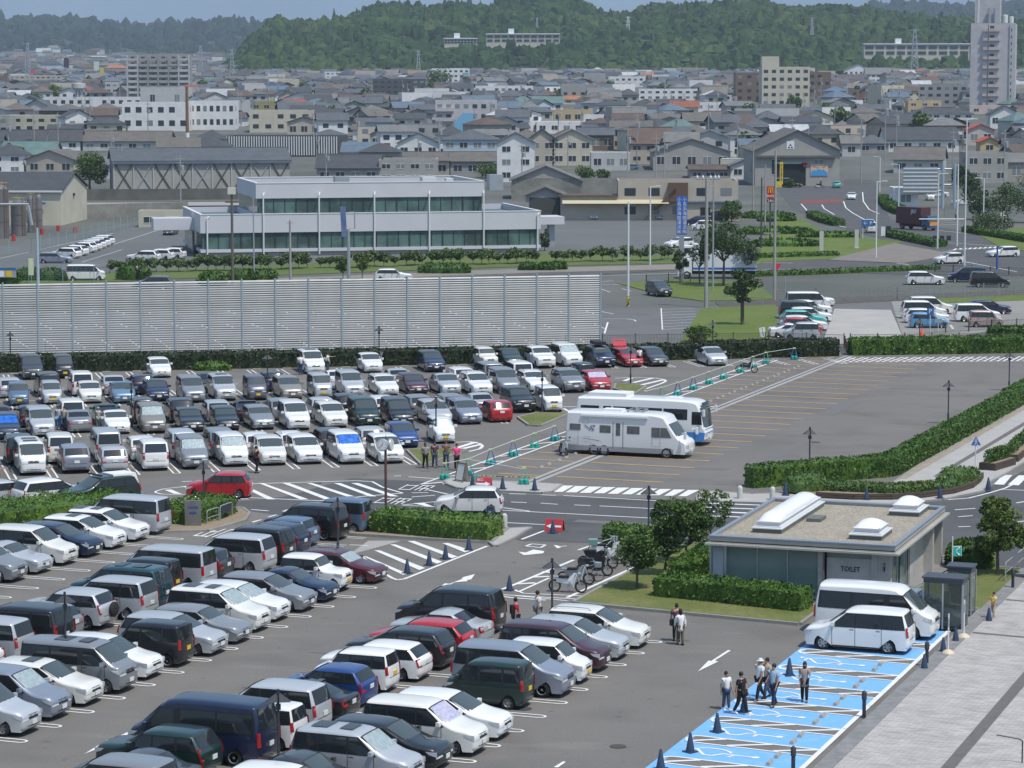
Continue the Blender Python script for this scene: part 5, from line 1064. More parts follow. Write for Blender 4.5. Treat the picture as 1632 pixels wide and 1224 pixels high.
oc=cone_proto(ORNG,'traffic_cone'); oc.location=at(241,810); tag(oc,'orange cone at the end of the left bushes','cone')
oc=cone_proto(ORNG,'traffic_cone',WHT); oc.location=at(1469,537); oc.scale=(1.3,1.3,1.2); tag(oc,'orange and white striped cone by the grey railing','cone')
# A-frame barrier stands
def stand(bp,col,label,k=0):
    t=thing('barrier_stand',label,'barrier',bp,random.uniform(-.3,.1),'pipe barrier stands along the hatched edge'); m=BLUEPL if col=='b' else PGREEN
    f=MB()
    for s in (-1,1):
        for e in (-1,1): f.bar((s*.32,e*.26,0),(s*.06,e*.03,.95),.022,5)
        f.bar((s*.32,-.26,.12),(s*.32,.26,.12),.018,5)
    f.bar((-.08,0,.95),(.08,0,.95),.02,5); ob('frame',f,m,t); ob('tip',MB().box(-.12,.12,-.04,.04,.93,1.03),YG,t)
    for s in (-.14,.14): ob('water_weight',MB().lathe([(.001,0),(.13,0),(.14,.05),(.14,.26),(.06,.32),(.001,.32)],10,c=(s,-.16,.02)),GREENP,t,smooth=50)
    return t
SP=[(709,764,'g'),(746,757,'g'),(782,741,'b'),(818,727,'b'),(852,714,'g'),(884,702,'b'),(1029,644,'g'),(1055,638,'g'),(1080,630,'b'),(1105,621,'b'),(1130,612,'g'),(1153,604,'g'),(1180,594,'g'),(1200,587,'g'),(1221,580,'g'),(1266,573,'b')]
cn_={'g':'green','b':'blue'}
for i,(x,y,c_) in enumerate(SP): stand(at(x,y)+Vector((0,0,.01)),c_,f"{cn_[c_]} A-frame barrier stand with water weights, {ORD[i]} from the near end")
stand(at(835,774)+Vector((0,0,.1)),'g','green A-frame barrier stand at the pavement end by the crossing')
for i,(a,b_) in enumerate(zip(SP,SP[1:])):
    if i==5: continue
    p=at(a[0],a[1])+Vector((0,0,.99)); q=at(b_[0],b_[1])+Vector((0,0,.99)); mb=MB(); mb.bar((0,0,0),q-p,.018,5); tag(ob('barrier_rope',mb,mat('pale_rope',(.62,.66,.64),.6),loc=p),f'pale barrier rope span, {ORD[i]} from the near end','rope','ropes between the barrier stands')
YB=mat('yellow_black_pole',(.7,.5,.03),.5,col2=(.02,.02,.02),nscale=6,thr=(.49,.51),detail=0)
p,q=at(759,769)+Vector((0,0,.42)),at(852,772)+Vector((0,0,.42)); tag(ob('barrier_pole',MB().bar((0,0,0),q-p,.022,6),YB,loc=p),'yellow and black striped pole across the pavement','pole')
p,q=at(746,757)+Vector((0,0,.98)),at(835,774)+Vector((0,0,1.0)); tag(ob('barrier_rope',MB().bar((0,0,0),q-p,.018,5),WHT,loc=p),'dotted white rope across the pavement end','rope')
tag(ob('water_weight',MB().box(-.22,.22,-.15,.15,0,.36).box(-.05,.05,-.05,.05,.36,.42),GREENP,loc=at(759,770)+Vector((0,0,.1))),'green plastic water weight beside the red exit board','weight')
# wheel stops
ws=None; g='concrete wheel stops'
def wstop(p,ang,label,group):
    t=ob('wheel_stop',MB().add([(-.28,-.09,0),(.28,-.09,0),(.28,.09,0),(-.28,.09,0),(-.26,-.05,.12),(.26,-.05,.12),(.26,.05,.12),(-.26,.05,.12)],[(0,3,2,1),(4,5,6,7),(0,1,5,4),(1,2,6,5),(2,3,7,6),(3,0,4,7)]),CONC,loc=p,rz=ang,label=label,cat='wheel stop',group=group); return t
for kk in range(0,8):
    for s in (-.55,.55):
        b=107.9-3.29*kk+1.64+s+.0; p=N(-24.75,b-.4); wstop(Vector((p.x,p.y,.012)),math.atan2(BX.y,BX.x),f"small concrete wheel stop, {'far' if s>0 else 'near'} one in the {ORD[kk]} blue bay from the minivan",'wheel stops in the blue bays')
for i,b in enumerate([227.41-3.262*k+1.6 for k in range(2,22)]):
    for s in (-.7,.7):
        if 172<b<188: continue
        p=N(-57.6,b+s-.9); wstop(Vector((p.x,p.y,.008)),math.atan2(BX.y,BX.x),f"concrete wheel stop, {'far' if s>0 else 'near'} one in bus bay {ORD[i]} from the far hedge",'wheel stops in the bus bays')
# bollards
def bollard(p,label):
    t=thing('bollard',label,'bollard',p,-.4,'dark plaza bollards'); ob('post',MB().lathe([(.075,0),(.075,.7),(.10,.72),(.10,.98),(.03,1.06),(.001,1.06)],10),DKMET,t,smooth=45); ob('foot',MB().lathe([(.13,0),(.13,.03),(.08,.04)],10),DKMET,t)
for x,y,lb in ((1264,1236,'dark bollard cut by the bottom edge'),(1377,1144,'dark bollard at the plaza kerb, middle of three'),(1477,1062,'dark bollard hidden behind a navy cone at the plaza kerb'),(1614,941,'dark bollard with a rail at the lawn corner')): bollard(at(x,y),lb)
def stone(p,label): ob('stone_bollard',MB().lathe([(.16,0),(.16,.62),(.14,.72),(.09,.79),(.001,.82)],14),WSTONE,loc=p,label=label,cat='bollard',group='round-topped pale stone bollards',smooth=50)
for x,y,lb in ((1179,797,'pale stone bollard left of the toilet block roof'),(1231,799,'pale stone bollard just above the toilet block roof edge'),(804,843,'pale stone bollard at the right end of the long hedge'),(645,838,'pale stone bollard top showing above the hedge, near the clock'),(698,841,'pale stone bollard top behind the hedge under the hatchback nose'),(750,845,'pale stone bollard top behind the hedge by the hatchback wheels'),(1540,905,'pale round-topped bollard over the squared bush')): stone(at(x,y)+Vector((0,0,.05)),lb)
def markerpole(x,y,yt,lb):
    b=at(x,y); H=hgt(x,yt,b); t=thing('marker_pole',lb,'pole',b,group='white poles in cream bases'); ob('base',MB().lathe([(.001,.0),(.30,0),(.30,.1),(.2,.24),(.06,.3),(.001,.3)],16),mat('cream_plastic',(.62,.52,.38),.5),t,smooth=50); ob('pole',MB().bar((0,0,.28),(0,0,H),.03,8),WHT,t); ob('tape',MB().bar((0,0,H-.55),(0,0,H-.2),.036,8),STEEL,t)
markerpole(1511,1046,978,'white pole in a cream base, nearer of two'); markerpole(1536,1020,956,'white pole in a cream base beside the glass phone box')
# monument, railings, boards, posts
b=at(308,841); t=thing('stone_monument','dark polished stone slab with blue lettering before the bushes','monument',b,-.05)
ob('slab',MB().box(-.44,.44,-.09,.09,0,1.5),mat('polished_stone',(.17,.17,.165),.25,noise=.35,nscale=1.2,stretch=(1,1,.4)),t)
me=textmesh('小名浜港',.15); me.materials.append(mat('blue_letters',(.03,.08,.5),.5)); o=ob('lettering',me,None,t,loc=(0,-.1,1.12)); o.rotation_euler=(PI/2,0,0)
me=textmesh('駐車場',.12); me.materials.append(mat('blue_letters',(.03,.08,.5),.5)); o=ob('lettering',me,None,t,loc=(0,-.1,.82)); o.rotation_euler=(PI/2,0,0)
def hoop(p,q,h,label,panel=False,z0=.12,group=None):
    t=thing('hoop_rail',label,'railing',p,group=group); d=q-p; r_=MB(); n=d.normalized(); c=.15
    pts=[Vector((0,0,z0)),Vector((0,0,z0+h-c)),n*c*.3+Vector((0,0,z0+h-c*.3)),n*c+Vector((0,0,z0+h)),d-n*c+Vector((0,0,z0+h)),d-n*c*.3+Vector((0,0,z0+h-c*.3)),d+Vector((0,0,z0+h-c)),d+Vector((0,0,z0))]
    for a,b2 in zip(pts,pts[1:]): r_.bar(a,b2,.03,6)
    ob('frame',r_,STEEL,t)
    ob('bar',MB().bar(Vector((0,0,z0+h*.45)),d+Vector((0,0,z0+h*.45)),.02,6),STEEL,t)
    if panel: 
        pm_=MB(); a=n*.1; b3=d-n*.1; pm_.add([(a.x,a.y,z0+h*.4),(b3.x,b3.y,z0+h*.4),(b3.x,b3.y,z0+h*.92),(a.x,a.y,z0+h*.92),(a.x+.02*n.y,a.y-.02*n.x,z0+h*.4),(b3.x+.02*n.y,b3.y-.02*n.x,z0+h*.4),(b3.x+.02*n.y,b3.y-.02*n.x,z0+h*.92),(a.x+.02*n.y,a.y-.02*n.x,z0+h*.92)],[(0,1,2,3),(7,6,5,4),(0,4,5,1),(3,2,6,7)]); ob('panel',pm_,DKMET,t)
hoop(at(330,839),at(349,833),.75,'steel hoop rail beside the monument, nearer one'); hoop(at(351,833),at(370,826),.8,'steel hoop rail with a grey panel before the rounded bush',True); hoop(at(779,864),at(794,853),.95,'steel hoop rail with panel at the right end of the long hedge',True); hoop(at(1602,930),at(1632,905),.9,'steel hoop rail on the lawn beside the broad tree')
b=at(782,846); t=thing('parking_post','dark slab post with a blue parking sign','sign',b,-.35); ob('slab',MB().box(-.2,.2,-.1,.1,0,1.35),mat('dark_panel',(.07,.075,.08),.4),t); ob('blue_panel',MB().box(-.13,.13,-.115,-.1,.78,1.15),BLUEPL,t)
me=textmesh('P',.3); me.materials.append(WHT); o=ob('lettering',me,None,t,loc=(0,-.12,.96)); o.rotation_euler=(PI/2,0,0)
def aframe(x,y,w_,h,rz,label,m,fm,txt=None,tm=None,tsize=.2,arrow=0,z0=.1):
    t=thing('a_frame_board',label,'sign',at(x,y)+Vector((0,0,z0)),rz)
    for s in (-1,1):
        p=MB(); p.add([(-w_/2,s*.28,0),(w_/2,s*.28,0),(w_/2,s*.03,h),(-w_/2,s*.03,h),(-w_/2,s*.28-.03*s,0),(w_/2,s*.28-.03*s,0),(w_/2,s*.0,h),(-w_/2,s*.0,h)],[(0,1,2,3),(7,6,5,4),(0,4,5,1),(1,5,6,2),(2,6,7,3),(3,7,4,0)]); ob('panel',p,m,t)
        if fm:
            f=MB()
            for x_ in (-w_/2,w_/2): f.bar((x_,s*.29,-.02),(x_,s*.03,h+.05),.03,4)
            f.bar((-w_/2,s*.03,h),(w_/2,s*.03,h),.03,4); f.bar((-w_/2,s*.27,.1),(w_/2,s*.27,.1),.03,4); ob('frame',f,fm,t)
    sl=math.atan2(h,.25)
    if txt: me=textmesh(txt,tsize); me.materials.append(tm); o=ob('lettering',me,None,t,loc=(-.2 if arrow else 0,-.12-.02,h*.78)); o.rotation_euler=(sl,0,0)
    if arrow:
        a=MB(); s_=arrow; P=[(-.42,-.05),(.12,-.05),(.12,-.13),(.42,.0),(.12,.13),(.12,.05),(-.42,.05)]
        a.add([(u*s_,-.30+.25*((h*.42+v)/h),h*.42+v) for u,v in P],[tuple(range(7)) if s_>0 else tuple(range(7))[::-1]]); o=ob('arrow',a,tm,t); 
    return t
REDB=mat('red_board',(.45,.035,.04),.5)
aframe(771,780,.95,.62,-.15,'red exit board with a white right-pointing arrow',REDB,None,'出口',WHT,.2,1)
aframe(884,846,1.0,.62,-.3,'red and white board half hidden behind a navy cone',REDB,None,None,WHT,.2,-1,0.02)
aframe(737,770,.75,1.1,-.9,'wooden framed standing board at the pavement tip',mat('white_board',(.6,.6,.56),.5),mat('brown_wood',(.13,.08,.05),.7))
tag(ob('utility_cabinet',MB().box(-.36,.36,-.2,.2,0,.5).box(-.33,.33,-.21,-.2,.05,.45),mat('dark_panel',(.07,.075,.08),.4),loc=at(760,953),rz=-.36),'small dark cabinet above the black minivan','cabinet')
# verge boards
def lean_board(x,y,h,w_,label,m,bars=True,rz=0):
    t=thing('notice_board',label,'sign',at(x,y) if y>343 else att(x,y),rz); o=ob('panel',MB().box(-w_/2,w_/2,-.02,.02,.25,h),m,t)
    ob('lettering',MB().box(-w_*.12,w_*.12,-.025,-.02,h*.3,h*.92),mat('board_text',(.15,.15,.15),.6,col2=(.7,.7,.68),nscale=8,thr=(.45,.55)),t); f=MB()
    for s in (-1,1): f.bar((s*w_*.45,.02,0),(s*w_*.45,.02,h),.025,4); f.bar((s*w_*.45,.6,0),(s*w_*.45,.03,h*.8),.02,4)
    ob('frame',f,STEEL,t); t.rotation_euler.y=-.2 if bars else 0; return t
lean_board(1218,541,1.15,.55,'tilted white notice board on the grass verge',WHT)
lean_board(1601,356,2.0,.9,'tilted white board with orange legs on the right lawn',WHT)
for x,y,h,w_,lb in ((1309,404,3.0,.55,'white marker stone standing on the park lawn'),(1365,396,2.6,.55,'grey monument stone on the park lawn')): tag(ob('marker_stone',MB().box(-w_/2,w_/2,-.15,.15,0,h).box(-w_/2-.1,w_/2+.1,-.25,.25,0,.12),WSTONE,loc=at(x,y)+Vector((0,0,.05))),lb,'monument')
# pole-mounted signs and lights
def pole(x,y,yt,r_,label,m=STEEL,name='utility_pole',arms=None,group=None,r2=None):
    b=at(x,y) if y>343 else att(x,y); H=hgt(x,yt,b); t=thing(name,label,'pole',b,group=group); ob('pole',MB().bar((0,0,-.2),(0,0,H),r_,8,r2 or r_*.7),m,t,smooth=50)
    for k,(z,l0,l1,rr) in enumerate(arms or []): ob('crossarm',MB().bar((l0,0,H+z),(l1,0,H+z),rr,5),m,t)
    return t,H
CPOLE=mat('concrete_pole',(.33,.32,.30),.8,noise=.1,nscale=1); WPOLE=mat('white_pole',(.66,.68,.68),.5); DPOLE=mat('dark_pole',(.06,.065,.06),.6); BPOLE=mat('brown_pole',(.13,.11,.09),.7)
g='poles round the junction'
t,H=pole(1125,490,284,.22,'thick concrete utility pole with a crossarm and insulators',CPOLE,arms=[(-.1,-1.1,1.3,.06),(-.9,-.6,.9,.05),(-4,-.3,.5,.05)],group=g)
for x in (-1.0,-.4,.4,.9,1.25): ob('insulator',MB().lathe([(.08,0),(.12,.15),(.05,.35),(.001,.36)],8,c=(x,0,H-.05)),WHT,t)
pole(1136,462,284,.12,'slim twin of the thick concrete pole',STEEL,group=g)
pole(1001,488,322,.13,'white lamp pole with a yellow foot',WPOLE,group=g,name='lamp_pole'); ob('yellow_sleeve',MB().lathe([(.15,0),(.15,1.1)],8),YB,bpy.data.objects[[o.name for o in bpy.data.objects if o.get('label')=='white lamp pole with a yellow foot'][0]])
def streetlight(x,y,yt,label,arm=-1,m=WPOLE):
    t,H=pole(x,y,yt,.12,label,m,name='street_light',group='tall white street lights'); ob('arm',MB().bar((0,0,H-.05),(arm*.9,0,H+.05),.04,5),m,t); ob('lamp_head',MB().box(min(arm*.7,arm*1.4),max(arm*.7,arm*1.4),-.12,.12,H,H+.12),m,t)
streetlight(1036,422,297,'white street light left of the blue signboard',1); streetlight(1396,411,289,'white street light in front of the waiting cars',1); streetlight(1494,396,277,'white street light beside the container lorry',1)
streetlight(1537,424,190,'tallest white pole carrying the left-reaching signal arm',1); streetlight(1567,366,284,'white street light beside the uniformed cyclist',-1); streetlight(1432,342,262,'white street light left of the blank signboard',-1); streetlight(1402,306,250,'white street light at the bend of the road',-1)
t,H=pole(1234,478,240,.17,'grey utility pole in front of the burger restaurant sign',CPOLE,arms=[(-3,-.8,1.5,.04),(-9,-1.2,.6,.05)],group=g)
pole(1213,396,283,.13,'dark pole left of the grey utility pole',DPOLE,group=g); pole(1219,372,262,.14,'grey pole behind the dark pole',CPOLE,group=g); pole(1200,342,230,.15,'utility pole at the workshop corner',CPOLE,arms=[(-.5,-1,1,.05)],group=g)
t,H=pole(1589,429,392,.16,'short thick blue post at the right crossing',mat('blue_post',(.05,.10,.38),.5),group=None,name='blue_post')
t,H=pole(1375,380,360,.06,'blue parking direction sign on a post by the street light',WPOLE,name='parking_sign'); ob('panel',MB().box(-.2,1.6,-.05,.05,H-.1,H+.9),BLUEPL,t); me=textmesh('← P',.8); me.materials.append(WHT); o=ob('lettering',me,None,t,loc=(.7,-.07,H+.4)); o.rotation_euler=(PI/2,0,0)
t,H=pole(1482,531,491,.05,'square blue parking sign before the sky-blue hatchback',WPOLE,name='parking_sign'); ob('panel',MB().box(-.32,.32,-.05,-.02,H-.62,H),BLUEPL,t); me=textmesh('P',.6); me.materials.append(WHT); o=ob('lettering',me,None,t,loc=(0,-.055,H-.31)); o.rotation_euler=(PI/2,0,0)
t,H=pole(1495,528,508,.04,'small grey notice on a post right of the parking sign',WPOLE,name='notice_post'); ob('panel',MB().box(-.35,.35,-.05,-.02,H-.35,H),STEEL,t)
# crossing sign
b=at(1554,766); t=thing('crossing_sign','blue triangular pedestrian crossing sign on a white post','sign',b,.1); H=hgt(1554,695,b); s_=.62
ob('post',MB().bar((0,0,0),(0,0,H-.3),.035,8),WPOLE,t); tri=MB(); tri.add([(-s_/2,-.05,H-.56),(s_/2,-.05,H-.56),(0,-.05,H),(-s_/2,-.03,H-.56),(s_/2,-.03,H-.56),(0,-.03,H)],[(0,1,2),(5,4,3),(0,3,4,1),(1,4,5,2),(2,5,3,0)]); ob('panel',tri,BLUEPL,t)
fg=MB(); zc=H-.36
for q in [((0,.14),(.0,-.02)),((0,-.02),(.10,-.16)),((0,-.02),(-.09,-.16)),((0,.10),(.10,.0)),((0,.10),(-.09,.02))]: fg.bar((q[0][0],-.055,zc+q[0][1]),(q[1][0],-.055,zc+q[1][1]),.022,4)
fg.bar((0,-.06,zc+.19),(0,-.05,zc+.19),.035,8); ob('walking_figure',fg,WHT,t)
# phone sign and boxes
b=at(1517,928); t=thing('telephone_sign','green telephone sign on a white pole by the phone boxes','sign',b,.2); H=hgt(1516,855,b); ob('pole',MB().bar((0,0,0),(0,0,H),.03,8),WPOLE,t); ob('panel',MB().box(.03,.45,-.03,.02,H-.95,H-.5),mat('telephone_green',(.02,.42,.38),.4),t); ob('border',MB().box(.01,.47,-.02,.03,H-.97,H-.48),WHT,t)
ph=MB(); 
for q in [((.33,-.58),(.20,-.66)),((.20,-.66),(.20,-.80)),((.20,-.80),(.33,-.88))]: ph.bar((q[0][0],-.04,H+q[0][1]),(q[1][0],-.04,H+q[1][1]),.022,5)
ph.bar((.35,-.045,H-.58),(.28,-.045,H-.56),.035,6); ph.bar((.35,-.045,H-.88),(.28,-.045,H-.9),.035,6); ob('handset',ph,WHT,t)
def phonebox(c,w_,d_,H,label,rz,cols):
    t=thing('phone_box',label,'phone box',c,rz,'glass phone boxes'); ob('roof',MB().box(-w_/2-.06,w_/2+.06,-d_/2-.06,d_/2+.06,H-.02,H+.05).box(-w_/2,w_/2,-d_/2,d_/2,H-.22,H-.021),mat('slate_roof',(.06,.07,.085),.5),t)
    for x in [(-w_/2)+w_*k/cols for k in range(cols+1)]:
        for y in (-d_/2,d_/2): ob('frame_post',MB().box(x-.035,x+.035,y-.035,y+.035,0,H-.22),STEEL,t)
    gm=MATS.get('phone_glass') or mat('phone_glass',(.6,.65,.62),.03); gm.node_tree.nodes['Principled BSDF'].inputs['Transmission Weight'].default_value=.93; gm.node_tree.nodes['Principled BSDF'].inputs['IOR'].default_value=1.1; gm.node_tree.nodes['Principled BSDF'].inputs['Base Color'].default_value=(.55,.6,.57,1)
    for y in (-d_/2,d_/2):
        for k in range(cols): ob('glass_pane',MB().box(-w_/2+w_*k/cols+.04,-w_/2+w_*(k+1)/cols-.04,y-.008,y+.008,.12,H-.24),gm,t)
    for x in (-w_/2,w_/2): ob('glass_pane',MB().box(x-.008,x+.008,-d_/2+.04,d_/2-.04,.12,H-.24),gm,t)
    ob('base_panel',MB().box(-w_/2,w_/2,-d_/2,d_/2,0,.06),DKMET,t); ob('telephone',MB().box(-.15,.15,d_/2-.35,d_/2-.1,.9,1.5),mat('grey_green_phone',(.1,.16,.13),.4),t); ob('shelf',MB().box(-w_/2+.08,w_/2-.08,d_/2-.42,d_/2-.05,.84,.88),DKMET,t)
phonebox(at(1505,1003)+BX*.1+Vector((0,0,.1)),1.75,1.1,2.25,'glass phone box with slate roof nearest the long van',ANG_A,2)
phonebox(at(1527,985)+BX*.6+Vector((0,0,.1)),1.1,1.0,2.2,'smaller glass phone box behind the first',ANG_A,1)
tag(ob('vending_machine',MB().box(-.5,.5,-.35,.35,0,1.8).box(-.42,.42,-.37,-.35,.9,1.7),mat('red_machine',(.4,.03,.04),.4),loc=at(1652,925),rz=-.3),'red vending machine at the right edge behind the tree','vending machine')
t=thing('handrail','dark bent handrail on the grass corner','railing',at(1631,1222)); rb=MB(); rb.bar((-.05,0,0),(-.05,0,.92),.025,6).bar((-.05,0,.92),(-.15,.0,1.0),.025,6).bar((-.15,0,1.0),(-.95,.15,1.12),.025,6); ob('bar',rb,DKMET,t)
# signboards
b=at(1086,450); t=thing('blue_signboard','tall narrow blue signboard with two columns of white characters','sign',b); z0=hgt(1086,374,b); z1=hgt(1086,313,b); ob('pole',MB().box(-.28,.28,-.2,.2,0,z0),STEEL,t)
W2=.62; ob('panel',MB().box(-W2,W2,-.18,.18,z0,z1),mat('sign_blue',(.02,.12,.48),.4),t); 
for s in (-1,1):
    me=textmesh('\n'.join('小名浜海陸運送㈱'),.48); me.materials.append(WHT); o=ob('lettering',me,None,t,loc=(s*W2*.52,-.2,(z0+z1)/2)); o.rotation_euler=(PI/2,0,0)
    dims=o.dimensions; bpy.context.view_layer.update(); 
    hh=max(v.co.y for v in me.vertices)-min(v.co.y for v in me.vertices); cy=(max(v.co.y for v in me.vertices)+min(v.co.y for v in me.vertices))/2
    k=(z1-z0)*.95/hh; o.scale=(min(k,1.1),k,1); o.location.z=(z0+z1)/2-cy*k
b=at(1227,392); t=thing('restaurant_sign','red sign with yellow double arches on a pole','sign',b); z0=hgt(1227,323,b); z1=hgt(1227,297,b); sc_=F_PX/b.y; hw=5.3/sc_
ob('pole',MB().bar((0,0,0),(0,0,z0),.12,8),DPOLE,t); ob('panel',MB().box(-hw,hw,-.15,.15,z0+(z1-z0)*.25,z1),mat('sign_red',(.55,.03,.02),.4),t); ob('lower_panel',MB().box(-hw,hw,-.15,.15,z0,z0+(z1-z0)*.25),mat('sign_black',(.03,.02,.04),.4),t)
ar=MB(); zc=z0+(z1-z0)*.60; hgt_=(z1-z0)*.33
for s in (-1,1):
    pts=[(s*hw*.36+hw*.30*math.cos(a),zc+hgt_*math.sin(a)) for a in [PI*k/10 for k in range(11)]]
    for p_,q_ in zip(pts,pts[1:]): ar.bar((p_[0],-.2,p_[1]),(q_[0],-.2,q_[1]),hw*.085,5)
ob('arches',ar,mat('arch_yellow',(.85,.6,.02),.4),t)
for tx,sz,zz in (('Smile',.55,.42),('24h',.6,.11)): me=textmesh(tx,sz); me.materials.append(WHT); o=ob('lettering',me,None,t,loc=(0,-.17,z0+(z1-z0)*zz)); o.rotation_euler=(PI/2,0,0)
b=at(556,448); t=thing('banner_pole','grey pole with a tilted blue banner sign','sign',b); H=hgt(556,365,b); ob('pole',MB().bar((0,0,0),(0,0,H),.22,8,.16),STEEL,t); ob('panel',MB().box(-.55,.1,-.1,.1,H-.9,H+2.7),mat('banner_blue',(.05,.12,.28),.5,col2=(.22,.25,.35),nscale=.5),t,).rotation_euler.y=-.05
f=MB().bar((.1,0,H+.1),(.75,0,H+.1),.05,5).bar((.1,0,H+2),(.75,0,H+2),.05,5).bar((.75,0,H+.1),(.75,0,H+2),.08,6); ob('bracket',f,STEEL,t)
t,H=pole(61,460,363,.20,'pale blue pole with a long gantry arm reaching left',mat('pale_blue_pole',(.38,.46,.52),.5)); ob('gantry',MB().bar((-.6,0,H+.3),(-1.0,0,H+2.6),.22,6).bar((-.9,0,H+2.7),(-6,0,H+2.7),.14,6),STEEL,t)
t,H=pole(371,454,300,.19,'brown pole carrying a white box sign at its top',BPOLE); ob('box_sign',MB().box(-.45,.45,-.3,.3,H-.7,H+.1),mat('cream_box',(.62,.6,.5),.5),t); ob('crossarm',MB().box(-.8,.8,-.05,.05,H-1.7,H-1.5),BPOLE,t)
pole(405,447,315,.10,'thin pole in front of the office left corner',STEEL); pole(463,451,351,.16,'pale concrete pole before the office left part',CPOLE,arms=[(-.3,-.4,.4,.04)])
b=at(50,452); t=thing('nursery_banner','yellow-green vertical banner on the gate','banner',b); ob('cloth',MB().box(-.3,.3,-.02,.02,1.0,3.0),mat('banner_green',(.55,.62,.4),.6,col2=(.7,.7,.5),nscale=3),t); ob('pole',MB().bar((-.33,0,0),(-.33,0,3.2),.03,5),STEEL,t)
b=at(10,456); t=thing('gate_signs','blue-topped pair of notices on the left gate','sign',b); ob('frame',MB().box(-1.2,1.2,-.05,.0,1.0,2.1),STEEL,t); ob('notice',MB().box(-.9,-.2,-.08,-.051,1.1,1.8),WHT,t); ob('notice',MB().box(.0,.7,-.08,-.051,1.1,1.8),YPL,t); ob('header',MB().box(-1.2,1.2,-.09,-.051,1.9,2.15),BLUEPL,t)
b=att(1461,330); t=thing('blank_signboard','large grey back of a gantry road sign','sign',b+Vector((0,-4,0))); sc_=F_PX/b.y; z1=hgt(1461,265,b); z0=hgt(1461,307,b); hw=27/sc_
pn=MB(); pn.box(-hw,hw,-.1,.1,z0,z1); ob('panel',pn,STEEL,t); rb=MB()
for k in range(7): z=z0+(z1-z0)*(k+.5)/7; rb.box(-hw,hw,-.22,-.1,z-.08,z+.08)
ob('ribs',rb,WPOLE,t); 
for x in (hw+1.0,hw+3.2): ob('post',MB().bar((x,0,-1),(x,0,z1+.5),.3,8),BLUESTEEL,t)
ob('arm',MB().bar((-hw,.3,z1-.4),(hw+3.2,.3,z1-.4),.18,6).bar((-hw,.3,z0+1.6),(hw+3.2,.3,z0+1.6),.18,6),STEEL,t)
t,H=pole(1410,378,364,.12,'traffic signal cluster on the traffic island',WPOLE,name='traffic_signal'); ob('signal_head',MB().box(.2,.9,-.2,.2,.3,1.7),DKMET,t); ob('panel',MB().box(-.6,0.0,-.3,-.15,0.2,1.6),WHT,t)
t,H=pole(1525,392,262,.14,'pole with overhead traffic signals left of the tallest pole',WPOLE,name='traffic_signal'); ob('signal_arm',MB().bar((-5.5,0,H*.33),(1,0,H*.33),.08,6),WPOLE,t)
for x in (-3.2,-2.2,-1.2): ob('signal_head',MB().box(x-.3,x+.3,-.3,0,.8,1.5),DKMET,t)
pole(1251,478,440,.06,'red and white give-way sign post beside the utility pole',STEEL,name='give_way_sign'); b=at(1237,462); t=thing('give_way_sign','red inverted triangle sign on the utility pole','sign',b); s_=.55; z_=hgt(1236,420,b); tr_=MB(); tr_.add([(-s_,-.3,z_),(s_,-.3,z_),(0,-.3,z_-.9),(-s_,-.25,z_),(s_,-.25,z_),(0,-.25,z_-.9)],[(2,1,0),(3,4,5),(0,1,4,3),(1,2,5,4),(2,0,3,5)]); ob('panel',tr_,mat('sign_red2',(.6,.04,.05),.4),t); ob('post',MB().bar((0,-.2,0),(0,-.2,z_),.05,6),STEEL,t)
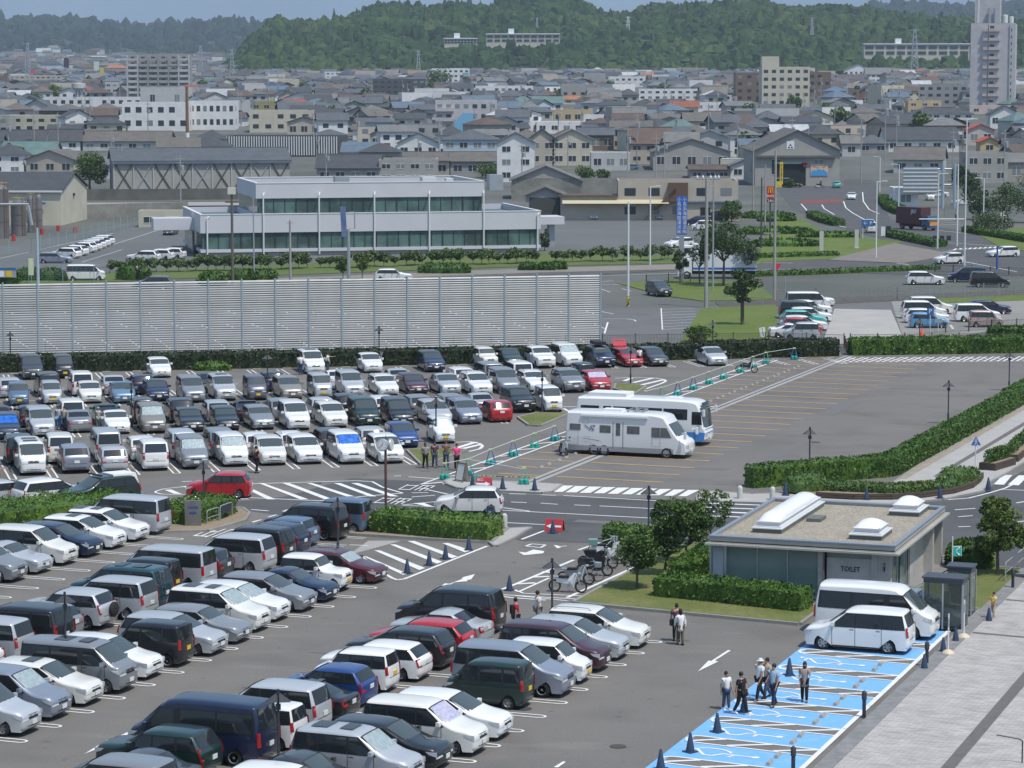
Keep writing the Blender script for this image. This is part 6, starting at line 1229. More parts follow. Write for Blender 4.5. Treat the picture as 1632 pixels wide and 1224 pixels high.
# ---------------------------------------------------------------- big vehicles
def bigshape(d,name,label,cat,loc,ang,colour,windows,wheels,group=None,wr=.45,extra=None,lightz=None):
    S=CarShape(d); S.R=wr; S.xf,S.xr=wheels[0],wheels[-1]; L=d['L']; root=thing(name,label,cat,(0,0,0),group=group)
    ob('body',S.body(),[paint(colour),BLACK],root,smooth=32)
    c,rf,rr,rg=[Vector(d[k]) for k in ('c','rf','rr','rg')]
    ob('windscreen',S.cross_patch(c.lerp(rf,.03),c.lerp(rf,.95),-.9,.9),GLASSC,root,smooth=40)
    if d.get('rearglass',True): ob('rear_window',S.cross_patch(rr.lerp(rg,.15),rr.lerp(rg,.7),-.7,.7),GLASS,root)
    for (x0,x1,z0,z1,sl) in windows:
        for s in (1,-1): ob('side_window',S.side_patch(((x0,z0),(x0+sl,z1),(x1,z0),(x1,z1)),s),mat('curtained_glass',(.16,.17,.165),.15,col2=(.09,.10,.10),nscale=3) if d.get('win') else GLASS,root)
    for s in (1,-1):
        z=d['nz']; xs=at_z(S.U,z-.2)
        h=MB(); S.cross_patch((at_z(S.U,z-.38),z-.38),(at_z(S.U,z-.16),z-.16),*((.55,.95) if s>0 else (-.95,-.55)),mb=h,nv=4); ob('headlight',h,LAMP,root)
        h=MB(); S.cross_patch((at_z(S.U,1.1,False),1.1),(at_z(S.U,.75,False),.75),*((.75,.95) if s>0 else (-.95,-.75)),mb=h,nv=3); ob('tail_light',h,RED,root)
        m_=MB(); m_.box(-.02,.12,(d['W']/2+.18)*s-.09,(d['W']/2+.18)*s+.09,d.get('mz',1.7)-.25,d.get('mz',1.7)+.2); m_.bar((.35,(d['W']/2-.08)*s,d.get('mz',1.7)+.1),(.05,(d['W']/2+.18)*s,d.get('mz',1.7)+.1),.025,5); ob('door_mirror',m_,WHT if colour=='white' else BLACK,root)
    xs=at_z(S.U,.55); ob('number_plate',MB().box(xs-.04,xs-.015,-.2,.2,.42,.6),WPL,root); xs=at_z(S.U,.8,False); ob('number_plate',MB().box(xs+.015,xs+.04,-.2,.2,.7,.88),WPL,root)
    tm,rm=wheel_meshes(wr,.24)
    for x in wheels:
        for s in (1,-1):
            wl=bpy.data.objects.new('wheel',tm); link(wl,root); wl.location=(x,(d['W']/2-.13)*s,wr); wl.rotation_euler.z=0 if s>0 else PI; ri=bpy.data.objects.new('rim',rm); link(ri,wl)
    if extra: extra(S,root)
    dx=Vector((math.cos(ang),math.sin(ang),0)); p=Vector(loc)+dx*(L/2); root.location=p; root.rotation_euler.z=ang+PI; return root
def nose_at(x,y,L,W):    # near-side front corner of something pointing along AX
    p=at(x,y); return p-AX*(L/2)+BX*(W/2)
SILVL=mat('silver_skirt',(.45,.46,.47),.4,metal=.5); AQUA=mat('coach_blue',(.06,.28,.68),.35,coat=.8)
def ex_rv(S,r):
    for s in (1,-1):
        ob('skirt',S.side_patch(((.9,.32),(.9,.62),(8.2,.32),(8.2,.62)),s,off=.01,nx=10),SILVL,r)
        ob('door_line',S.side_patch(((4.25,.5),(4.25,2.25),(4.28,.5),(4.28,2.25)),s,off=.016,nx=1,nz_=6),BLACK,r); ob('door_line',S.side_patch(((4.92,.5),(4.92,2.25),(4.95,.5),(4.95,2.25)),s,off=.016,nx=1,nz_=6),BLACK,r)
        for (x0,x1,z0,z1) in ((1.75,2.3,.75,1.3),(7.3,8.1,.65,1.55),(6.6,7.0,2.05,2.35),(6.5,6.9,1.05,1.18)):
            f=MB()
            for q in (((x0,z0),(x0,z0+.02),(x1,z0),(x1,z0+.02)),((x0,z1),(x0,z1+.02),(x1,z1),(x1,z1+.02)),((x0,z0),(x0,z1),(x0+.02,z0),(x0+.02,z1)),((x1,z0),(x1,z1),(x1+.02,z0),(x1+.02,z1))): S.side_patch(q,s,off=.015,nx=1,mb=f)
            ob('hatch',f,STEEL,r)
        ob('stripe',S.side_patch(((6.0,1.0),(7.9,1.16),(5.6,.88),(6.2,1.02)),s,off=.017,nx=4),mat('dark_stripe',(.08,.10,.2),.4),r)
        lg=MB()
        for a0,a1 in (((6.45,1.66),(6.85,1.98)),((6.3,1.62),(6.5,1.9)),((6.15,1.95),(6.45,1.93)),((6.15,1.95),(6.25,1.8)),((6.4,1.78),(6.2,1.66))): 
            (u0,v0),(u1,v1)=a0,a1; lg.bar((u0,(S.W(u0,v0)+.02)*s,v0),(u1,(S.W(u1,v1)+.02)*s,v1),.018,4)
        ob('emblem',lg,mat('dark_grey_mark',(.12,.12,.15),.5),r)
    aw=MB().box(2.6,7.1,1.12,1.22,2.52,2.64); ob('awning',aw,WHT,r)
    ob('roof_hatch',MB().box(4.6,5.9,-.4,.4,2.82,2.95),WHT,r); ob('roof_light',MB().box(3.2,3.9,-.3,.3,2.8,2.9),STEEL,r); ob('roof_rack',MB().box(3.1,4.2,-.55,-.5,2.95,2.99).box(3.1,4.2,.5,.55,2.95,2.99).box(3.1,3.16,-.5,.5,2.95,2.98).box(4.1,4.16,-.5,.5,2.95,2.98).box(3.6,3.65,-.5,.5,2.95,2.98).box(3.1,3.2,-.5,-.45,2.8,2.95).box(4.1,4.2,.45,.5,2.8,2.95),STEEL,r)
dRV=dict(L=8.3,W=2.3,H=2.85,nz=1.05,c=(.55,1.30),rf=(1.25,2.28),rr=(8.2,2.78),rg=(8.28,1.3),belt=1.35,tum=.025,r=.36,cl=.30,mz=1.6,rearglass=False,win=1)
bigshape(dRV,'motorhome','white motorhome with grey skirt parked beside the blue and white coach','motorhome',nose_at(1094,733,8.3,2.3),ANG_A,'white',[(1.0,1.75,1.35,1.98,.35),(1.78,2.35,1.35,1.98,0),(3.15,4.0,1.5,2.0,0),(4.45,4.75,1.35,2.15,0),(5.1,5.85,1.5,1.98,0),(7.15,7.9,1.6,2.0,0)],[1.35,5.55,6.25],wr=.36,extra=ex_rv)
def ex_coach(S,r):
    for s in (1,-1):
        ob('blue_band',S.side_patch(((.12,.36),(.06,.95),(S.xf-.62,.36),(S.xf-.62,.95)),s,off=.012,nx=4),AQUA,r); ob('blue_band',S.side_patch(((S.xf+.62,.36),(S.xf+.62,.80),(9.0,.36),(9.0,.80)),s,off=.012,nx=8),AQUA,r)
    bb=MB(); S.cross_patch((at_z(S.U,.42),.42),(at_z(S.U,.9),.9),-.98,.98,off=.012,mb=bb); ob('blue_bumper',bb,AQUA,r)
    ob('roof_unit',MB().box(5.6,8.3,-.85,.85,3.0,3.28),WHT,r); ob('roof_hatch',MB().box(2.0,3.0,-.4,.4,3.02,3.1),WHT,r); ob('destination_glass',S.cross_patch((.33,2.62),(.42,2.86),-.7,.7,off=.02),GLASS,r)
dCO=dict(L=9.2,W=2.45,H=3.08,nz=1.05,c=(.10,1.18),rf=(.42,2.62),rr=(9.05,2.95),rg=(9.18,1.3),belt=1.35,tum=.05,r=.45,cl=.34,mz=2.3)
bigshape(dCO,'coach','white coach with blue lower body behind the motorhome','coach',nose_at(1123,713,9.2,2.45)+BX*.1,ANG_A,'white',[(.25,.95,1.45,2.3,.1),(1.25,2.9,1.75,2.45,0),(3.0,4.7,1.75,2.45,0),(4.8,6.4,1.75,2.45,0),(6.55,7.1,1.75,2.45,0),(7.4,8.7,1.75,2.45,0)],[1.9,6.7],wr=.45,extra=ex_coach)
# pickup with a white canopy
pk=car_proto('suv'); c=copy_tree(pk); c.name='pickup_truck'; ang=math.atan2(-.62,-.78); p=at(152,806); dx=Vector((math.cos(ang),math.sin(ang),0)); q=p+dx*2.2; c.location=(q.x,q.y,.12*0); c.rotation_euler.z=ang+PI; c.scale=(1.1,1.0,1.02)
for ch in c.children:
    n=ch.name.split('.')[0]
    if n in('body','door_mirror'): ch.material_slots[0].link='OBJECT'; ch.material_slots[0].material=paint('dark green')
ob('canopy',MB().add([(2.75,-.74,1.10),(4.25,-.72,1.10),(4.1,-.62,1.74),(2.75,-.66,1.76),(2.75,.74,1.10),(4.25,.72,1.10),(4.1,.62,1.74),(2.75,.66,1.76)],[(0,1,2,3),(7,6,5,4),(3,2,6,7),(1,5,6,2),(0,3,7,4)]),WHT,c); ob('roof_bar',MB().box(1.95,2.1,-.68,.68,1.72,1.8),BLACK,c)
tag(c,'dark green pickup with a white canopy behind the left bushes','pickup truck')
# lorries
def lorry(label,loc,ang,L,cabm,boxm,H,group=None,stripe=None):
    t=thing('lorry',label,'lorry',loc,ang,group); W=2.3
    S=MB().add([(L/2-.1,-W/2+.05,.5),(L/2-1.7,-W/2+.05,.5),(L/2-1.7,-W/2+.05,2.35),(L/2-.45,-W/2+.1,2.35),(L/2-.1,-W/2+.05,1.35),(L/2-.1,W/2-.05,.5),(L/2-1.7,W/2-.05,.5),(L/2-1.7,W/2-.05,2.35),(L/2-.45,W/2-.1,2.35),(L/2-.1,W/2-.05,1.35)],[(0,4,3,2,1),(5,6,7,8,9),(0,5,9,4),(4,9,8,3),(3,8,7,2),(2,7,6,1),(1,6,5,0)]); ob('cab',S,cabm,t)
    ob('windscreen',MB().add([(L/2-.10,-W/2+.18,1.42),(L/2-.10,W/2-.18,1.42),(L/2-.42,W/2-.22,2.22),(L/2-.42,-W/2+.22,2.22)],[(0,1,2,3)]),GLASSC,t).location.x=.03
    for s in (-1,1): ob('side_window',MB().box(L/2-1.35,L/2-.6,s*(W/2-.045)-.01,s*(W/2-.045)+.01,1.45,2.1),GLASS,t)
    ob('bumper',MB().box(L/2-.12,L/2+.02,-W/2+.02,W/2-.02,.35,.75),cabm,t); 
    for s in (-1,1): ob('headlight',MB().box(L/2-.08,L/2+.04,s*.8-.18,s*.8+.18,.8,1.0),LAMP,t)
    ob('cargo_box',MB().box(-L/2,L/2-1.85,-W/2,W/2,.95,H),boxm,t); ob('chassis',MB().box(-L/2+.1,L/2-.3,-.45,.45,.5,.94),BLACK,t)
    if stripe: ob('stripe',MB().box(-L/2-.01,L/2-1.84,-W/2-.01,W/2+.01,1.1,1.35),stripe,t)
    tm,rm=wheel_meshes(.46,.26)
    for x in (L/2-1.1,-L/2+1.3):
        for s in (-1,1): wl=bpy.data.objects.new('wheel',tm); link(wl,t); wl.location=(x,s*(W/2-.15),.46); wl.rotation_euler.z=0 if s>0 else PI; ri=bpy.data.objects.new('rim',rm); link(ri,wl)
    return t
t=lorry('maroon container lorry with blue and orange cab on the road',at(1462,366),math.atan2(-.75,.6),7.2,mat('lorry_blue',(.03,.10,.22),.4,coat=.8),mat('maroon_container',(.085,.03,.035),.5),3.6)
ob('orange_grille',MB().box(3.45,3.63,-1.0,1.0,.78,1.35),mat('lorry_orange',(.75,.28,.02),.4),t)
for s,tx in ((-1,'JR'),): me=textmesh('JRF',.9); me.materials.append(WHT); o=ob('lettering',me,None,t,loc=(0.2,-1.17,2.9)); o.rotation_euler=(PI/2,0,0)
lorry('long white lorry with a blue stripe behind the umbrella pine',at(1142,443),PI-.02,9.5,WHT,mat('white_cargo',(.68,.7,.72),.5),3.3,stripe=mat('lorry_stripe',(.03,.15,.45),.4))
lorry('white flatbed lorry with raised bed in the yard beyond the pines',at(1125,420),PI,7.0,WHT,mat('white_cargo',(.68,.7,.72),.5),2.6)
# open tailgate of the red estate
for o in bpy.data.objects:
    if o.get('label','').startswith('red estate car') and 'far hedge' in o.get('label',''):
        ob('open_tailgate',MB().add([(4.15,-.6,1.42),(4.15,.6,1.42),(4.75,.58,1.95),(4.75,-.58,1.95),(4.15,-.6,1.47),(4.15,.6,1.47),(4.75,.58,2.0),(4.75,-.58,2.0)],[(0,3,2,1),(4,5,6,7),(0,1,5,4),(1,2,6,5),(2,3,7,6),(3,0,4,7)]),paint('red'),o); ob('tailgate_glass',MB().add([(4.3,-.45,1.56),(4.3,.45,1.56),(4.62,.42,1.90),(4.62,-.42,1.90)],[(0,1,2,3)]),GLASSC,o)
# ---------------------------------------------------------------- two-wheelers
def wheel2(R,m=TYRE):
    return MB().lathe([(R-.07,-.045),(R,-.04),(R,.04),(R-.07,.045),(R-.07,-.045)],16,axis='y')
def motorbike(loc,ang,label,kind,col,group='two-wheelers beside the lawn',crate=False):
    t=thing('scooter' if kind=='scooter' else 'motorcycle',label,'motorcycle',loc,ang,group); R=.29 if kind!='cub' else .30; wb=1.28 if kind!='big' else 1.5
    for x in (-wb/2,wb/2):
        w_=ob('wheel',wheel2(R),TYRE,t,loc=(x,0,R)); rr=MB()
        for k in range(6): a=k*PI/3; rr.bar((0,0,0),((R-.04)*math.cos(a),0,(R-.04)*math.sin(a)),.007,3)
        ob('spokes',rr,STEEL,w_)
    fr=MB()
    if kind=='cub':
        fr.add([(-.55,-.06,.48),(.25,-.05,.35),(.42,-.05,.9),(.30,-.05,.95),(.0,-.09,.62),(-.55,-.09,.70),(-.55,.06,.48),(.25,.05,.35),(.42,.05,.9),(.30,.05,.95),(.0,.09,.62),(-.55,.09,.70)],[(0,1,2,3,4,5),(11,10,9,8,7,6)]+[(i,i+6,(i+1)%6+6,(i+1)%6) for i in range(6)])
        ob('body',fr,col,t); ob('leg_shield',MB().add([(.28,-.2,.3),(.28,.2,.3),(.44,.17,.88),(.44,-.17,.88),(.31,-.2,.3),(.31,.2,.3),(.47,.17,.88),(.47,-.17,.88)],[(0,3,2,1),(4,5,6,7),(0,1,5,4),(1,2,6,5),(2,3,7,6),(3,0,4,7)]),WHT,t)
        ob('engine',MB().box(-.2,.15,-.12,.12,.25,.45),STEEL,t); ob('seat',MB().box(-.42,.05,-.12,.12,.70,.80),BLACK,t); ob('rack',MB().box(-.75,-.42,-.15,.15,.72,.76),STEEL,t)
    elif kind=='scooter':
        ob('body',MB().add([(-.75,-.16,.45),(.1,-.2,.25),(.45,-.16,.3),(.6,-.14,.95),(.35,-.12,.98),(.2,-.16,.55),(-.1,-.2,.72),(-.8,-.14,.75),(-.75,.16,.45),(.1,.2,.25),(.45,.16,.3),(.6,.14,.95),(.35,.12,.98),(.2,.16,.55),(-.1,.2,.72),(-.8,.14,.75)],[(0,1,2,3,4,5,6,7),(15,14,13,12,11,10,9,8)]+[(i,i+8,(i+1)%8+8,(i+1)%8) for i in range(8)]),col,t,smooth=30); ob('seat',MB().box(-.75,-.05,-.15,.15,.74,.84),BLACK,t); ob('windshield',MB().box(.52,.55,-.14,.14,.98,1.25),GLASSC,t)
    else:
        ob('body',MB().add([(-.6,-.12,.6),(0,-.14,.3),(.35,-.12,.4),(.5,-.12,.85),(.2,-.15,.92),(-.1,-.1,.78),(-.75,-.1,.88),(-.6,.12,.6),(0,.14,.3),(.35,.12,.4),(.5,.12,.85),(.2,.15,.92),(-.1,.1,.78),(-.75,.1,.88)],[(0,1,2,3,4,5,6),(13,12,11,10,9,8,7)]+[(i,i+7,(i+1)%7+7,(i+1)%7) for i in range(7)]),col,t,smooth=30); ob('seat',MB().box(-.65,-.1,-.13,.13,.80,.90),BLACK,t); ob('exhaust',MB().bar((.1,-.18,.3),(-.75,-.2,.42),.05,7),CHROME,t)
    ob('fork',MB().bar((wb/2,-.08,R),(.42,-.08,.98),.025,5).bar((wb/2,.08,R),(.42,.08,.98),.025,5),STEEL,t)
    hb=MB().bar((.38,-.33,1.02),(.44,0,.98),.018,5).bar((.44,0,.98),(.38,.33,1.02),.018,5); ob('handlebar',hb,BLACK,t)
    for s in (-1,1): ob('mirror',MB().bar((.4,.25*s,1.02),(.42,.3*s,1.2),.008,4).box(.40,.43,.3*s-.06,.3*s+.06,1.18,1.27),BLACK,t)
    ob('headlamp',MB().lathe([(.001,.0),(.08,.02),(.07,.08),(.001,.09)],10,c=(.55,0,.9)),LAMP,t)
    if crate: ob('crate',MB().box(-.95,-.5,-.24,.24,.78,1.08),mat('green_crate',(.16,.3,.25),.6),t)
    return t
motorbike(at(905,944),ANG_A+.12,'white delivery motorcycle beside the park lamp','cub',WHT)
motorbike(at(918,931),ANG_A+.1,'silver commuter motorcycle behind the white delivery motorcycle','cub',STEEL)
motorbike(at(948,917),ANG_A+.05,'big black scooter in the two-wheeler bay','scooter',mat('black_gloss',(.015,.015,.017),.3,coat=1))
motorbike(at(953,905),ANG_A+.1,'black motorcycle with orange panels behind the big black scooter','big',mat('black_gloss',(.015,.015,.017),.3,coat=1))
motorbike(at(968,893),ANG_A+.3,'white scooter with a green crate near the bright hedge','scooter',WHT,crate=True)
def bicycle(loc,ang,label,col):
    t=thing('bicycle',label,'bicycle',loc,ang,'bicycles in the two-wheeler bay'); R=.33
    for x in (-.52,.52):
        w_=ob('wheel',MB().lathe([(R-.03,-.015),(R,-.015),(R,.015),(R-.03,.015),(R-.03,-.015)],16,axis='y'),TYRE,t,loc=(x,0,R)); rr=MB()
        for k in range(8): a=k*PI/4; rr.bar((0,0,0),((R-.02)*math.cos(a),0,(R-.02)*math.sin(a)),.005,3)
        ob('spokes',rr,STEEL,w_)
    ob('frame',MB().bar((-.52,0,R),(-.1,0,.30),.014,5).bar((-.1,0,.3),(-.2,0,.8),.014,5).bar((-.1,0,.3),(.38,0,.72),.016,5).bar((-.18,0,.68),(.36,0,.82),.016,5).bar((-.52,0,R),(-.18,0,.68),.012,5).bar((.52,0,R),(.34,0,.98),.016,5),col,t)
    ob('handlebar',MB().bar((.22,-.27,1.02),(.34,0,.98),.012,5).bar((.34,0,.98),(.22,.27,1.02),.012,5),STEEL,t); ob('saddle',MB().box(-.32,-.08,-.08,.08,.82,.87),BLACK,t); ob('basket',MB().box(.42,.68,-.16,.16,.72,.94),STEEL,t)
bicycle(at(936,926),ANG_A+.1,'bicycle between the silver motorcycle and the big scooter',STEEL)
bicycle(at(963,884),ANG_A+.6,'bicycle with high handlebars at the back of the two-wheeler bay',WHT)
bicycle(at(972,899),ANG_A+.3,'dark bicycle under the edge of the round tree',DKMET)
motorbike(at(898,726),ANG_F,'motorcycle with a yellow plate parked tight behind the motorhome','cub',BLACK,group=None)
motorbike(at(1190,594),-.2,'dark scooter lying by the barrier stands near the hatched edge','cub',DKMET,group=None)

# ---------------------------------------------------------------- people: one skinned body each, clothes and hair on top
SKIN=mat('skin',(.42,.25,.17),.6); HAIR=mat('black_hair',(.012,.01,.009),.6)
def cloth(n,c): return mat('cloth_'+n,c,.9,noise=.1,nscale=6,rand=0)
CL={'white':(.72,.72,.72),'black':(.012,.012,.014),'grey':(.25,.25,.26),'pink':(.75,.06,.24),'purple':(.10,.04,.07),'dark red':(.10,.02,.02),'denim':(.05,.08,.14),'dark denim':(.02,.03,.055),'red':(.45,.03,.05),'pale blue':(.33,.42,.52),'brown':(.14,.09,.06),'yellow':(.65,.5,.12),'beige':(.42,.36,.28),'taupe':(.30,.24,.21),'floral':(.35,.38,.35),'olive':(.10,.09,.06),'blue':(.12,.28,.5)}
def skinobj(name,V,E,R,m,parent,sub=1,root=0):
    me=bpy.data.meshes.new(name); me.from_pydata(V,E,[]); me.materials.append(m); o=bpy.data.objects.new(name,me); link(o,parent)
    md=o.modifiers.new('skin','SKIN'); sv=me.skin_vertices[0].data if me.skin_vertices else None
    for i,r_ in enumerate(R): me.skin_vertices[0].data[i].radius=(r_,r_) if not isinstance(r_,tuple) else r_; me.skin_vertices[0].data[i].use_root=(i==root)
    md.use_smooth_shade=True; s_=o.modifiers.new('sub','SUBSURF'); s_.levels=sub; s_.render_levels=sub; return o
def person(x,y,ang,label,top,bottom,H=1.68,stride=.25,arms=(.25,-.25),bend=(.2,.2),kind='trousers',sleeve=1,hair='short',hat=None,bag=None,group=None,loc=None,z=.0,lean=0,shoes='black'):
    b=loc if loc is not None else (at(x,y) if y>343 else att(x,y)); t=thing('person',label,'person',b+Vector((0,0,z)),ang,group); k=H/1.70; female=kind in('dress','skirt')
    def P(a,b_,c): return (a*k,b_*k,c*k)
    sw=.185 if not female else .165
    V=[P(0,0,.95),P(.0+lean*.3,0,1.15),P(lean,0,1.38),P(lean,0,1.47),P(lean+.01,0,1.56),P(lean+.015,0,1.63)]; R=[(.15*k,.11*k),(.135*k,.10*k),(.15*k,.10*k),.052*k,(.075*k,.085*k),(.06*k,.07*k)]; E=[(0,1),(1,2),(2,3),(3,4),(4,5)]
    V.append(P(lean+.11,0,1.555)); R.append(.016*k); E.append((4,6))
    A=[]
    for s,sg in ((0,1),(1,-1)):
        i=len(V); a=arms[s]; bd=bend[s]; sh=Vector((lean,sg*sw,1.37)); el=sh+Vector((math.sin(a)*.29,sg*.05,-math.cos(a)*.29)); wr=el+Vector((math.sin(a+bd)*.25,sg*.0-.02*sg,-math.cos(a+bd)*.25)); hd=wr+Vector((math.sin(a+bd)*.085,0,-math.cos(a+bd)*.085)); dr=(hd-wr).normalized()
        V+= [P(*sh),P(*el),P(*wr),P(*hd)]; R+= [.058*k,.04*k,.026*k,(.014*k,.026*k)]; E+= [(2,i),(i,i+1),(i+1,i+2),(i+2,i+3)]; A.append((sh,el,wr))
        for f,(off,ln) in enumerate(((-.027,.062),(-.009,.074),(.009,.070),(.027,.055))):
            q=hd+dr*.03+Vector((off,0,0)); e=q+dr*ln+Vector((.012,-sg*.012,0)); j=len(V); V+= [P(*q),P(*e)]; R+= [.0065*k,.005*k]; E+= [(i+3,j),(j,j+1)]
        q=wr+dr*.04+Vector((.032,0,0)); e=q+dr*.045+Vector((.02,0,0)); j=len(V); V+= [P(*q),P(*e)]; R+= [.0075*k,.006*k]; E+= [(i+2,j),(j,j+1)]
    L=[]
    for s,sg in ((0,1),(1,-1)):
        i=len(V); st=stride*(1 if s==0 else -1); hp=Vector((0,sg*.09,.90)); fwd=st>0
        kn=hp+Vector((math.sin(st*.9)*.42+.03,0,-math.cos(st*.9)*.42)); sh_=st*.9-(.1 if fwd else .45*abs(stride)/.3*.6); an=kn+Vector((math.sin(sh_)*.40,0,-math.cos(sh_)*.40)); L.append((hp,kn,an))
    mz=min(l[2].z for l in L)-.075
    for s,(hp,kn,an) in enumerate(L):
        i=len(V); kn.z-=mz*.5; an.z-=mz; tz_=0 if an.z<.1 else -.03; V+= [P(*hp),P(*kn),P(*an),P(an.x+.14,an.y,max(.03,an.z-.045+tz_))]; R+= [.088*k,.058*k,.036*k,(.035*k,.025*k)]; E+= [(0,i),(i,i+1),(i+1,i+2),(i+2,i+3)]
    ob_=skinobj('body',V,E,R,SKIN,t)
    tm=cloth(top,CL[top]); bm_=cloth(bottom,CL[bottom])
    V=[P(0,0,.86 if kind!='dress' else .62),P(lean*.1,0,1.0),P(lean*.3,0,1.17),P(lean,0,1.36),P(lean,0,1.43)]; R=[(.19*k,.145*k) if kind!='dress' else (.23*k,.19*k),(.185*k,.145*k),(.175*k,.14*k),(.20*k,.14*k),.085*k]; E=[(0,1),(1,2),(2,3),(3,4)]
    for s,(sh,el,wr) in enumerate(A):
        i=len(V); e2=sh.lerp(el,.62 if sleeve==1 else 1); V+= [P(*sh),P(*e2)]; R+= [.098*k,.072*k]; E+= [(3,i),(i,i+1)]
        if sleeve==2: V.append(P(*wr)); R.append(.05*k); E.append((i+1,i+2))
    skinobj('shirt' if kind!='dress' else 'dress',V,E,R,tm,t)
    if kind!='bare':
        V=[P(0,0,.94)]; R=[(.175*k,.14*k)]; E=[]
        for hp,kn,an in L:
            i=len(V); cut=an if kind!='shorts' else kn.lerp(an,.15); V+= [P(*hp),P(*kn),P(*cut)]; R+= [.112*k,.082*k,.064*k]; E+= [(0,i),(i,i+1),(i+1,i+2)]
        skinobj('trousers' if kind!='shorts' else 'shorts',V,E,R,bm_,t)
    for hp,kn,an in L: ob('shoe',MB().add([((an.x-.07)*k,(an.y-.045)*k,(an.z-.075)*k),((an.x+.19)*k,(an.y-.045)*k,max(0,an.z-.075)*k),((an.x+.19)*k,(an.y+.045)*k,max(0,an.z-.075)*k),((an.x-.07)*k,(an.y+.045)*k,(an.z-.075)*k),((an.x-.06)*k,(an.y-.04)*k,(an.z+.01)*k),((an.x+.10)*k,(an.y-.035)*k,(an.z-.01)*k),((an.x+.10)*k,(an.y+.035)*k,(an.z-.01)*k),((an.x-.06)*k,(an.y+.04)*k,(an.z+.01)*k)],[(0,3,2,1),(4,5,6,7),(0,1,5,4),(1,2,6,5),(2,3,7,6),(3,0,4,7)]),cloth(shoes,CL[shoes]),t)
    hx,hz=lean*k,1.6*k; h=MB().lathe([(.001,.125),(.05,.118),(.085,.085),(.098,.03),(.095,-.02 if hair=='short' else -.16),(.06,-.06 if hair=='short' else -.2)],12,c=(0,0,0)); hm=HAIR; hn='hair'
    if hat: hm=cloth(hat,CL[hat]); hn='hat'; h=MB().lathe([(.001,.13),(.07,.12),(.098,.06),(.10,.035),(.15,.03),(.15,.02),(.09,.02)],14)
    o=ob(hn,h,hm,t,loc=(hx-.012,0,hz),smooth=50); o.scale=(k,k*.86,k); 
    if hat: o2=ob('hair',MB().lathe([(.094,.03),(.095,-.03),(.06,-.06)],12),HAIR,t,loc=(hx-.02,0,hz),smooth=50)
    fa=MB(); 
    for s in (-1,1): fa.box(hx+.083*k,hx+.093*k,s*.032*k-.012*k,s*.032*k+.012*k,1.575*k,1.59*k)
    fa.box(hx+.080*k,hx+.090*k,-.025*k,.025*k,1.515*k,1.523*k); ob('face',fa,cloth('dark red',CL['dark red']),t)
    if bag: ob('bag',MB().box(-.24*k,-.11*k,-.14*k,.14*k,1.0*k,1.38*k) if bag=='back' else MB().box(-.1*k,.12*k,.19*k,.29*k,.72*k,.98*k),cloth('black',CL['black']),t)
    return t
LFT=PI+.1; g='four people walking by the grass island'
person(409,754,.6,'person in dark red vest and black trousers by a white minivan','dark red','black',stride=.12,sleeve=1,arms=(.6,.1),bend=(1.2,.3))
person(678,746,-1.2,'person in grey T-shirt and dark leggings, leftmost of the walking four','grey','black',stride=.22,H=1.58,group=g,hair='long')
person(693,745,-1.4,'person in purple top and jeans, second of the walking four','purple','denim',stride=.32,H=1.62,group=g,hair='long')
person(711,745,-1.3,'person carrying a brown bag on the chest, third of the walking four','brown','denim',stride=.28,arms=(.5,.5),bend=(1.4,1.4),group=g)
person(728,750,-1.6,'person in a bright pink shirt and black trousers','pink','black',stride=.06,arms=(.3,.5),bend=(1.2,1.3),group=g)
person(479,597,-.9,'person in white shirt and jeans left of the white minivan by the hedge','white','denim',stride=.05,arms=(.4,.4),bend=(1.3,1.3)); person(522,594,.1,'person in white shirt reaching out right of the white minivan by the hedge','white','denim',stride=.1,arms=(1.4,.2),bend=(.2,.2))
person(94,685,-1.2,'person in pale blue shirt between silver cars, left of a pair','pale blue','blue',stride=.1); person(103,686,-1.9,'person in beige top between silver cars, right of a pair','beige','denim',stride=.1)
person(157,684,-1.3,'person in floral dress and straw hat beside a silver saloon','floral','floral',kind='dress',hat='beige',H=1.55,stride=.08); person(561,662,-.6,'person in black leaning at a black off-road car','black','black',stride=.05)
person(1019,585,2.2,'person in white shirt by the open red tailgate','white','black',stride=.05)
person(1084,1028,1.9,'person in a long white tunic crossing the aisle','white','olive',kind='dress',sleeve=2,stride=.12,H=1.58,hair='long'); person(1078,1022,1.8,'person in dark purple top beside the white tunic','purple','black',stride=.1,H=1.66,bag='side')
g='people crossing the blue bays'
person(1157,1131,-1.0,'person in white printed T-shirt and jeans at the edge of the blue bays','white','denim',stride=.12,H=1.5,group=g,shoes='white'); person(1181,1139,-.7,'person in black vest and trousers with white shoes by the navy cone','black','black',stride=.30,H=1.66,group=g,shoes='white',sleeve=1,bag='side')
person(1211,1117,-2.6,'person in white shirt and cap with dark trousers striding left','white','black',stride=.33,H=1.68,group=g,hat='white'); person(1222,1113,-2.5,'person in pale top and jeans behind the striding one','beige','denim',stride=.3,H=1.62,group=g); person(1233,1126,-2.2,'person in pale blue striped shirt and dark trousers','pale blue','dark denim',stride=.33,H=1.68,group=g)
person(1282,1119,-1.7,'person in taupe dress and black leggings on the blue bay','taupe','black',kind='dress',stride=.12,H=1.6,group=g,arms=(.9,.2),bend=(1.2,.3),hair='long')
person(822,1013,.3,'person in a red shirt with a black backpack behind the parked cars','red','denim',stride=.05,bag='back'); person(857,1001,.4,'person in pale shirt partly hidden by the silver car','white','grey',stride=.05)
person(1583,990,-2.3,'child in yellow top with arms out at the plaza edge','yellow','beige',kind='shorts',stride=.28,H=1.22,arms=(1.2,.6),bend=(.1,.2),z=.1,shoes='blue')
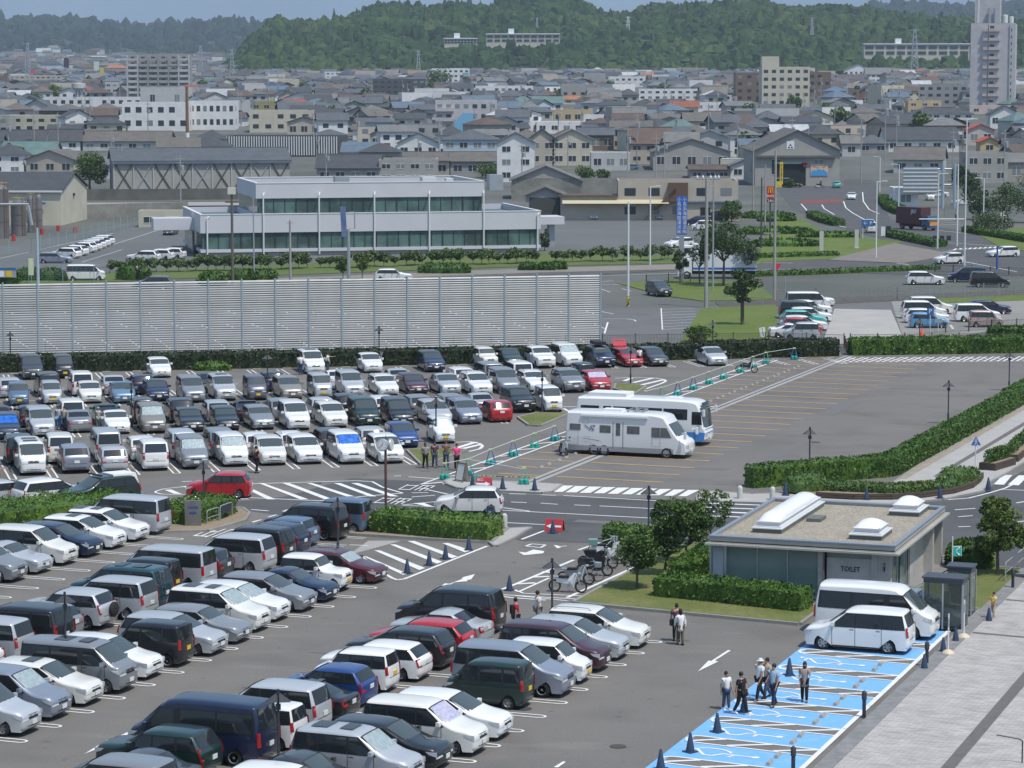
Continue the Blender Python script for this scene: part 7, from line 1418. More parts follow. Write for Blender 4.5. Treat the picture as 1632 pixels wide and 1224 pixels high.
person(1556,347,-1.6,'uniformed person in pale blue shirt and white helmet on the far pavement','pale blue','dark denim',stride=.1,hat='white'); person(1524,352,-1.6,'person beside the signal pole on the far pavement','grey','black',stride=.1)
motorbike(att(1306,300),.1,'dark motorcycle with a rider under the mural','big',BLACK,group=None); person(1308,299,0,'person in pale shirt riding the motorcycle under the mural','pale blue','black',stride=.5,z=.35,hat='white')
person(219,447,-.4,'person in white helmet on the verge, left of a pair','black','black',hat='white',stride=.1); person(224,446,-.3,'person in white helmet on the verge, right of a pair','grey','dark denim',hat='white',stride=.1)

# ---------------------------------------------------------------- toilet block
RC=mat('board_concrete',(.42,.41,.385),.85,noise=.14,nscale=.9,bump=.2,bscale=12); COP=mat('zinc_coping',(.34,.37,.42),.4,metal=.5); FASC=mat('concrete_fascia',(.36,.35,.32),.85,noise=.1,nscale=.6)
GRAV=two_scale('roof_gravel',(.30,.26,.195),(.21,.18,.135),1.2,(.52,.49,.42),16,amt=.8,bump=.9,bscale=30)
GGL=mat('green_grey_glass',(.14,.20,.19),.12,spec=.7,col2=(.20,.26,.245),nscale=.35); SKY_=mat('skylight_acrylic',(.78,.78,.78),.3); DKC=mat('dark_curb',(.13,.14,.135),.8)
RZ=2.95; O=at(1129.5,853,RZ); Pfr=at(1427.4,870,RZ); Pbl=at(1244.8,792.8,RZ); tA=math.atan2((Pfr-O).y,(Pfr-O).x); LU=(Pfr-O).length; LV=8.45
tb=thing('toilet_block','low concrete public toilet block with gravel roof and white skylights','building',(O.x,O.y,0),tA)
def cs(x,y,z): 
    p=at(x,y,z)-Vector((O.x,O.y,0)); c,s=math.cos(-tA),math.sin(-tA); return (p.x*c-p.y*s)/KX,(p.x*s+p.y*c)/KY
KX=KY=1.0; KY_=cs(1244.8,792.8,RZ)[1]/8.47; KX=LU/11.94; KY=KY_; LU=11.94; tb.scale=(KX,KY,RZ/4.0)
LV=cs(1244.8,792.8,RZ)[1]; g0=.1
def TB(n,mb,m,smooth=None): return ob(n,mb,m,tb,smooth=smooth)
TB('gravel_roof',MB().box(.3,LU-.3,.3,LV-.3,3.6,3.78),GRAV)
c_=MB(); c_.box(0,LU,0,.3,3.93,4.0).box(0,LU,LV-.3,LV,3.93,4.0).box(0,.3,.3,LV-.3,3.93,4.0).box(LU-.3,LU,.3,LV-.3,3.93,4.0); TB('coping',c_,COP)
f=MB(); f.box(.03,LU-.03,.03,.28,3.66,3.93).box(.03,LU-.03,LV-.28,LV-.03,3.66,3.93).box(.03,.28,.28,LV-.28,3.66,3.93).box(LU-.28,LU-.03,.28,LV-.28,3.66,3.93); TB('fascia',f,FASC)
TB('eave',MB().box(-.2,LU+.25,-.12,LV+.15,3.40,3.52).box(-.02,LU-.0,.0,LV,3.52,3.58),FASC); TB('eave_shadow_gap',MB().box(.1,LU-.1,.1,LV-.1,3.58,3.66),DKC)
TB('louvre_end',MB().box(.12,.95,.22,.30,g0,3.40),STEEL); lv=MB()
for k in range(38): lv.add([(.2,.16,.2+k*.083),(.88,.16,.2+k*.083),(.88,.21,.26+k*.083),(.2,.21,.26+k*.083)],[(0,1,2,3)])
TB('louvres',lv,WPOLE); TB('end_frame',MB().box(.0,.12,.12,.3,g0,3.4).box(.95,1.1,.12,.3,g0,3.4),STEEL)
TB('glass_wall',MB().box(1.1,7.0,.26,.30,g0+.1,3.4),GGL); mu=MB()
for x in (3.05,5.0): mu.box(x-.03,x+.03,.22,.258,g0+.1,3.4)
TB('mullions',mu,STEEL); TB('column',MB().box(7.0,7.32,.14,.34,g0,3.4),RC); TB('downpipe',MB().bar((7.42,.04,g0),(7.42,.04,3.4),.05,8),mat('rusty_pipe',(.14,.11,.09),.7,noise=.3,nscale=4)); 
TB('front_wall',MB().box(7.5,10.7,.28,.42,g0,2.95),RC); TB('high_window',MB().box(7.5,10.35,.30,.36,2.95,3.4),GGL); TB('corner_pillar',MB().box(10.35,10.7,.22,.279,g0,3.4),RC)
TB('recess_wall',MB().add([(10.7,.30,g0),(11.45,.62,g0),(11.45,.62,3.4),(10.7,.30,3.4),(10.7,.42,g0),(11.45,.75,g0),(11.45,.75,3.4),(10.7,.42,3.4)],[(0,1,2,3),(7,6,5,4),(1,5,6,2),(0,3,7,4)]),RC)
gs=MB(); gs.box(11.05,11.1,.9,2.4,g0,3.4).box(11.0,11.05,3.0,3.9,g0,3.4); TB('glass_door',gs,GGL); TB('door_frame',MB().box(11.1,11.16,.85,.93,g0,3.4).box(11.1,11.16,2.35,2.45,g0,3.4).box(11.1,11.16,1.55,1.63,g0,3.4).box(11.05,11.12,3.85,3.95,g0,3.4),STEEL)
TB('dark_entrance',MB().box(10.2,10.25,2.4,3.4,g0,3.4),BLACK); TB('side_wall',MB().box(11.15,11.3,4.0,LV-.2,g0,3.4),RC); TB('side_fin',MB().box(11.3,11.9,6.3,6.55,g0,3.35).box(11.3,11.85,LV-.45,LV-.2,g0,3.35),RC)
TB('back_wall',MB().box(.12,11.15,LV-.35,LV-.2,g0,3.4).box(.12,.25,.3,LV-.35,g0,3.4),RC)
TB('inner_core',MB().box(.9,10.1,1.2,LV-.6,g0,3.38),mat('inner_grey',(.2,.22,.22),.8))
me=textmesh('TOILET',.34,ext=.01); me.materials.append(mat('dark_letters',(.02,.02,.025),.5)); o=ob('lettering',me,None,tb,loc=(9.0,.265,2.25)); o.rotation_euler=(PI/2,0,0); o.scale=(1.1,1.35,1)
pg=MB(); pg.bar((11.1,.42,2.5),(11.1,.42,2.2),.04,5).bar((11.1,.42,2.62),(11.1,.42,2.7),.05,6); TB('pictogram',pg,mat('dark_letters',(.02,.02,.025),.5))
def skylight(x0,x1,y0,y1,label_z,vault,n):
    r=bpy.data.objects.new('skylight',MB().box(x0-.22,x1+.22,y0-.22,y1+.22,3.78,4.02).mesh('skylight')); r.data.materials.append(DKC); link(r,tb); r.scale.z=1.15; r.location.z=3.78*(1-1.15)
    ob('flashing',MB().box(x0-.26,x1+.26,y0-.26,y1+.26,4.02,4.08).box(x0-.12,x1+.12,y0-.12,y1+.12,4.08,4.14).box(x0,x1,y0,y1,4.14,4.34).box(x0-.06,x1+.06,y0-.06,y1+.06,4.34,4.38),mat('skylight_frame',(.62,.63,.64),.5),r)
    v=MB(); V=[];K=10
    if vault:
        J=int((y1-y0)/.5)
        for j in range(J+1):
            t=j/J; e=min(1,min(t,1-t)/.10); hh=.42*math.sqrt(max(0,1-(1-e)**2))
            for i in range(K+1): a=PI*i/K; V.append(((x0+x1)/2-(x1-x0)/2*math.cos(a),y0+(y1-y0)*t,4.38+hh*math.sin(a)**.8+(.008 if j%4==0 else 0)))
        v.add(V,[(j*(K+1)+i,j*(K+1)+i+1,(j+1)*(K+1)+i+1,(j+1)*(K+1)+i) for j in range(J) for i in range(K)])
    else:
        for j in range(K+1):
            for i in range(K+1):
                s,t=i/K*2-1,j/K*2-1; V.append(((x0+x1)/2+(x1-x0)/2*s,(y0+y1)/2+(y1-y0)/2*t,4.38+.40*((1-s*s)*(1-t*t))**.55))
        v.add(V,[(j*(K+1)+i,j*(K+1)+i+1,(j+1)*(K+1)+i+1,(j+1)*(K+1)+i) for j in range(K) for i in range(K)])
    ob('acrylic_dome',v,SKY_,r,smooth=40)
u0,v0=cs(1204,847,2.85); u1,_=cs(1240,849,2.85); _,v1=cs(1322,796,3.2); skylight(u0,u1,v0+.25,v1,0,True,1)
ua,va=cs(1354,858,2.83); ub,_=cs(1400,861,2.83); skylight(ua+.18,ub-.05,va+.25,va+1.45,0,False,1)
ua,va=cs(1418,820,2.83); ub,_=cs(1460,822,2.83); skylight(ua+.18,ub+.0,va+.2,va+1.4,0,False,1)
ua,va=cs(1285,830,2.83); TB('roof_hatch',MB().box(ua,ua+.95,va,va+.85,3.781,4.0),DKC)

# ---------------------------------------------------------------- general buildings
WALLC={'white':(.68,.68,.67),'cream':(.52,.48,.38),'beige':(.44,.39,.32),'grey':(.30,.30,.29),'pale blue':(.42,.50,.56),'pale grey':(.46,.46,.45),'brown':(.17,.12,.09),'pinkish':(.50,.42,.39),'dark':(.07,.075,.08),'tan':(.50,.38,.22),'concrete':(.34,.33,.305),'lilac grey':(.47,.45,.455),'mustard':(.30,.27,.12)}
ROOFC={'dark grey':(.055,.06,.065),'slate':(.085,.095,.105),'brown':(.10,.07,.055),'grey':(.15,.15,.145),'grey-brown':(.12,.11,.095),'orange':(.33,.14,.07),'red-brown':(.22,.08,.05),'teal':(.10,.165,.155),'blue-grey':(.10,.14,.18),'silver':(.4,.42,.43),'blue':(.08,.15,.25),'white':(.6,.6,.6),'red':(.42,.07,.04),'green':(.085,.11,.095)}
def wm(c): return mat('wall_'+c.replace(' ','_'),WALLC[c],.85,noise=.10,nscale=.35,bump=.1,bscale=8)
def rmt(c): return mat('roof_'+c.replace(' ','_').replace('-','_'),ROOFC[c],.7,noise=.18,nscale=.5,stretch=(1,1,1),bump=.35,bscale=9)
WIN=mat('town_window',(.035,.045,.05),.15,spec=.7); WIN2=mat('curtained_window',(.20,.22,.22),.3)
FOOT=[]
def basis(x0,y0,x1,y1,D=None):
    p=at(x0,y0) if y0>322 else att(x0,y0); q=at(x1,y1) if y1>322 else att(x1,y1); z=min(p.z,q.z); return p,q,z
def house(x0,x1,yb,ye,yr,kind,roof,wall,label,depth=9,cat='house',group=None,nwin=None,storeys=None,name=None,yb1=None,over=.5,turn=0,winm=None,side=None,parts=None):
    yb1=yb if yb1 is None else yb1
    p,q,z=basis(x0,yb,x1,yb1); d=(q-p); d.z=0; W=d.length; ang=math.atan2(d.y,d.x); He=max(2.2,hgt(x0,ye,Vector((p.x,p.y,z)))) ; Hr=hgt((x0+x1)/2,yr,Vector(((p.x+q.x)/2,(p.y+q.y)/2+ (0 if kind in('gable_front','flat') else depth*.45),z)))
    Hr=max(Hr,He+.8) if kind!='flat' else He
    t=thing(name or ('house' if cat=='house' else cat.replace(' ','_')),label,cat,(p.x,p.y,z),ang,group); FOOT.append((x0-3,x1+3,yb,yr,p.y,depth))
    D=depth; wl=MB(); wl.box(0,W,0,D,-1.5,He)
    if kind=='gable_front':
        wl.add([(0,0,He),(W,0,He),(W/2,0,Hr),(0,D,He),(W,D,He),(W/2,D,Hr)],[(0,1,2),(5,4,3)])
        o_=over; th=.16; r=MB(); k=(Hr-He)/(W/2)
        for s in (0,1):
            xe=-o_ if s==0 else W+o_; ze=He-k*o_; r.add([(xe,-o_,ze+.03),(W/2,-o_,Hr+.03),(W/2,D+o_,Hr+.03),(xe,D+o_,ze+.03),(xe,-o_,ze+.03+th),(W/2,-o_,Hr+.03+th),(W/2,D+o_,Hr+.03+th),(xe,D+o_,ze+.03+th)],[(0,3,2,1),(4,5,6,7),(0,1,5,4),(2,3,7,6),(3,0,4,7)] if s==0 else [(0,1,2,3),(7,6,5,4),(4,5,1,0),(6,7,3,2),(7,4,0,3)])
        ob('roof',r,rmt(roof),t)
    elif kind=='gable_side':
        wl.add([(0,0,He),(0,D/2,Hr),(0,D,He),(W,0,He),(W,D/2,Hr),(W,D,He)],[(2,1,0),(3,4,5)])
        o_=over; th=.16; r=MB(); k=(Hr-He)/(D/2)
        for s in (0,1):
            ye_=-o_ if s==0 else D+o_; ze=He-k*o_; r.add([(-o_,ye_,ze+.03),(W+o_,ye_,ze+.03),(W+o_,D/2,Hr+.03),(-o_,D/2,Hr+.03),(-o_,ye_,ze+.03+th),(W+o_,ye_,ze+.03+th),(W+o_,D/2,Hr+.03+th),(-o_,D/2,Hr+.03+th)],[(0,3,2,1),(4,5,6,7),(0,1,5,4),(1,2,6,5),(3,0,4,7)] if s==0 else [(0,1,2,3),(7,6,5,4),(4,5,1,0),(5,6,2,1),(7,4,0,3)])
        ob('roof',r,rmt(roof),t)
        ob('ridge_cap',MB().box(-o_,W+o_,D/2-.15,D/2+.15,Hr+.15,Hr+.3),rmt(roof),t)
    elif kind=='hip':
        o_=over; rl=min(D/2,W/2-.3); ze=He-.1; r=MB().add([(-o_,-o_,ze),(W+o_,-o_,ze),(W+o_,D+o_,ze),(-o_,D+o_,ze),(rl,D/2,Hr),(W-rl,D/2,Hr),],[(0,1,5,4),(1,2,5),(2,3,4,5),(3,0,4),(3,2,1,0)]); ob('roof',r,rmt(roof),t)
        ob('ridge_cap',MB().box(rl-.1,W-rl+.1,D/2-.15,D/2+.15,Hr-.05,Hr+.18),rmt(roof),t)
    else:
        ob('roof',MB().box(.25,W-.25,.25,D-.25,He,He+.06),rmt(roof),t); ob('parapet',MB().box(0,W,0,.25,He,He+.45).box(0,W,D-.25,D,He,He+.45).box(0,.25,.25,D-.25,He,He+.45).box(W-.25,W,.25,D-.25,He,He+.45),wm(wall),t)
    ob('wall',wl,wm(wall),t)
    ns=storeys or max(1,round(He/3.1)); nw=nwin if nwin is not None else max(1,round(W/3.8)); fh=He/ns
    for s in range(ns):
        for k in range(nw):
            xc=W*(k+.5)/nw; ww=min(W/nw*.55,1.9); zb=s*fh+fh*.32; wh=fh*.42
            if nw*ns>8 and random.random()<.05: continue
            f_=MB().box(xc-ww/2,xc+ww/2,-.03,.02,zb,zb+wh); o=ob('window',f_,winm or (WIN if random.random()<.8 else WIN2),t)
            if nw*ns<10: ob('frame',MB().box(xc-ww/2-.08,xc+ww/2+.08,-.05,-.031,zb-.08,zb).box(xc-ww/2-.08,xc+ww/2+.08,-.05,-.031,zb+wh,zb+wh+.08).box(xc-.04,xc+.04,-.05,-.031,zb,zb+wh),WHT,o)
    # side windows
    for s in range(ns):
        for x in (0,W):
            if D>6: zb=s*fh+fh*.34; ob('window',MB().box(x-.03,x+.03,D*.3,D*.3+1.5,zb,zb+fh*.4),WIN,t)
    if parts: parts(t,W,D,He,Hr)
    return t
# the long white two-storey office
OA=at(320,410); OB=at(862,402); d=OB-OA; OW=d.length; oang=math.atan2(d.y,d.x); oz=0
off=thing('office_building','long white two-storey office with green-tinted window bands','building',OA,oang)
H1=hgt(322,343,OA); H2=hgt(409,294,OA); wb=hgt(320,399,OA); w1a,w1b=hgt(321,398,OA),hgt(321,372,OA); w2a,w2b=hgt(400,343,OA),hgt(400,318,OA); OD=24; sc=OW/(862-320); xa,xb=(380-320)*sc+2.5,(773-320)*sc
PANEL=mat('white_metal_panels',(.56,.565,.59),.5,noise=.04,nscale=.2); GLB=mat('green_band_glass',(.05,.085,.08),.08,spec=.9,col2=(.11,.19,.175),nscale=.22,thr=(.42,.6))
def OFp(n,mb,m): return ob(n,mb,m,off)
OFp('plinth',MB().box(.3,OW-.3,.3,OD,0,.6),CONC); OFp('lower_wall',MB().box(0,OW,0,.3,.6,w1a).box(0,.3,.3,OD,.6,w1a).box(OW-.3,OW,.3,OD,.6,w1a),PANEL)
OFp('fascia',MB().box(0,OW,0,.35,w1b,H1).box(0,.35,.35,OD,w1b,H1).box(OW-.35,OW,.35,OD,w1b,H1).box(.35,OW-.35,OD-.35,OD,w1b,H1),PANEL); OFp('coping',MB().box(-.05,OW+.05,-.05,.4,H1,H1+.12).box(-.05,.4,.4,OD,H1,H1+.12).box(OW-.4,OW+.05,.4,OD,H1,H1+.12),WPOLE)
OFp('lower_roof',MB().box(.35,OW-.35,.35,OD-.35,H1-.9,H1-.75),rmt('blue-grey')); OFp('window_band',MB().box(.3,OW-.3,.25,.30,w1a,w1b).box(.25,.3,.3,OD,w1a,w1b).box(OW-.3,OW-.25,.3,OD,w1a,w1b),GLB)
OFp('upper_wall',MB().box(xa,xb,1.2,1.5,H1-.75,w2a).box(xa,xa+.3,1.5,OD-1,H1-.75,w2a),PANEL); OFp('upper_fascia',MB().box(xa,xb,1.2,1.55,w2b,H2).box(xa,xa+.35,1.55,OD-1,w2b,H2).box(xb-.35,xb,1.55,OD-1,w2b,H2).box(xa,xb,OD-1.3,OD-1,w2b,H2),PANEL)
OFp('upper_roof',MB().box(xa+.35,xb-.35,1.55,OD-1.3,H2-1.6,H2-1.5),rmt('grey')); OFp('upper_window_band',MB().box(xa+.3,xb-.3,1.42,1.5,w2a,w2b).box(xa+.22,xa+.3,1.5,OD-1.3,w2a,w2b),GLB); OFp('upper_coping',MB().box(xa-.05,xb+.05,1.15,1.6,H2,H2+.12).box(xa-.05,xa+.4,1.6,OD-1,H2,H2+.12).box(xb-.4,xb+.05,1.6,OD-1,H2,H2+.12).box(xa,xb,OD-1.35,OD-.95,H2,H2+.12),WPOLE)
for n,zz0,zz1,xs0,xs1,yy in (('mullion',w1a,w1b,0,OW,.2),('mullion',w2a,w2b,xa,xb,1.37)):
    k=0; x=xs0+.9
    while x<xs1-.3 and k<45:
        OFp('mullion',MB().box(x-(.10 if k%3==0 else .04),x+(.10 if k%3==0 else .04),yy-.03,yy+.045,zz0,zz1),DKMET); x+=1.55; k+=1
for i in range(7):
    x=.9+i*(OW-1.4)/6.0; 
    OFp('downpipe',MB().bar((x,-.15,.2),(x,-.15,(H1-.5) if i in(0,6) else H2-1.6),.11,6).bar((x,-.15,(H1-.5) if i in(0,6) else H2-1.6),(x+.3,0 if i in(0,6) else 1.2,(H1-.2) if i in(0,6) else H2-1.3),.10,6),WPOLE)
OFp('roof_unit',MB().box(xa+24,xa+26,6,8,H2-1.5,H2+.5).box(xa+27.5,xa+28.5,6.5,8,H2-1.5,H2+.3),WPOLE); OFp('roof_stack',MB().box(xa+12,xa+14,8,10,H2-1.5,H2+.6),STEEL); OFp('roof_stack',MB().box(xa+34,xa+36,8,10,H2-1.5,H2+.7),STEEL)
OFp('entrance_canopy',MB().box(-5.6,.0,8,12,H1-2.4,H1-.8),PANEL); OFp('entrance_glass',MB().box(-.5,-.2,6,12,0,w1b),GLB)
OFp('side_canopy',MB().box(OW,OW+5.8,10,15,H1-2.4,H1-1.3),PANEL); OFp('canopy_leg',MB().box(OW+3.8,OW+4.6,11,12.5,0,H1-2.4),STEEL)
# mid-ground and town buildings, one by one: (x0,x1,base,eave,ridge,...)
def bracing(t,W,D,He,Hr):
    n=9
    for k in range(n): 
        a,b_=W*k/n,W*(k+1)/n; m_=mat('ivy_brace',(.05,.075,.035),.9,col2=(.10,.10,.09),nscale=.5) if k%3!=1 else STEEL
        ob('column',MB().box(a-.12,a+.12,-.2,0,0,He-.3),mat('pale_column',(.42,.42,.40),.7),t); ob('brace',MB().bar((a+.2,-.12,He-.5),(b_-.2,-.12,.3),.12,5).bar((b_-.2,-.12,He-.5),(a+.2,-.12,.3),.12,5),m_,t)
    ob('rust_band',MB().box(-.4,W+.4,-.55,-.4,He-.6,He-.1),rmt('blue-grey'),t)
house(182,462,308,257,237,'gable_side','slate','concrete','long grey warehouse with cross-braced wall and blue-grey roof',depth=20,cat='warehouse',nwin=0,parts=bracing,yb1=306)
t=thing('cream_warehouse','cream warehouse with dark roof behind the rusty tanks','warehouse',at(-70,362)); pB_=at(98,359); dv=at(139,349)-pB_; D=dv.length; dv.normalize(); W=24.0; He=hgt(98,305,pB_); t.location=pB_-Vector((dv.y,-dv.x,0))*W; t.rotation_euler.z=math.atan2(dv.y,dv.x)-PI/2; Hr=hgt(116,277,at(118,354))
ob('wall',MB().box(0,W,0,D,-.5,He).add([(W,0,He),(W,D,He),(W,D/2,Hr),(0,0,He),(0,D,He),(0,D/2,Hr)],[(0,1,2),(5,4,3)]),wm('cream'),t)
k=(Hr-He)/(D/2); ob('roof',MB().add([(-.3,-.3,He),(W+.3,-.3,He),(W+.3,D/2,Hr+.15),(-.3,D/2,Hr+.15),(-.3,-.3,He+.2),(W+.3,-.3,He+.2),(W+.3,D/2,Hr+.35),(-.3,D/2,Hr+.35)],[(0,3,2,1),(4,5,6,7),(0,1,5,4),(1,2,6,5),(3,0,4,7)]).add([(-.3,D+.3,He),(W+.3,D+.3,He),(W+.3,D/2,Hr+.15),(-.3,D/2,Hr+.15),(-.3,D+.3,He+.2),(W+.3,D+.3,He+.2),(W+.3,D/2,Hr+.35),(-.3,D/2,Hr+.35)],[(0,1,2,3),(7,6,5,4),(4,5,1,0),(5,6,2,1)]),rmt('dark grey'),t); ob('gutter',MB().box(-.3,W+.3,-.45,-.3,He-.15,He+.15),WPOLE,t); ob('blue_beam',MB().box(W-7,W-2.5,-1.0,-.4,He*.62,He*.68),BLUEPL,t); ob('vent',MB().box(W,W+.2,D*.45,D*.5,He*.8,He*.88),DKMET,t)
TANK=mat('weathered_tank',(.20,.20,.205),.6,metal=.2,col2=(.13,.125,.12),nscale=.3); RUST=mat('rusty_iron',(.22,.11,.05),.85,noise=.4,nscale=2)
for i,(x0,x1,yb,yt,lb) in enumerate(((-14,15,381,301,'tall grey storage tank at the left edge with rusty ladder'),(18,42,377,325,'shorter grey storage tank in the middle'),(44,56,372,318,'narrow grey tank behind the middle tank'),(57,68,370,316,'dark narrow tank nearest the cream warehouse'))):
    b=at((x0+x1)/2,yb-2); sc_=F_PX/b.y; r_=(x1-x0)/2/sc_; H=hgt((x0+x1)/2,yt,b); t=thing('storage_tank',lb,'tank',b,group='grey storage tanks'); ob('shell',MB().lathe([(r_,0),(r_,H),(r_*.6,H+.5),(.01,H+.7)],22),TANK,t,smooth=40); ob('hoop',MB().lathe([(r_+.04,H*.33),(r_+.04,H*.33+.12)],22).lathe([(r_+.04,H*.66),(r_+.04,H*.66+.12)],22),TANK,t)
    if i<3: ob('ladder',MB().bar((r_*.7,-r_*.85,0),(r_*.7,-r_*.85,H+1),.06,4).bar((r_*.7+.5,-r_*.8,0),(r_*.7+.5,-r_*.8,H+1),.06,4),RUST,t); ob('handrail',MB().lathe([(r_*.95,H+.9),(r_*.95,H+1.0)],16),mat('yellow_rail',(.5,.36,.08),.6),t)
hb=at(105,362); 
for i,(x,y) in enumerate(((22,384),(67,373),(93,368),(120,371))): tag(ob('oil_drum',MB().lathe([(.3,0),(.3,.88),(.001,.88)],10),mat('red_drum',(.5,.04,.04),.5),loc=at(x,y)),f'red drum, {ORD[i]} from the left in the tank yard','drum','red drums in the tank yard')
house(221,292,362,340,336,'flat','grey','cream','small cream hut at the end of the green mesh fence',depth=4,cat='hut',storeys=1,nwin=2)
def shed_open(t,W,D,He,Hr): ob('opening_shade_panel',MB().box(.6,W-.6,-.06,-.01,.2,He-.3),mat('shed_inside_shade',(.06,.065,.06),.9),t)  # wall stays closed; a flat dark sheet paints the shade inside the shed
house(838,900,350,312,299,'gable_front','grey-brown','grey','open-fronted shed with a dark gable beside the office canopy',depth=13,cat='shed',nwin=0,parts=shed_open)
house(815,925,318,288,265,'gable_front','grey','concrete','wide concrete hall with a low grey gable behind the open shed',depth=16,cat='warehouse',nwin=2,storeys=1)
def wk(t,W,D,He,Hr):
    ob('awning',MB().add([(-9.5,-1.5,2.9),(W*.42,-1.5,2.9),(W*.42,0,3.5),(-9.5,0,3.5)],[(0,1,2,3)]),mat('cream_awning',(.5,.45,.3),.7),t); ob('annex',MB().box(-9.8,-.01,0,6,-.2,4.0),wm('beige'),t); ob('annex_roof',MB().box(-10.2,-.01,-.4,6.4,4.0,4.25),rmt('brown'),t)
    ob('stair',MB().add([(W*.22,-1.1,.4),(W*.22,-.9,.4),(W*.48,-.9,5.6),(W*.48,-1.1,5.6),(W*.22,-1.1,.0),(W*.22,-.9,.0),(W*.48,-.9,4.6),(W*.48,-1.1,4.6)],[(0,1,2,3),(7,6,5,4),(0,3,7,4),(1,5,6,2)]),mat('rusty_brown',(.12,.075,.05),.8),t); ob('stair_house',MB().box(W*.42,W*.58,-1.1,0,3.2,6.4),mat('rusty_brown',(.12,.075,.05),.8),t); ob('lean_to',MB().box(W*.56,W,-2.6,-.01,0,3.1),wm('beige'),t); ob('lean_to_roof',MB().box(W*.54,W+.3,-3.0,0,3.1,3.3),rmt('blue-grey'),t)
    ob('door',MB().box(W*.68,W*.76,-2.66,-2.6,0,2.3),BLACK,t)
house(985,1176,351,292,292,'flat','brown','beige','beige two-storey workshop with a covered outside stair',depth=10,cat='workshop',nwin=5,storeys=2,parts=wk)
def depot(t,W,D,He,Hr):
    ob('doorway',MB().box(W*.24,W*.60,-.08,-.0,0,He*.62),mat('depot_inside_shade',(.012,.018,.02),.9),t); ob('door_lintel',MB().box(W*.22,W*.62,-.5,-.01,He*.62,He*.68),rmt('teal'),t); ob('canopy_band',MB().box(0,W*.95,-.8,-.02,He*.80,He*.86),rmt('grey-brown'),t)  # doorway is a near-black sheet: the unlit inside painted on the wall
    e=ob('emblem_panel',MB().box(W*.37,W*.46,-.06,0.0,He+.3,He+2.1),WHT,t); tr_=MB(); xc=W*.415; z0=He+.5
    for dx,dz in ((-.32,0),(.32,0),(0,.55)): tr_.add([(xc+dx-.3,-.07,z0+dz),(xc+dx+.3,-.07,z0+dz),(xc+dx,-.07,z0+dz+.5)],[(0,1,2)])
    ob('emblem',tr_,BLACK,e)
    mp=ob('mural',MB().box(W*.655,W*.86,-.14,-.05,He*.28,He*.62),mat('mural_yellow',(.62,.52,.33),.7,col2=(.62,.40,.25),nscale=.5),t); sea=MB(); r=random.Random(3); x0=W*.658; x1=W*.857; n=16
    top=[He*.36+((k*7)%5)*.02*He*.9+He*.07*math.sin(k/n*3.1) for k in range(n+1)]
    sea.add([(x0+(x1-x0)*k/n,-.15,z) for k in range(n+1) for z in (He*.285,top[k])],[(2*k,2*k+2,2*k+3,2*k+1) for k in range(n)]); ob('mural_sea',sea,mat('mural_blue',(.06,.30,.62),.7),mp)
    bd=MB(); 
    for (u,v) in ((.2,.75),(.75,.7),(.85,.85),(.4,.68)): xx=x0+(x1-x0)*u; zz=He*(.28+.34*v); bd.bar((xx-.35,-.15,zz+.15),(xx,-.15,zz),.06,4).bar((xx,-.15,zz),(xx+.4,-.15,zz+.2),.06,4)
    ob('mural_birds',bd,mat('mural_pink',(.6,.15,.2),.6),mp); ob('give_way_panel',MB().add([(W*.545,-.6,He*.66),(W*.62,-.6,He*.66),(W*.582,-.6,He*.52)],[(2,1,0),(0,1,2)]),REDB,t)
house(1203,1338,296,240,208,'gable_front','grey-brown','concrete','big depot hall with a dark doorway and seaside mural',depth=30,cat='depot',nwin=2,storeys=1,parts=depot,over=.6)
def slats(t,W,D,He,Hr):
    n=46; s=MB()
    for k in range(n): s.box(W*k/n,W*k/n+W/n*.42,-.25,-.1,.4,He+.3)
    ob('white_slats',s,WPOLE,t)
house(357,540,250,219,219,'flat','silver','dark','black building with close white vertical slats',depth=14,cat='building',nwin=0,parts=slats)
def chim(t,W,D,He,Hr): pass
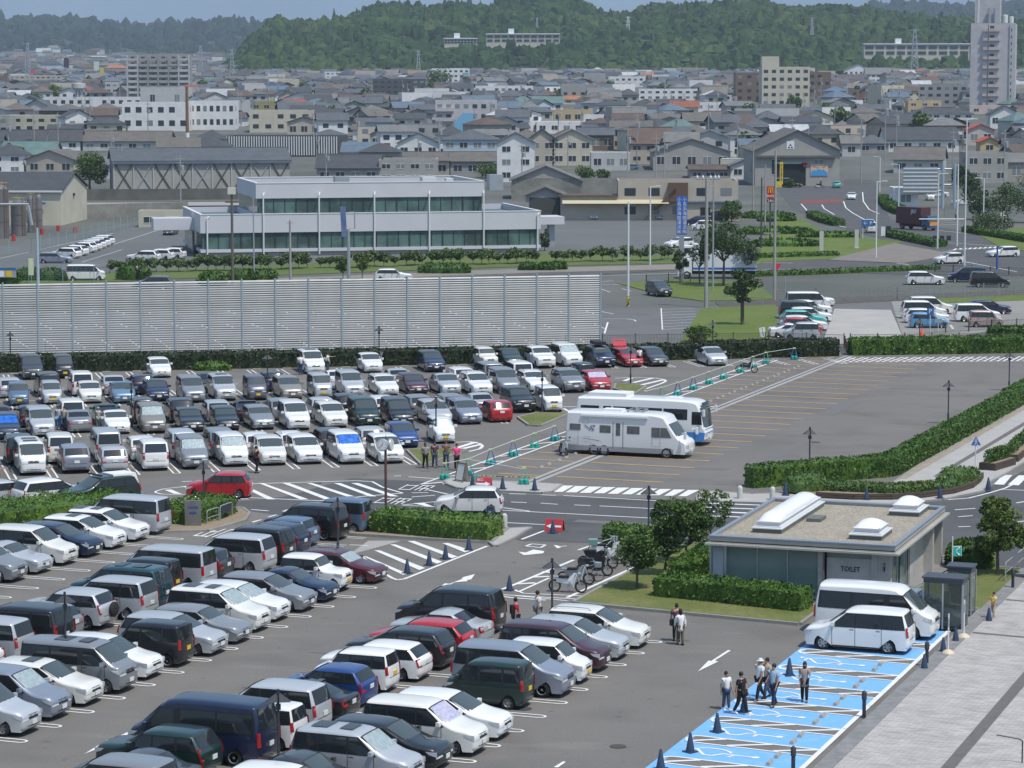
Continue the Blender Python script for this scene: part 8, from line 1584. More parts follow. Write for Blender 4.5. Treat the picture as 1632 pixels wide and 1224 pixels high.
HOUSES=[(-18,38,279,246,229,'hip','dark grey','white','white house with dark hipped roof at the left edge'),(2,86,262,246,226,'gable_side','teal','pale grey','long teal-roofed shed at the left'),(42,118,279,254,240,'gable_front','grey-brown','beige','beige shed with low gable left of the dark round tree'),
(-10,70,238,226,208,'gable_side','dark grey','pale grey','long dark-roofed house above the teal shed'),(78,128,240,224,207,'gable_side','dark grey','white','dark-roofed house with white gable above the teal shed'),(132,268,240,225,210,'gable_side','grey-brown','pale grey','long low grey-brown roofed row house left of the rusty chimney'),
(505,604,292,268,247,'gable_side','dark grey','grey','dark-roofed shed right of the braced warehouse'),(604,696,292,257,257,'flat','grey','concrete','stained concrete shed with flat roof behind the office'),(633,700,256,228,212,'gable_front','slate','white','white gabled house with a wide first-floor window'),(706,794,262,222,206,'hip','slate','pale blue','pale blue two-storey house with balcony windows'),
(625,716,281,256,243,'gable_side','grey-brown','beige','brown-roofed workshop below the white gabled house'),(718,788,282,257,243,'gable_side','grey-brown','grey','brown-roofed workshop with a white awning'),(792,852,290,228,212,'gable_front','slate','white','tall white gabled house with two first-floor windows'),(842,886,264,222,206,'gable_front','dark grey','beige','beige gabled house left of the tall beige shed'),(880,944,264,222,207,'gable_front','grey','cream','tall cream shed house with blank gable wall'),(922,978,240,215,204,'gable_side','slate','brown','brown two-storey house with blue-grey roof'),(942,1004,272,246,246,'flat','white','pale grey','white flat-roofed container-like building beside the car deck'),
(1004,1070,262,228,204,'gable_side','brown','beige','two-storey house with tiled roof and long balcony'),(1041,1164,272,242,222,'gable_front','grey-brown','concrete','wide corrugated shed with a low gable'),(1100,1164,286,276,266,'gable_side','brown','grey','low brown tiled roof in front of the wide shed'),(1164,1212,286,264,254,'gable_front','grey','white','small white gabled house with tiny windows left of the depot'),(1412,1528,243,223,203,'gable_side','dark grey','white','long white two-storey house under a dark tiled roof'),(1424,1502,277,254,235,'gable_side','grey-brown','pale grey','tiled house with long glazed front'),(1367,1416,246,228,214,'hip','slate','grey','blue-grey hipped roof house with curved eaves'),(1342,1372,250,228,216,'gable_side','grey','pale grey','narrow grey house left of the hipped roof'),
(1578,1626,204,182,169,'gable_front','dark grey','white','white gabled house with a wide window below the tower'),(1542,1584,232,207,198,'gable_front','red','pinkish','pink house with bright orange-red roof'),(1562,1592,246,226,219,'gable_front','red','tan','small house with orange-red lean roof'),(1540,1606,292,246,246,'flat','grey','concrete','stained concrete block building near the right edge'),(1424,1463,331,303,300,'flat','white','white','small white building behind the blank signboard'),(1606,1660,290,258,244,'gable_side','grey','concrete','corrugated grey shed at the right edge'),(1450,1552,191,182,171,'hip','dark grey','white','wide dark hipped roof house left of the tower foot'),(1358,1412,164,153,136,'gable_front','dark grey','brown','brick house with a broad white-edged gable'),(1345,1392,121,112,103,'gable_front','grey','white','white hall with a broad gable by the hillside'),(1463,1542,168,136,136,'flat','green','grey','grey flat-roofed hall left of the tower'),(1447,1500,182,162,160,'flat','grey','tan','low brown brick building left of the hipped house'),
(885,942,166,161,152,'hip','orange','cream','house with a bright orange hipped roof'),(882,944,197,177,177,'flat','brown','tan','tan flat-roofed building with a slanted corner pillar'),(930,963,203,185,185,'flat','silver','white','small white two-storey cube house'),(1018,1114,160,143,143,'flat','grey','white','long white two-storey school-like building'),(1107,1158,187,165,165,'flat','grey','white','white cube building with two wide windows'),(970,1036,139,123,123,'flat','grey','white','white building with arcade windows at the foot of the hill'),(745,870,149,138,138,'flat','grey','white','very long low white building'),(594,678,151,127,127,'flat','grey','dark','dark grey square office at mid left'),(512,556,126,115,115,'flat','green','white','white school with a roof ball at the hill foot'),(688,748,133,110,110,'flat','silver','white','white school wing beside the wooded clump'),(1172,1216,162,117,117,'flat','grey','brown','brown apartment block left of the cream building'),(1288,1324,162,116,116,'flat','grey','brown','brown apartment wing right of the cream building'),(68,226,170,156,156,'flat','grey','white','long low white building at the left'),(15,98,132,121,121,'flat','grey','beige','long beige apartment row far at the left'),(168,208,149,132,132,'flat','grey','pale grey','small grey apartment block left of the big block'),(0,95,210,186,186,'flat','silver','cream','cream flat shop roofs at the far left'),(398,497,210,178,178,'flat','grey','cream','cream flat-roofed hall with roof tanks'),(400,450,178,163,163,'flat','mustard' if 0 else 'grey','mustard','mustard-walled flat-roofed building below the cream roofs'),(742,776,208,176,176,'flat','grey','grey','narrow grey concrete house with tall windows'),(590,625,238,214,205,'gable_front','grey','concrete','small grey stucco house with one window'),(458,512,218,195,186,'gable_front','dark grey','beige','beige house with dark gable below the cream hall'),(855,932,212,196,196,'flat','silver','white','long white curved shop front'),(1302,1345,118,112,104,'gable_front','grey','pale grey','grey-roofed house on the hillside foot'),(1380,1420,132,118,108,'gable_side','grey','white','white house with grey roof by the hillside')]
for (x0,x1,yb,ye,yr,kd,rf_,wl_,lb) in HOUSES:
    fc='house' if kd!='flat' else 'building'; house(x0,x1,yb,ye,yr,kd,rf_,wl_,lb,depth=max(7,min(16,(x1-x0)*.16)) if yb>200 else 12,cat=fc)
# chimneys and the white complex
b=att(299,236); t=thing('chimney','tall rusty chimney with a white foot','chimney',b); H=hgt(297,138,b); ob('stack',MB().bar((0,0,H*.25),(0,0,H),.5,12,.4),RUST,t,smooth=50); ob('foot',MB().bar((0,0,0),(0,0,H*.25),.55,12),WHT,t)
b=att(617,268); t=thing('brick_chimney','short square brick chimney between the sheds','chimney',b); ob('stack',MB().box(-.8,.8,-.8,.8,0,hgt(617,228,b)),mat('old_brick',(.20,.09,.06),.9,noise=.2,nscale=2),t)
house(195,301,208,165,165,'flat','grey','white','white three-storey office block with a square window row',depth=14,cat='building',nwin=6,storeys=2); house(301,374,206,163,163,'flat','grey','white','white wing with narrow windows beside the office block',depth=14,cat='building',nwin=7,storeys=2); house(224,302,178,141,141,'flat','grey','pale grey','grey-white penthouse block with an open roof terrace',depth=12,cat='building',nwin=2,storeys=1)
house(694,792,210,162,162,'flat','silver','lilac grey','three-storey grey apartment block with a light blue stair',depth=12,cat='apartment block',nwin=7,storeys=3,parts=lambda t,W,D,He,Hr:[ob('stair',MB().add([(W*.3,-.8,0),(W*.62,-.8,0),(W*.62,-.8,He*.62),(W*.45,-.8,He*.62),(W*.3,-.8,He*.3)],[(0,1,2,3,4)]).add([(W*.3,-.3,0),(W*.62,-.3,0),(W*.62,-.3,He*.62),(W*.45,-.3,He*.62),(W*.3,-.3,He*.3),(W*.3,-.8,0),(W*.62,-.8,0),(W*.62,-.8,He*.62),(W*.45,-.8,He*.62),(W*.3,-.8,He*.3)],[(i,(i+1)%5,5+(i+1)%5,5+i) for i in range(5)]),mat('light_blue_stair',(.18,.42,.62),.5),t)]+[ob('balcony',MB().box(0,W*.3,-1.2,-.01,He*k/3+.1,He*k/3+1.3),wm('lilac grey'),t) for k in range(3)])
house(1214,1290,170,108,108,'flat','silver','cream','cream five-storey building with rows of small windows',depth=16,cat='building',nwin=6,storeys=5,parts=lambda t,W,D,He,Hr:ob('stair_tower',MB().box(.0,W*.36,1,8,He,He+5),wm('cream'),t))
def apt(nf,nb,balc='white'):
    def f(t,W,D,He,Hr):
        for k in range(nf):
            z=He*k/nf
            for j in range(nb):
                a=W*j/nb; ob('balcony',MB().box(a+.2,a+W/nb-.2,-1.1,-.9,z+.1,z+He/nf*.42),wm('pale grey' if j in(0,nb-1) else 'grey'),t) if k*nb+j<60 else None
                ob('slab',MB().box(a+.1,a+W/nb-.1,-1.15,-.01,z-.08,z+.08),wm('pale grey'),t) if k*nb+j<40 else None
        for j in range(nb+1): ob('pier',MB().box(W*j/nb-.35,W*j/nb+.35,-1.1,-.01,0,He),wm('pale grey' if j in(0,1,nb-1,nb) else 'grey'),t)
    return f
house(204,302,158,88,88,'flat','grey','grey','big nine-storey apartment block with balconies at left',depth=13,cat='apartment block',nwin=6,storeys=8,parts=apt(8,6))
# the pale tower
p=att(1545,178); q=att(1601,177); z=min(p.z,q.z); W=(q.x-p.x)*1.04; H=hgt(1545,37,Vector((p.x,p.y,z))); t=thing('tower_block','tall pinkish-grey tower block with stacked balconies at right','apartment block',(p.x,p.y,z),-.22); TW=wm('lilac grey'); D=15
ob('wall',MB().box(0,W,0,D,-3,H),TW,t); ob('corner_bay',MB().box(W*.9,W*1.03,-.5,D,-3,H-.3),TW,t); ob('roof',MB().box(.3,W-.3,.3,D-.3,H,H+.1),rmt('grey'),t); ob('penthouse',MB().box(W*.08,W*.66,2,D-2,H,H+(37+25)/140*H),TW,t)
ob('roof_tank',MB().lathe([(1.1,0),(1.1,3.2),(.01,3.5)],10,c=(W*.78,3,H)).lathe([(.9,0),(.9,2.6),(.01,2.8)],10,c=(W*.92,3,H)),WPOLE,t)
for i,xx in enumerate((.42,.55)): ob('roof_pipe',MB().bar((W*xx,.9,H),(W*xx,.9,H+6),.6,8),STEEL,t)
ob('riser',MB().box(W*.14,W*.18,1.8,2.0,H,H+14),WPOLE,t)
for k in range(9):
    zz=H*(1-.045-k*.1045); ob('balcony',MB().box(W*.29,W*.66,-1.3,-.05,zz-1.65,zz-.55),wm('pinkish'),t); ob('balcony_slab',MB().box(W*.28,W*.67,-1.35,-.02,zz-1.75,zz-1.651),TW,t); ob('window',MB().box(W*.44,W*.54,-.06,.01,zz-.5,zz+.5),WIN,t); ob('drain',MB().box(W*.40,W*.415,-1.4,-1.36,zz-1.7,zz+.9),DKMET,t)
for k in range(12): ob('side_window',MB().box(W*.93,W*.95,-.56,-.5,H*.08+k*H*.075,H*.08+k*H*.075+1.2),WIN,t)
FOOT.append((1540,1620,178,0,p.y,15)); FOOT.append((200,305,158,88,att(204,158).y,14))
house(1545,1632,182,170,170,'flat','white','pinkish','low pinkish entrance block at the foot of the tower',depth=9,cat='building',nwin=4,storeys=1)
# schools on the hill
SCH=[(1377,1545,89,71,'long white school on the hillside left of the tower'),(775,892,68,55,'white school among hill trees'),(708,760,70,62,'white building half hidden among hill trees at left')]
# shop banners by the depot
for i,(x,yb,yt,w_,lb,mn,cc) in enumerate(((1245,300,258,5,'tall yellow vertical banner by the depot door','banner_yellow',(.7,.5,.03)),(1241,302,289,9,'yellow shop board with black marks near the depot','banner_yellow',(.7,.5,.03)),(1230,290,272,6,'white shop board on the utility pole','banner_white',(.6,.6,.6)))):
    b=att(x,yb); sc_=F_PX/b.y; z0=hgt(x,yt+(yb-yt)*.72 if i!=1 else yb-1,b); z1=hgt(x,yt,b); t=thing('shop_banner',lb,'banner',b); ob('pole',MB().bar((0,0,0),(0,0,z1),.08,5),STEEL,t); ob('panel',MB().box(-w_/2/sc_,w_/2/sc_,-.15,-.05,max(.4,z0*.5),z1),mat(mn,cc,.6),t); ob('marks',MB().box(-w_/5/sc_,w_/5/sc_,-.17,-.15,max(.6,z0*.5+.3),z1-.3),mat('dark_marks',(.05,.05,.05),.6,col2=cc,nscale=1.2,thr=(.45,.55)),t)

# ---------------------------------------------------------------- the town: every nearer house a thing, the far roofs one mass
def blocked(px_,y_,d):
    for (x0,x1,yb,yt,dy,dep) in FOOT:
        if x0-14*600/d<px_<x1+14*600/d and dy-9<d<dy+dep+5: return True
    for (x0,x1,yb,yt,dy,dep) in FOOT:      # keep what stands in front low enough to leave the known buildings in sight
        if d<dy and x0-10*600/d<px_<x1+4*600/d and y_-7.2*F_PX/d<yb-3: return True
    if 1325<px_<1428 and d<710: return True
    if 1190<px_<1345 and d<670 or px_>1428 and d<620: return True
    if px_<690 and d<640: return True
    if d<600: return True
    return False
cand=[]; r=random.Random(11); dd_=585
while dd_<2150:
    sp=13.5+(dd_-585)*.004; half=dd_*(816+60)/F_PX; x=-half+r.random()*sp
    while x<half:
        w_=r.uniform(7.5,11.5); dj=dd_+r.uniform(-3,3); u,_y=pix((x+w_/2,dj,gz(0,dj))); 
        if not blocked(u,_y,dj): cand.append((x,dj,w_,u,_y))
        x+=w_+r.uniform(1,4) if r.random()<.85 else w_+r.uniform(6,16)
    dd_+=r.uniform(15,19)+(dd_-585)*.004
RW=[('dark grey',30),('slate',24),('brown',10),('grey',12),('grey-brown',10),('blue-grey',8),('orange',.7),('red-brown',1.5),('teal',.6),('green',1),('blue',.3),('silver',2)]
WW=[('cream',11),('white',22),('beige',12),('pale grey',18),('grey',13),('brown',8),('pale blue',2),('pinkish',2),('tan',1),('concrete',9)]
def pick(t): 
    s=sum(k[1] for k in t); u=r.random()*s
    for a,b in t:
        u-=b
        if u<0: return a
    return t[0][0]
ZONES=[(0,'at the far left'),(180,'below the big apartment block'),(380,'left of centre'),(560,'behind the white office'),(720,'near the blue-stair block'),(870,'right of the blue-stair block'),(1010,'near the long school'),(1160,'near the cream five-storey building'),(1330,'above the depot road'),(1480,'near the tower')]
def mesh_house(mbw,mbr,mbn,x,y,z,w_,dp,he,hr,kind,ang,mi_w,mi_r,wins=True):
    c,s=math.cos(ang),math.sin(ang)
    def T(p): return (x+p[0]*c-p[1]*s,y+p[0]*s+p[1]*c,z+p[2])
    W,D=w_,dp
    mbw.add([T(p) for p in [(0,0,-2),(W,0,-2),(W,D,-2),(0,D,-2),(0,0,he),(W,0,he),(W,D,he),(0,D,he)]],[(0,1,5,4),(1,2,6,5),(2,3,7,6),(3,0,4,7),(4,5,6,7)],mi_w); o_=.6
    if kind=='hip':
        rl=min(D/2,W/2-.4); mbr.add([T(p) for p in [(-o_,-o_,he),(W+o_,-o_,he),(W+o_,D+o_,he),(-o_,D+o_,he),(rl,D/2,hr),(W-rl,D/2,hr)]],[(0,1,5,4),(1,2,5),(2,3,4,5),(3,0,4),(3,2,1,0)],mi_r)
    elif kind=='gable_side':
        mbr.add([T(p) for p in [(-o_,-o_,he),(W+o_,-o_,he),(W+o_,D+o_,he),(-o_,D+o_,he),(-o_,D/2,hr),(W+o_,D/2,hr)]],[(0,1,5,4),(2,3,4,5),(3,2,1,0)],mi_r); mbw.add([T(p) for p in [(0,0,he),(0,D,he),(0,D/2,hr-.1),(W,0,he),(W,D,he),(W,D/2,hr-.1)]],[(0,2,1),(3,4,5)],mi_w)
    elif kind=='gable_front':
        mbr.add([T(p) for p in [(-o_,-o_,he),(W/2,-o_,hr),(W+o_,-o_,he),(-o_,D+o_,he),(W/2,D+o_,hr),(W+o_,D+o_,he)]],[(0,1,4,3),(1,2,5,4)],mi_r); mbw.add([T(p) for p in [(0,-.0,he),(W,0,he),(W/2,0,hr-.15)]],[(0,1,2)],mi_w)
    else: mbr.add([T(p) for p in [(.2,.2,he+.1),(W-.2,.2,he+.1),(W-.2,D-.2,he+.1),(.2,D-.2,he+.1)]],[(0,1,2,3)],mi_r)
    if wins:
        ns=1 if he<4 else 2; nw=2 if W<10 else 3
        for i in range(ns):
            for j in range(nw):
                xc=W*(j+.5)/nw; z0=i*2.8+1.0; mbn.add([T(p) for p in [(xc-.85,-.05,z0),(xc+.85,-.05,z0),(xc+.85,-.05,z0+1.25),(xc-.85,-.05,z0+1.25)]],[(0,1,2,3)])
NI=222; HS_=[]; GT=[]; UP_=[]; band=lambda y:'nearer streets' if y<760 else ('middle streets' if y<1000 else 'farther streets'); zone=lambda u:[n for x0,n in ZONES if u>=x0 or x0==0][-1]
FW_,FR_,FN_=MB(),MB(),MB(); wn=[a for a,_ in WW]; rn=[a for a,_ in RW]; used={}
for i,(x,y,w_,u,v) in enumerate(cand):
    kd=r.choices(['gable_side','hip','gable_front','flat'],[38,30,20,12])[0]; st=2 if r.random()<.62 else 1; he=(3.0 if st==1 else 5.7)+r.uniform(-.2,.5); dp=r.uniform(7,11); hr=he+(r.uniform(1.6,2.6) if kd!='flat' else 0); a=r.uniform(-.12,.22)+(.0 if r.random()<.8 else .5); rf_=pick(RW); wl_=pick(WW); z=gz(0,y)
    if kd=='flat': w_*=1.25; he+=r.choice([0,0,3]); rf_=r.choice(['grey','silver','blue-grey'])
    if i<NI and -30<u<1662:
        zn=[n for x0,n in ZONES if u>=x0-0 or x0==0][-1]; kn={'gable_side':'long-ridged','hip':'hipped','gable_front':'front-gabled','flat':'flat'}[kd]; far=' in the nearer streets' if y<760 else (' in the middle streets' if y<950 else ' in the farther streets')
        lb=f"{'two' if he>4.5 else 'one'}-storey {wl_} house, {rf_} {kn} roof, {zn}"
        t=thing('house',lb,'house',(x,y,z),a,'houses of the town'); HS_.append((u,t)); A_,B_,C_=MB(),MB(),MB(); mesh_house(A_,B_,C_,0,0,0,w_,dp,he,hr,kd,0,0,0,False); ob('wall',A_,wm(wl_),t); ob('roof',B_,rmt(rf_),t)
        ns=1 if he<4.2 else 2; nw=2 if w_<10 else 3
        for s_ in range(ns):
            for j in range(nw):
                xc=w_*(j+.5)/nw; z0=s_*2.8+.9; o=ob('window',MB().box(xc-.85,xc+.85,-.05,.02,z0,z0+1.3),WIN if r.random()<.75 else WIN2,t)
                if s_==1 and r.random()<.3: ob('balcony',MB().box(xc-1.5,xc+1.5,-.9,-.06,z0-.6,z0+.35),WPOLE,t)
        if r.random()<.35: ob('aerial',MB().bar((w_*.6,dp*.5,hr),(w_*.6,dp*.5,hr+1.8),.03,3).box(w_*.6-.5,w_*.6+.5,dp*.5-.02,dp*.5+.02,hr+1.6,hr+1.66),DKMET,t)
    else: mesh_house(FW_,FR_,FN_,x,y,z,w_,dp,he,hr,kd,a,wn.index(wl_),rn.index(rf_),y<1500)
t=thing('distant_town','dense mass of distant houses below the wooded hills','town'); t['kind']='stuff'
ob('walls',FW_,[wm(a) for a in wn],t); ob('roofs',FR_,[rmt(a) for a in rn],t); ob('windows',FN_,WIN,t)
dup_={}
for u,t in HS_: dup_.setdefault(t['label'],[]).append((u,t))
for lb,l in dup_.items():
    if len(l)>1:
        for i,(u,t) in enumerate(sorted(l,key=lambda q:q[0])): t['label']=lb+f', {ORD[i]} from left'
# trees of the town gardens
pt=[tree((0,0,-60),(0,0,3.2),2.4,2.3,'x',m=TREEL,n=500,size=.42,clumps=16,cl=.45,seed=300+k,trunk=.15) for k in range(4)]
k=0
for i in range(150):
    dd=r.uniform(600,1500); x=r.uniform(-1,1)*dd*.19; u,v=pix((x,dd,gz(0,dd)))
    if blocked(u,v,dd) or dd<640 and u<700: continue
    c=copy_tree(pt[i%4]); c.name='garden_tree'; c.location=(x,dd,gz(0,dd)); s_=r.uniform(.6,1.5); c.scale=(s_,s_,s_*r.uniform(.9,1.3)); c.rotation_euler.z=r.uniform(0,6); tag(c,'x','tree','garden trees of the town'); GT.append((u,c,zone(u)+', '+band(dd))); k+=1
    if k>85: break
for t in pt: drop_tree(t)
nth(GT,'garden tree')
# poles of the town
pp=thing('utility_pole','x','pole'); ob('pole',MB().bar((0,0,0),(0,0,11),.16,6,.11),CPOLE,pp); ob('crossarm',MB().box(-.9,.9,-.06,.06,10.2,10.35).box(-.7,.7,-.06,.06,9.2,9.32),CPOLE,pp); ob('transformer',MB().lathe([(.35,7.6),(.35,8.7),(.001,8.8)],8,c=(.45,0,0)),STEEL,pp)
poles=[]
for i in range(110):
    dd=600+i*9.5+r.uniform(-6,6); x=r.uniform(-1,1)*dd*.19; u,v=pix((x,dd,gz(0,dd)))
    if 1190<u<1450 and dd<690 or dd<640 and u<700: continue
    c=copy_tree(pp); c.name='utility_pole'; c.location=(x,dd,gz(0,dd)); c.rotation_euler.z=r.uniform(-.5,.5); s_=r.uniform(.85,1.15); c.scale=(1,1,s_); tag(c,'x','pole','utility poles of the town'); UP_.append((u,c,zone(u)+', '+band(dd)))
nth(UP_,'utility pole')
XS_=[195,288,296,1000,832,1015,1045,1175,1288,1372,1600,905,520,700,1410,1518]
for i,(x,y,yt) in enumerate(((195,306,232),(288,322,248),(296,306,262),(1000,292,200),(832,300,228),(1015,262,178),(1045,300,215),(1175,258,190),(1288,290,205),(1372,292,182),(1600,300,206),(905,268,215),(520,300,236),(700,272,190),(1410,262,150),(1518,290,205))):
    b=att(x,y); H=hgt(x,yt,b); c=copy_tree(pp); c.name='utility_pole'; c.location=b; c.scale=(1,1,H/11); tag(c,f'tall concrete utility pole above the nearer roofs, {ORD[sorted(XS_).index(x)]} from left','pole','taller utility poles of the nearer streets')
drop_tree(pp)
# ---------------------------------------------------------------- wooded hills
def interp(T,x):
    if x<=T[0][0]: return T[0][1]
    for (a,ya),(b,yb) in zip(T,T[1:]):
        if x<=b: t=(x-a)/(b-a); return ya+(yb-ya)*t
    return T[-1][1]
NEARR=[(355,118),(372,98),(400,68),(425,50),(442,36),(460,44),(505,40),(545,32),(575,24),(600,12),(622,9),(655,16),(690,22),(722,13),(760,18),(790,14),(832,7),(880,6),(930,14),(955,26),(992,27),(1020,22),(1045,11),(1090,15),(1130,14),(1180,12),(1215,10),(1268,22),(1312,19),(1380,22),(1425,27),(1480,33),(1550,38),(1640,45),(1800,50)]
FARR=[(-300,44),(-50,40),(0,38),(40,35),(62,39),(110,39),(150,40),(190,41),(215,42),(230,46),(270,44),(320,41),(350,39),(390,40),(420,46),(450,52),(520,60),(700,60),(1200,50),(1330,24),(1390,17),(1450,15),(1500,18),(1540,13),(1600,9),(1660,8),(1900,16)]
def zat(pxv,yv,d):
    dr=ray(pxv,yv); return CAMZ+dr.z*d/dr.y, dr.x*d/dr.y
def hill(T,d0,d1,x0,x1,step,name,m,crownr,n,seed,ybase,cname,lab):
    mb=MB(); xs=list(range(x0,x1+1,step)); K=9; rr=random.Random(seed); P=[]
    def surf(x,t):
        zr,_=zat(x,interp(T,x)+crownr*.55*F_PX/d1*.0+3,d1); d=d0+(d1-d0)*t; zb=gz(0,d0)-2; f=math.sin(min(1,t)*PI/2)**.8 if t<=1 else 1-(t-1)*.6
        b=1+.13*math.sin(x*.021+seed)*math.sin(t*5+x*.007)*(1-t)*3*t
        z=zb+(zr-zb)*f*b; X=zat(x,100,d)[1]; return (X,d,z)
    for x in xs:
        for k in range(K+3): P.append(surf(x,k/K))
    n2=K+3; mb.add(P,[(i*n2+k,(i+1)*n2+k,(i+1)*n2+k+1,i*n2+k+1) for i in range(len(xs)-1) for k in range(n2-1)])
    ob(name,mb,m,kind='structure',smooth=60)
    # tree crowns standing on the slope: domes of a few facets, each a little different
    dome=[(0,0,1.05)]+[(math.cos(a)*.62,math.sin(a)*.62,.78) for a in [2*PI*j/6 for j in range(6)]]+[(math.cos(a)*1.0,math.sin(a)*1.0,.18) for a in [2*PI*(j+.5)/8 for j in range(8)]]+[(math.cos(a)*.8,math.sin(a)*.8,-.6) for a in [2*PI*j/8 for j in range(8)]]
    F=[(0,1+j,1+(j+1)%6) for j in range(6)]+[(7+j,7+(j+1)%8,15+(j+1)%8,15+j) for j in range(8)]
    ring=[]
    for j in range(8):
        a=7+j; b=7+(j+1)%8; i0=1+int(round((j+.5)*6/8))%6; i1=1+int(round((j+1.5)*6/8))%6
        ring.append((a,b,i1)); 
        if i0!=i1: ring.append((a,i1,i0))
    F+=ring; D=np.array(dome); nv=len(D); V=[];FF_=[]
    g=np.random.default_rng(seed)
    for i in range(n):
        x=g.uniform(x0,x1); t=g.random()**.85*1.03; X,Y,Z=surf(x,t)
        if any(a-5<x<b+5 and yt-1<pix((X,Y,Z))[1]-2<yb+8 for a,b,yb,yt,_l in SCH): X=Y=0;Z=-900
        s=crownr*(.45+.95*g.random()**1.5); cf=g.random()<.07; s*=1 if t<.97 else .8
        q=D*np.array([s,s,s*((.75+.55*g.random()) if not cf else 1.7)])*(np.array([.6,.6,1]) if cf else 1)*(1+.22*g.normal(size=(nv,1))); a=g.random()*6.28; c,s_=math.cos(a),math.sin(a); q=np.column_stack([q[:,0]*c-q[:,1]*s_,q[:,0]*s_+q[:,1]*c,q[:,2]])
        V.append(q+np.array([X,Y,Z-s*.15]))
    V=np.vstack(V); mb2=MB(); mb2.v=[tuple(v) for v in V]
    for i in range(n): mb2.f.extend([tuple(k+i*nv for k in f) for f in F])
    mb2.m=[0]*len(mb2.f); o=ob(cname,mb2,HILLM if d0<4000 else HILLF); tag(o,lab,'woodland',kind='stuff')
    return surf
def hillmat(name,cols,sc):
    M=leafmat(name,cols,rough=.8,scale=sc,spec=.1); return M
HILLM=hillmat('hill_tree_crowns',[(.009,.028,.010),(.022,.052,.014),(.040,.075,.020),(.075,.105,.028)],.008); HILLF=hillmat('far_hill_crowns',[(.008,.022,.016),(.015,.034,.022),(.026,.046,.028)],.003)
HB=mat('hill_floor',(.02,.035,.012),.9,noise=.4,nscale=.02)
S1=hill(NEARR,2260,2950,352,1790,12,'hills',HB,5.4,13000,5,125,'hill_woodland','dense green woodland covering the nearer hills behind the town')
S2=hill(FARR,4300,5900,-300,1900,22,'far_hills',HB,12,5200,9,100,'far_hill_woodland','blue-green woodland on the farther hills at the left')
for i,(x0,x1,yb,yt,lb) in enumerate(SCH):
    d=min((abs(pix(S1((x0+x1)/2,k/60))[1]-yb-2),S1((x0+x1)/2,k/60)[1]) for k in range(61))[1]-14; z,X=zat(x0,yb,d); z1,X1=zat(x1,yb,d); W=X1-X; H=(yb-yt)/F_PX*d; t=thing('school',lb,'building',(X,d,z-6)); ob('wall',MB().box(0,W,0,14,-16,H+6),wm('cream'),t); nb=10
    for s in range(2):
        for k in range(nb): ob('window',MB().box(W*(k+.12)/nb,W*(k+.88)/nb,-.3,0,6+H*(.12+.48*s),6+H*(.40+.48*s)),WIN,t)
    ob('roof_tank',MB().box(W*.3,W*.3+5,2,6,H+6,H+11),WHT,t); ob('roof_edge',MB().box(-.5,W+.5,-1.2,14,H+6,H+6.8),WHT,t)
# houses climbing the far left slope
FL=MB(); FLr=MB(); FLn=MB()
for i in range(230):
    x=r.uniform(-30,350); yv=r.uniform(92,121)-(12 if x<160 else 0)*r.random(); d=2300+(121-yv)*55; z,X=zat(x,yv,d); mesh_house(FL,FLr,FLn,X,d,z,r.uniform(9,22),9,r.uniform(3.5,8),r.uniform(8,10),r.choice(['hip','gable_side','flat']),r.uniform(-.2,.2),wn.index(pick(WW)),rn.index(pick(RW)),False)
mb=MB(); P=[]
for i in range(14):
    x=-250+i*48
    for k in range(6): yv=124-k*9; d=2200+(121-yv)*55; z,X=zat(x,yv,d); P.append((X,d,z-4))
mb.add(P,[(i*6+k,(i+1)*6+k,(i+1)*6+k+1,i*6+k+1) for i in range(13) for k in range(5)]); ob('town_slope',mb,HB,kind='structure')
t=thing('distant_suburb','far suburb of pale houses on the slope at the left','town'); t['kind']='stuff'; ob('walls',FL,[wm(a) for a in wn],t); ob('roofs',FLr,[rmt(a) for a in rn],t)
# pylons and masts
def pylon(x,yb,yt,d,label,arms=3,m=None):
    z,X=zat(x,yb,d); z1,_=zat(x,yt,d); H=z1-z; t=thing('pylon',label,'pylon',(X,d,z),group='lattice pylons'); mb=MB(); w0,w1=H*.085,H*.022; rr_=.22*max(1,d/1800)
    for sx in (-1,1):
        for sy in (-1,1): mb.bar((sx*w0,sy*w0,0),(sx*w1,sy*w1,H),rr_,4)
    n=8
    for k in range(n):
        a=w0+(w1-w0)*k/n; b=w0+(w1-w0)*(k+1)/n; z0,z2=H*k/n,H*(k+1)/n
        for sy in (-1,1): mb.bar((-a,sy*a,z0),(b,sy*b,z2),rr_*.6,3).bar((a,sy*a,z0),(-b,sy*b,z2),rr_*.6,3)
    ob('lattice',mb,m or STEEL,t)
    for k in range(arms): ob('crossarm',MB().bar((-H*.1,0,H*(.97-.13*k)),(H*.1,0,H*(.97-.13*k)),rr_*.8,4),m or STEEL,t)
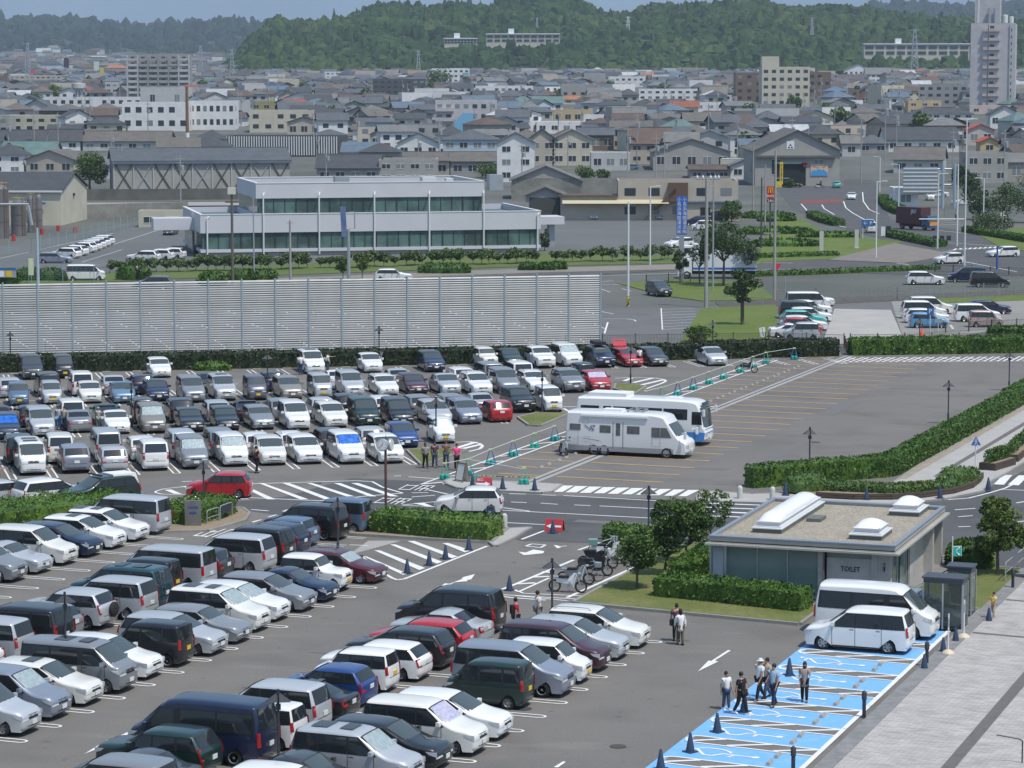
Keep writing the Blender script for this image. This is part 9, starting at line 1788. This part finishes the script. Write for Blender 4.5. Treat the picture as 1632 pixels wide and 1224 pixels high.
pylon(1001,72,26,2500,'white pylon on the wooded hill right of centre',m=WPOLE); pylon(45,122,68,1900,'lattice mast over the far left suburb',arms=1); pylon(370,124,78,1900,'lattice pylon at the left foot of the hill'); pylon(667,124,80,2100,'pair-legged lattice pylon in front of the hill, centre'); pylon(1294,56,28,2400,'pylon top above the dark hill trees'); pylon(1457,118,46,2000,'tall lattice pylon left of the tower'); pylon(320,118,72,1900,'slim floodlight mast right of the apartment block',arms=1); pylon(856,56,28,2500,'blue-grey mast behind the hill school',arms=1)
# water tower and coloured roadside signs far left
b=att(126,170); t=thing('water_tower','grey concrete water tower at the left of the town','tower',b); H=hgt(126,133,b); ob('legs',MB().box(-1.6,-1.0,-1,1,0,H*.8).box(1.0,1.6,-1,1,0,H*.8).box(-.3,.3,-1,1,0,H*.8),wm('pale grey'),t); ob('tank',MB().lathe([(2.2,H*.72),(3.2,H*.8),(3.2,H),(.01,H+.4)],12),wm('pale grey'),t,smooth=40)
for i,(x,yb,yt,wv,cc,lb) in enumerate(((106,118,92,8,(.05,.03,.06),'dark shop tower sign far at left'),(154,122,98,8,(.55,.62,.5),'white and green roadside sign far at left'),(163,124,108,6,(.6,.45,.03),'yellow roadside sign far at left'),(52,120,112,8,(.6,.05,.08),'red and white roadside sign far at left'),(742,128,116,10,(.08,.45,.38),'green sign board on a white building'))):
    d=1850; z,X=zat(x,yb,d); z1,_=zat(x,yt,d); w2=wv/F_PX*d/2; t=thing('roadside_sign',lb,'sign',(X,d,z-4)); ob('panel',MB().box(-w2,w2,-.4,.4,(z1-z)*.4+4,z1-z+4),mat('sign_'+str(i),cc,.6),t); ob('pole',MB().box(-.4,.4,-.3,.3,0,(z1-z)*.4+4),STEEL,t)
# ---------------------------------------------------------------- the air
hz_=MB().box(-1500,1500,-260,6700,-2.0,235); M=bpy.data.materials.new('haze_volume'); M.use_nodes=True; n=M.node_tree; n.nodes.remove(n.nodes['Principled BSDF']); v=n.nodes.new('ShaderNodeVolumePrincipled'); v.inputs['Color'].default_value=(.72,.84,1,1); v.inputs['Density'].default_value=HAZE; v.inputs['Anisotropy'].default_value=.0
n.links.new(v.outputs[0],n.nodes['Material Output'].inputs['Volume']); ob('haze',hz_,M,kind='stuff')

for r_ in list(CARP.values()): drop_tree(r_)
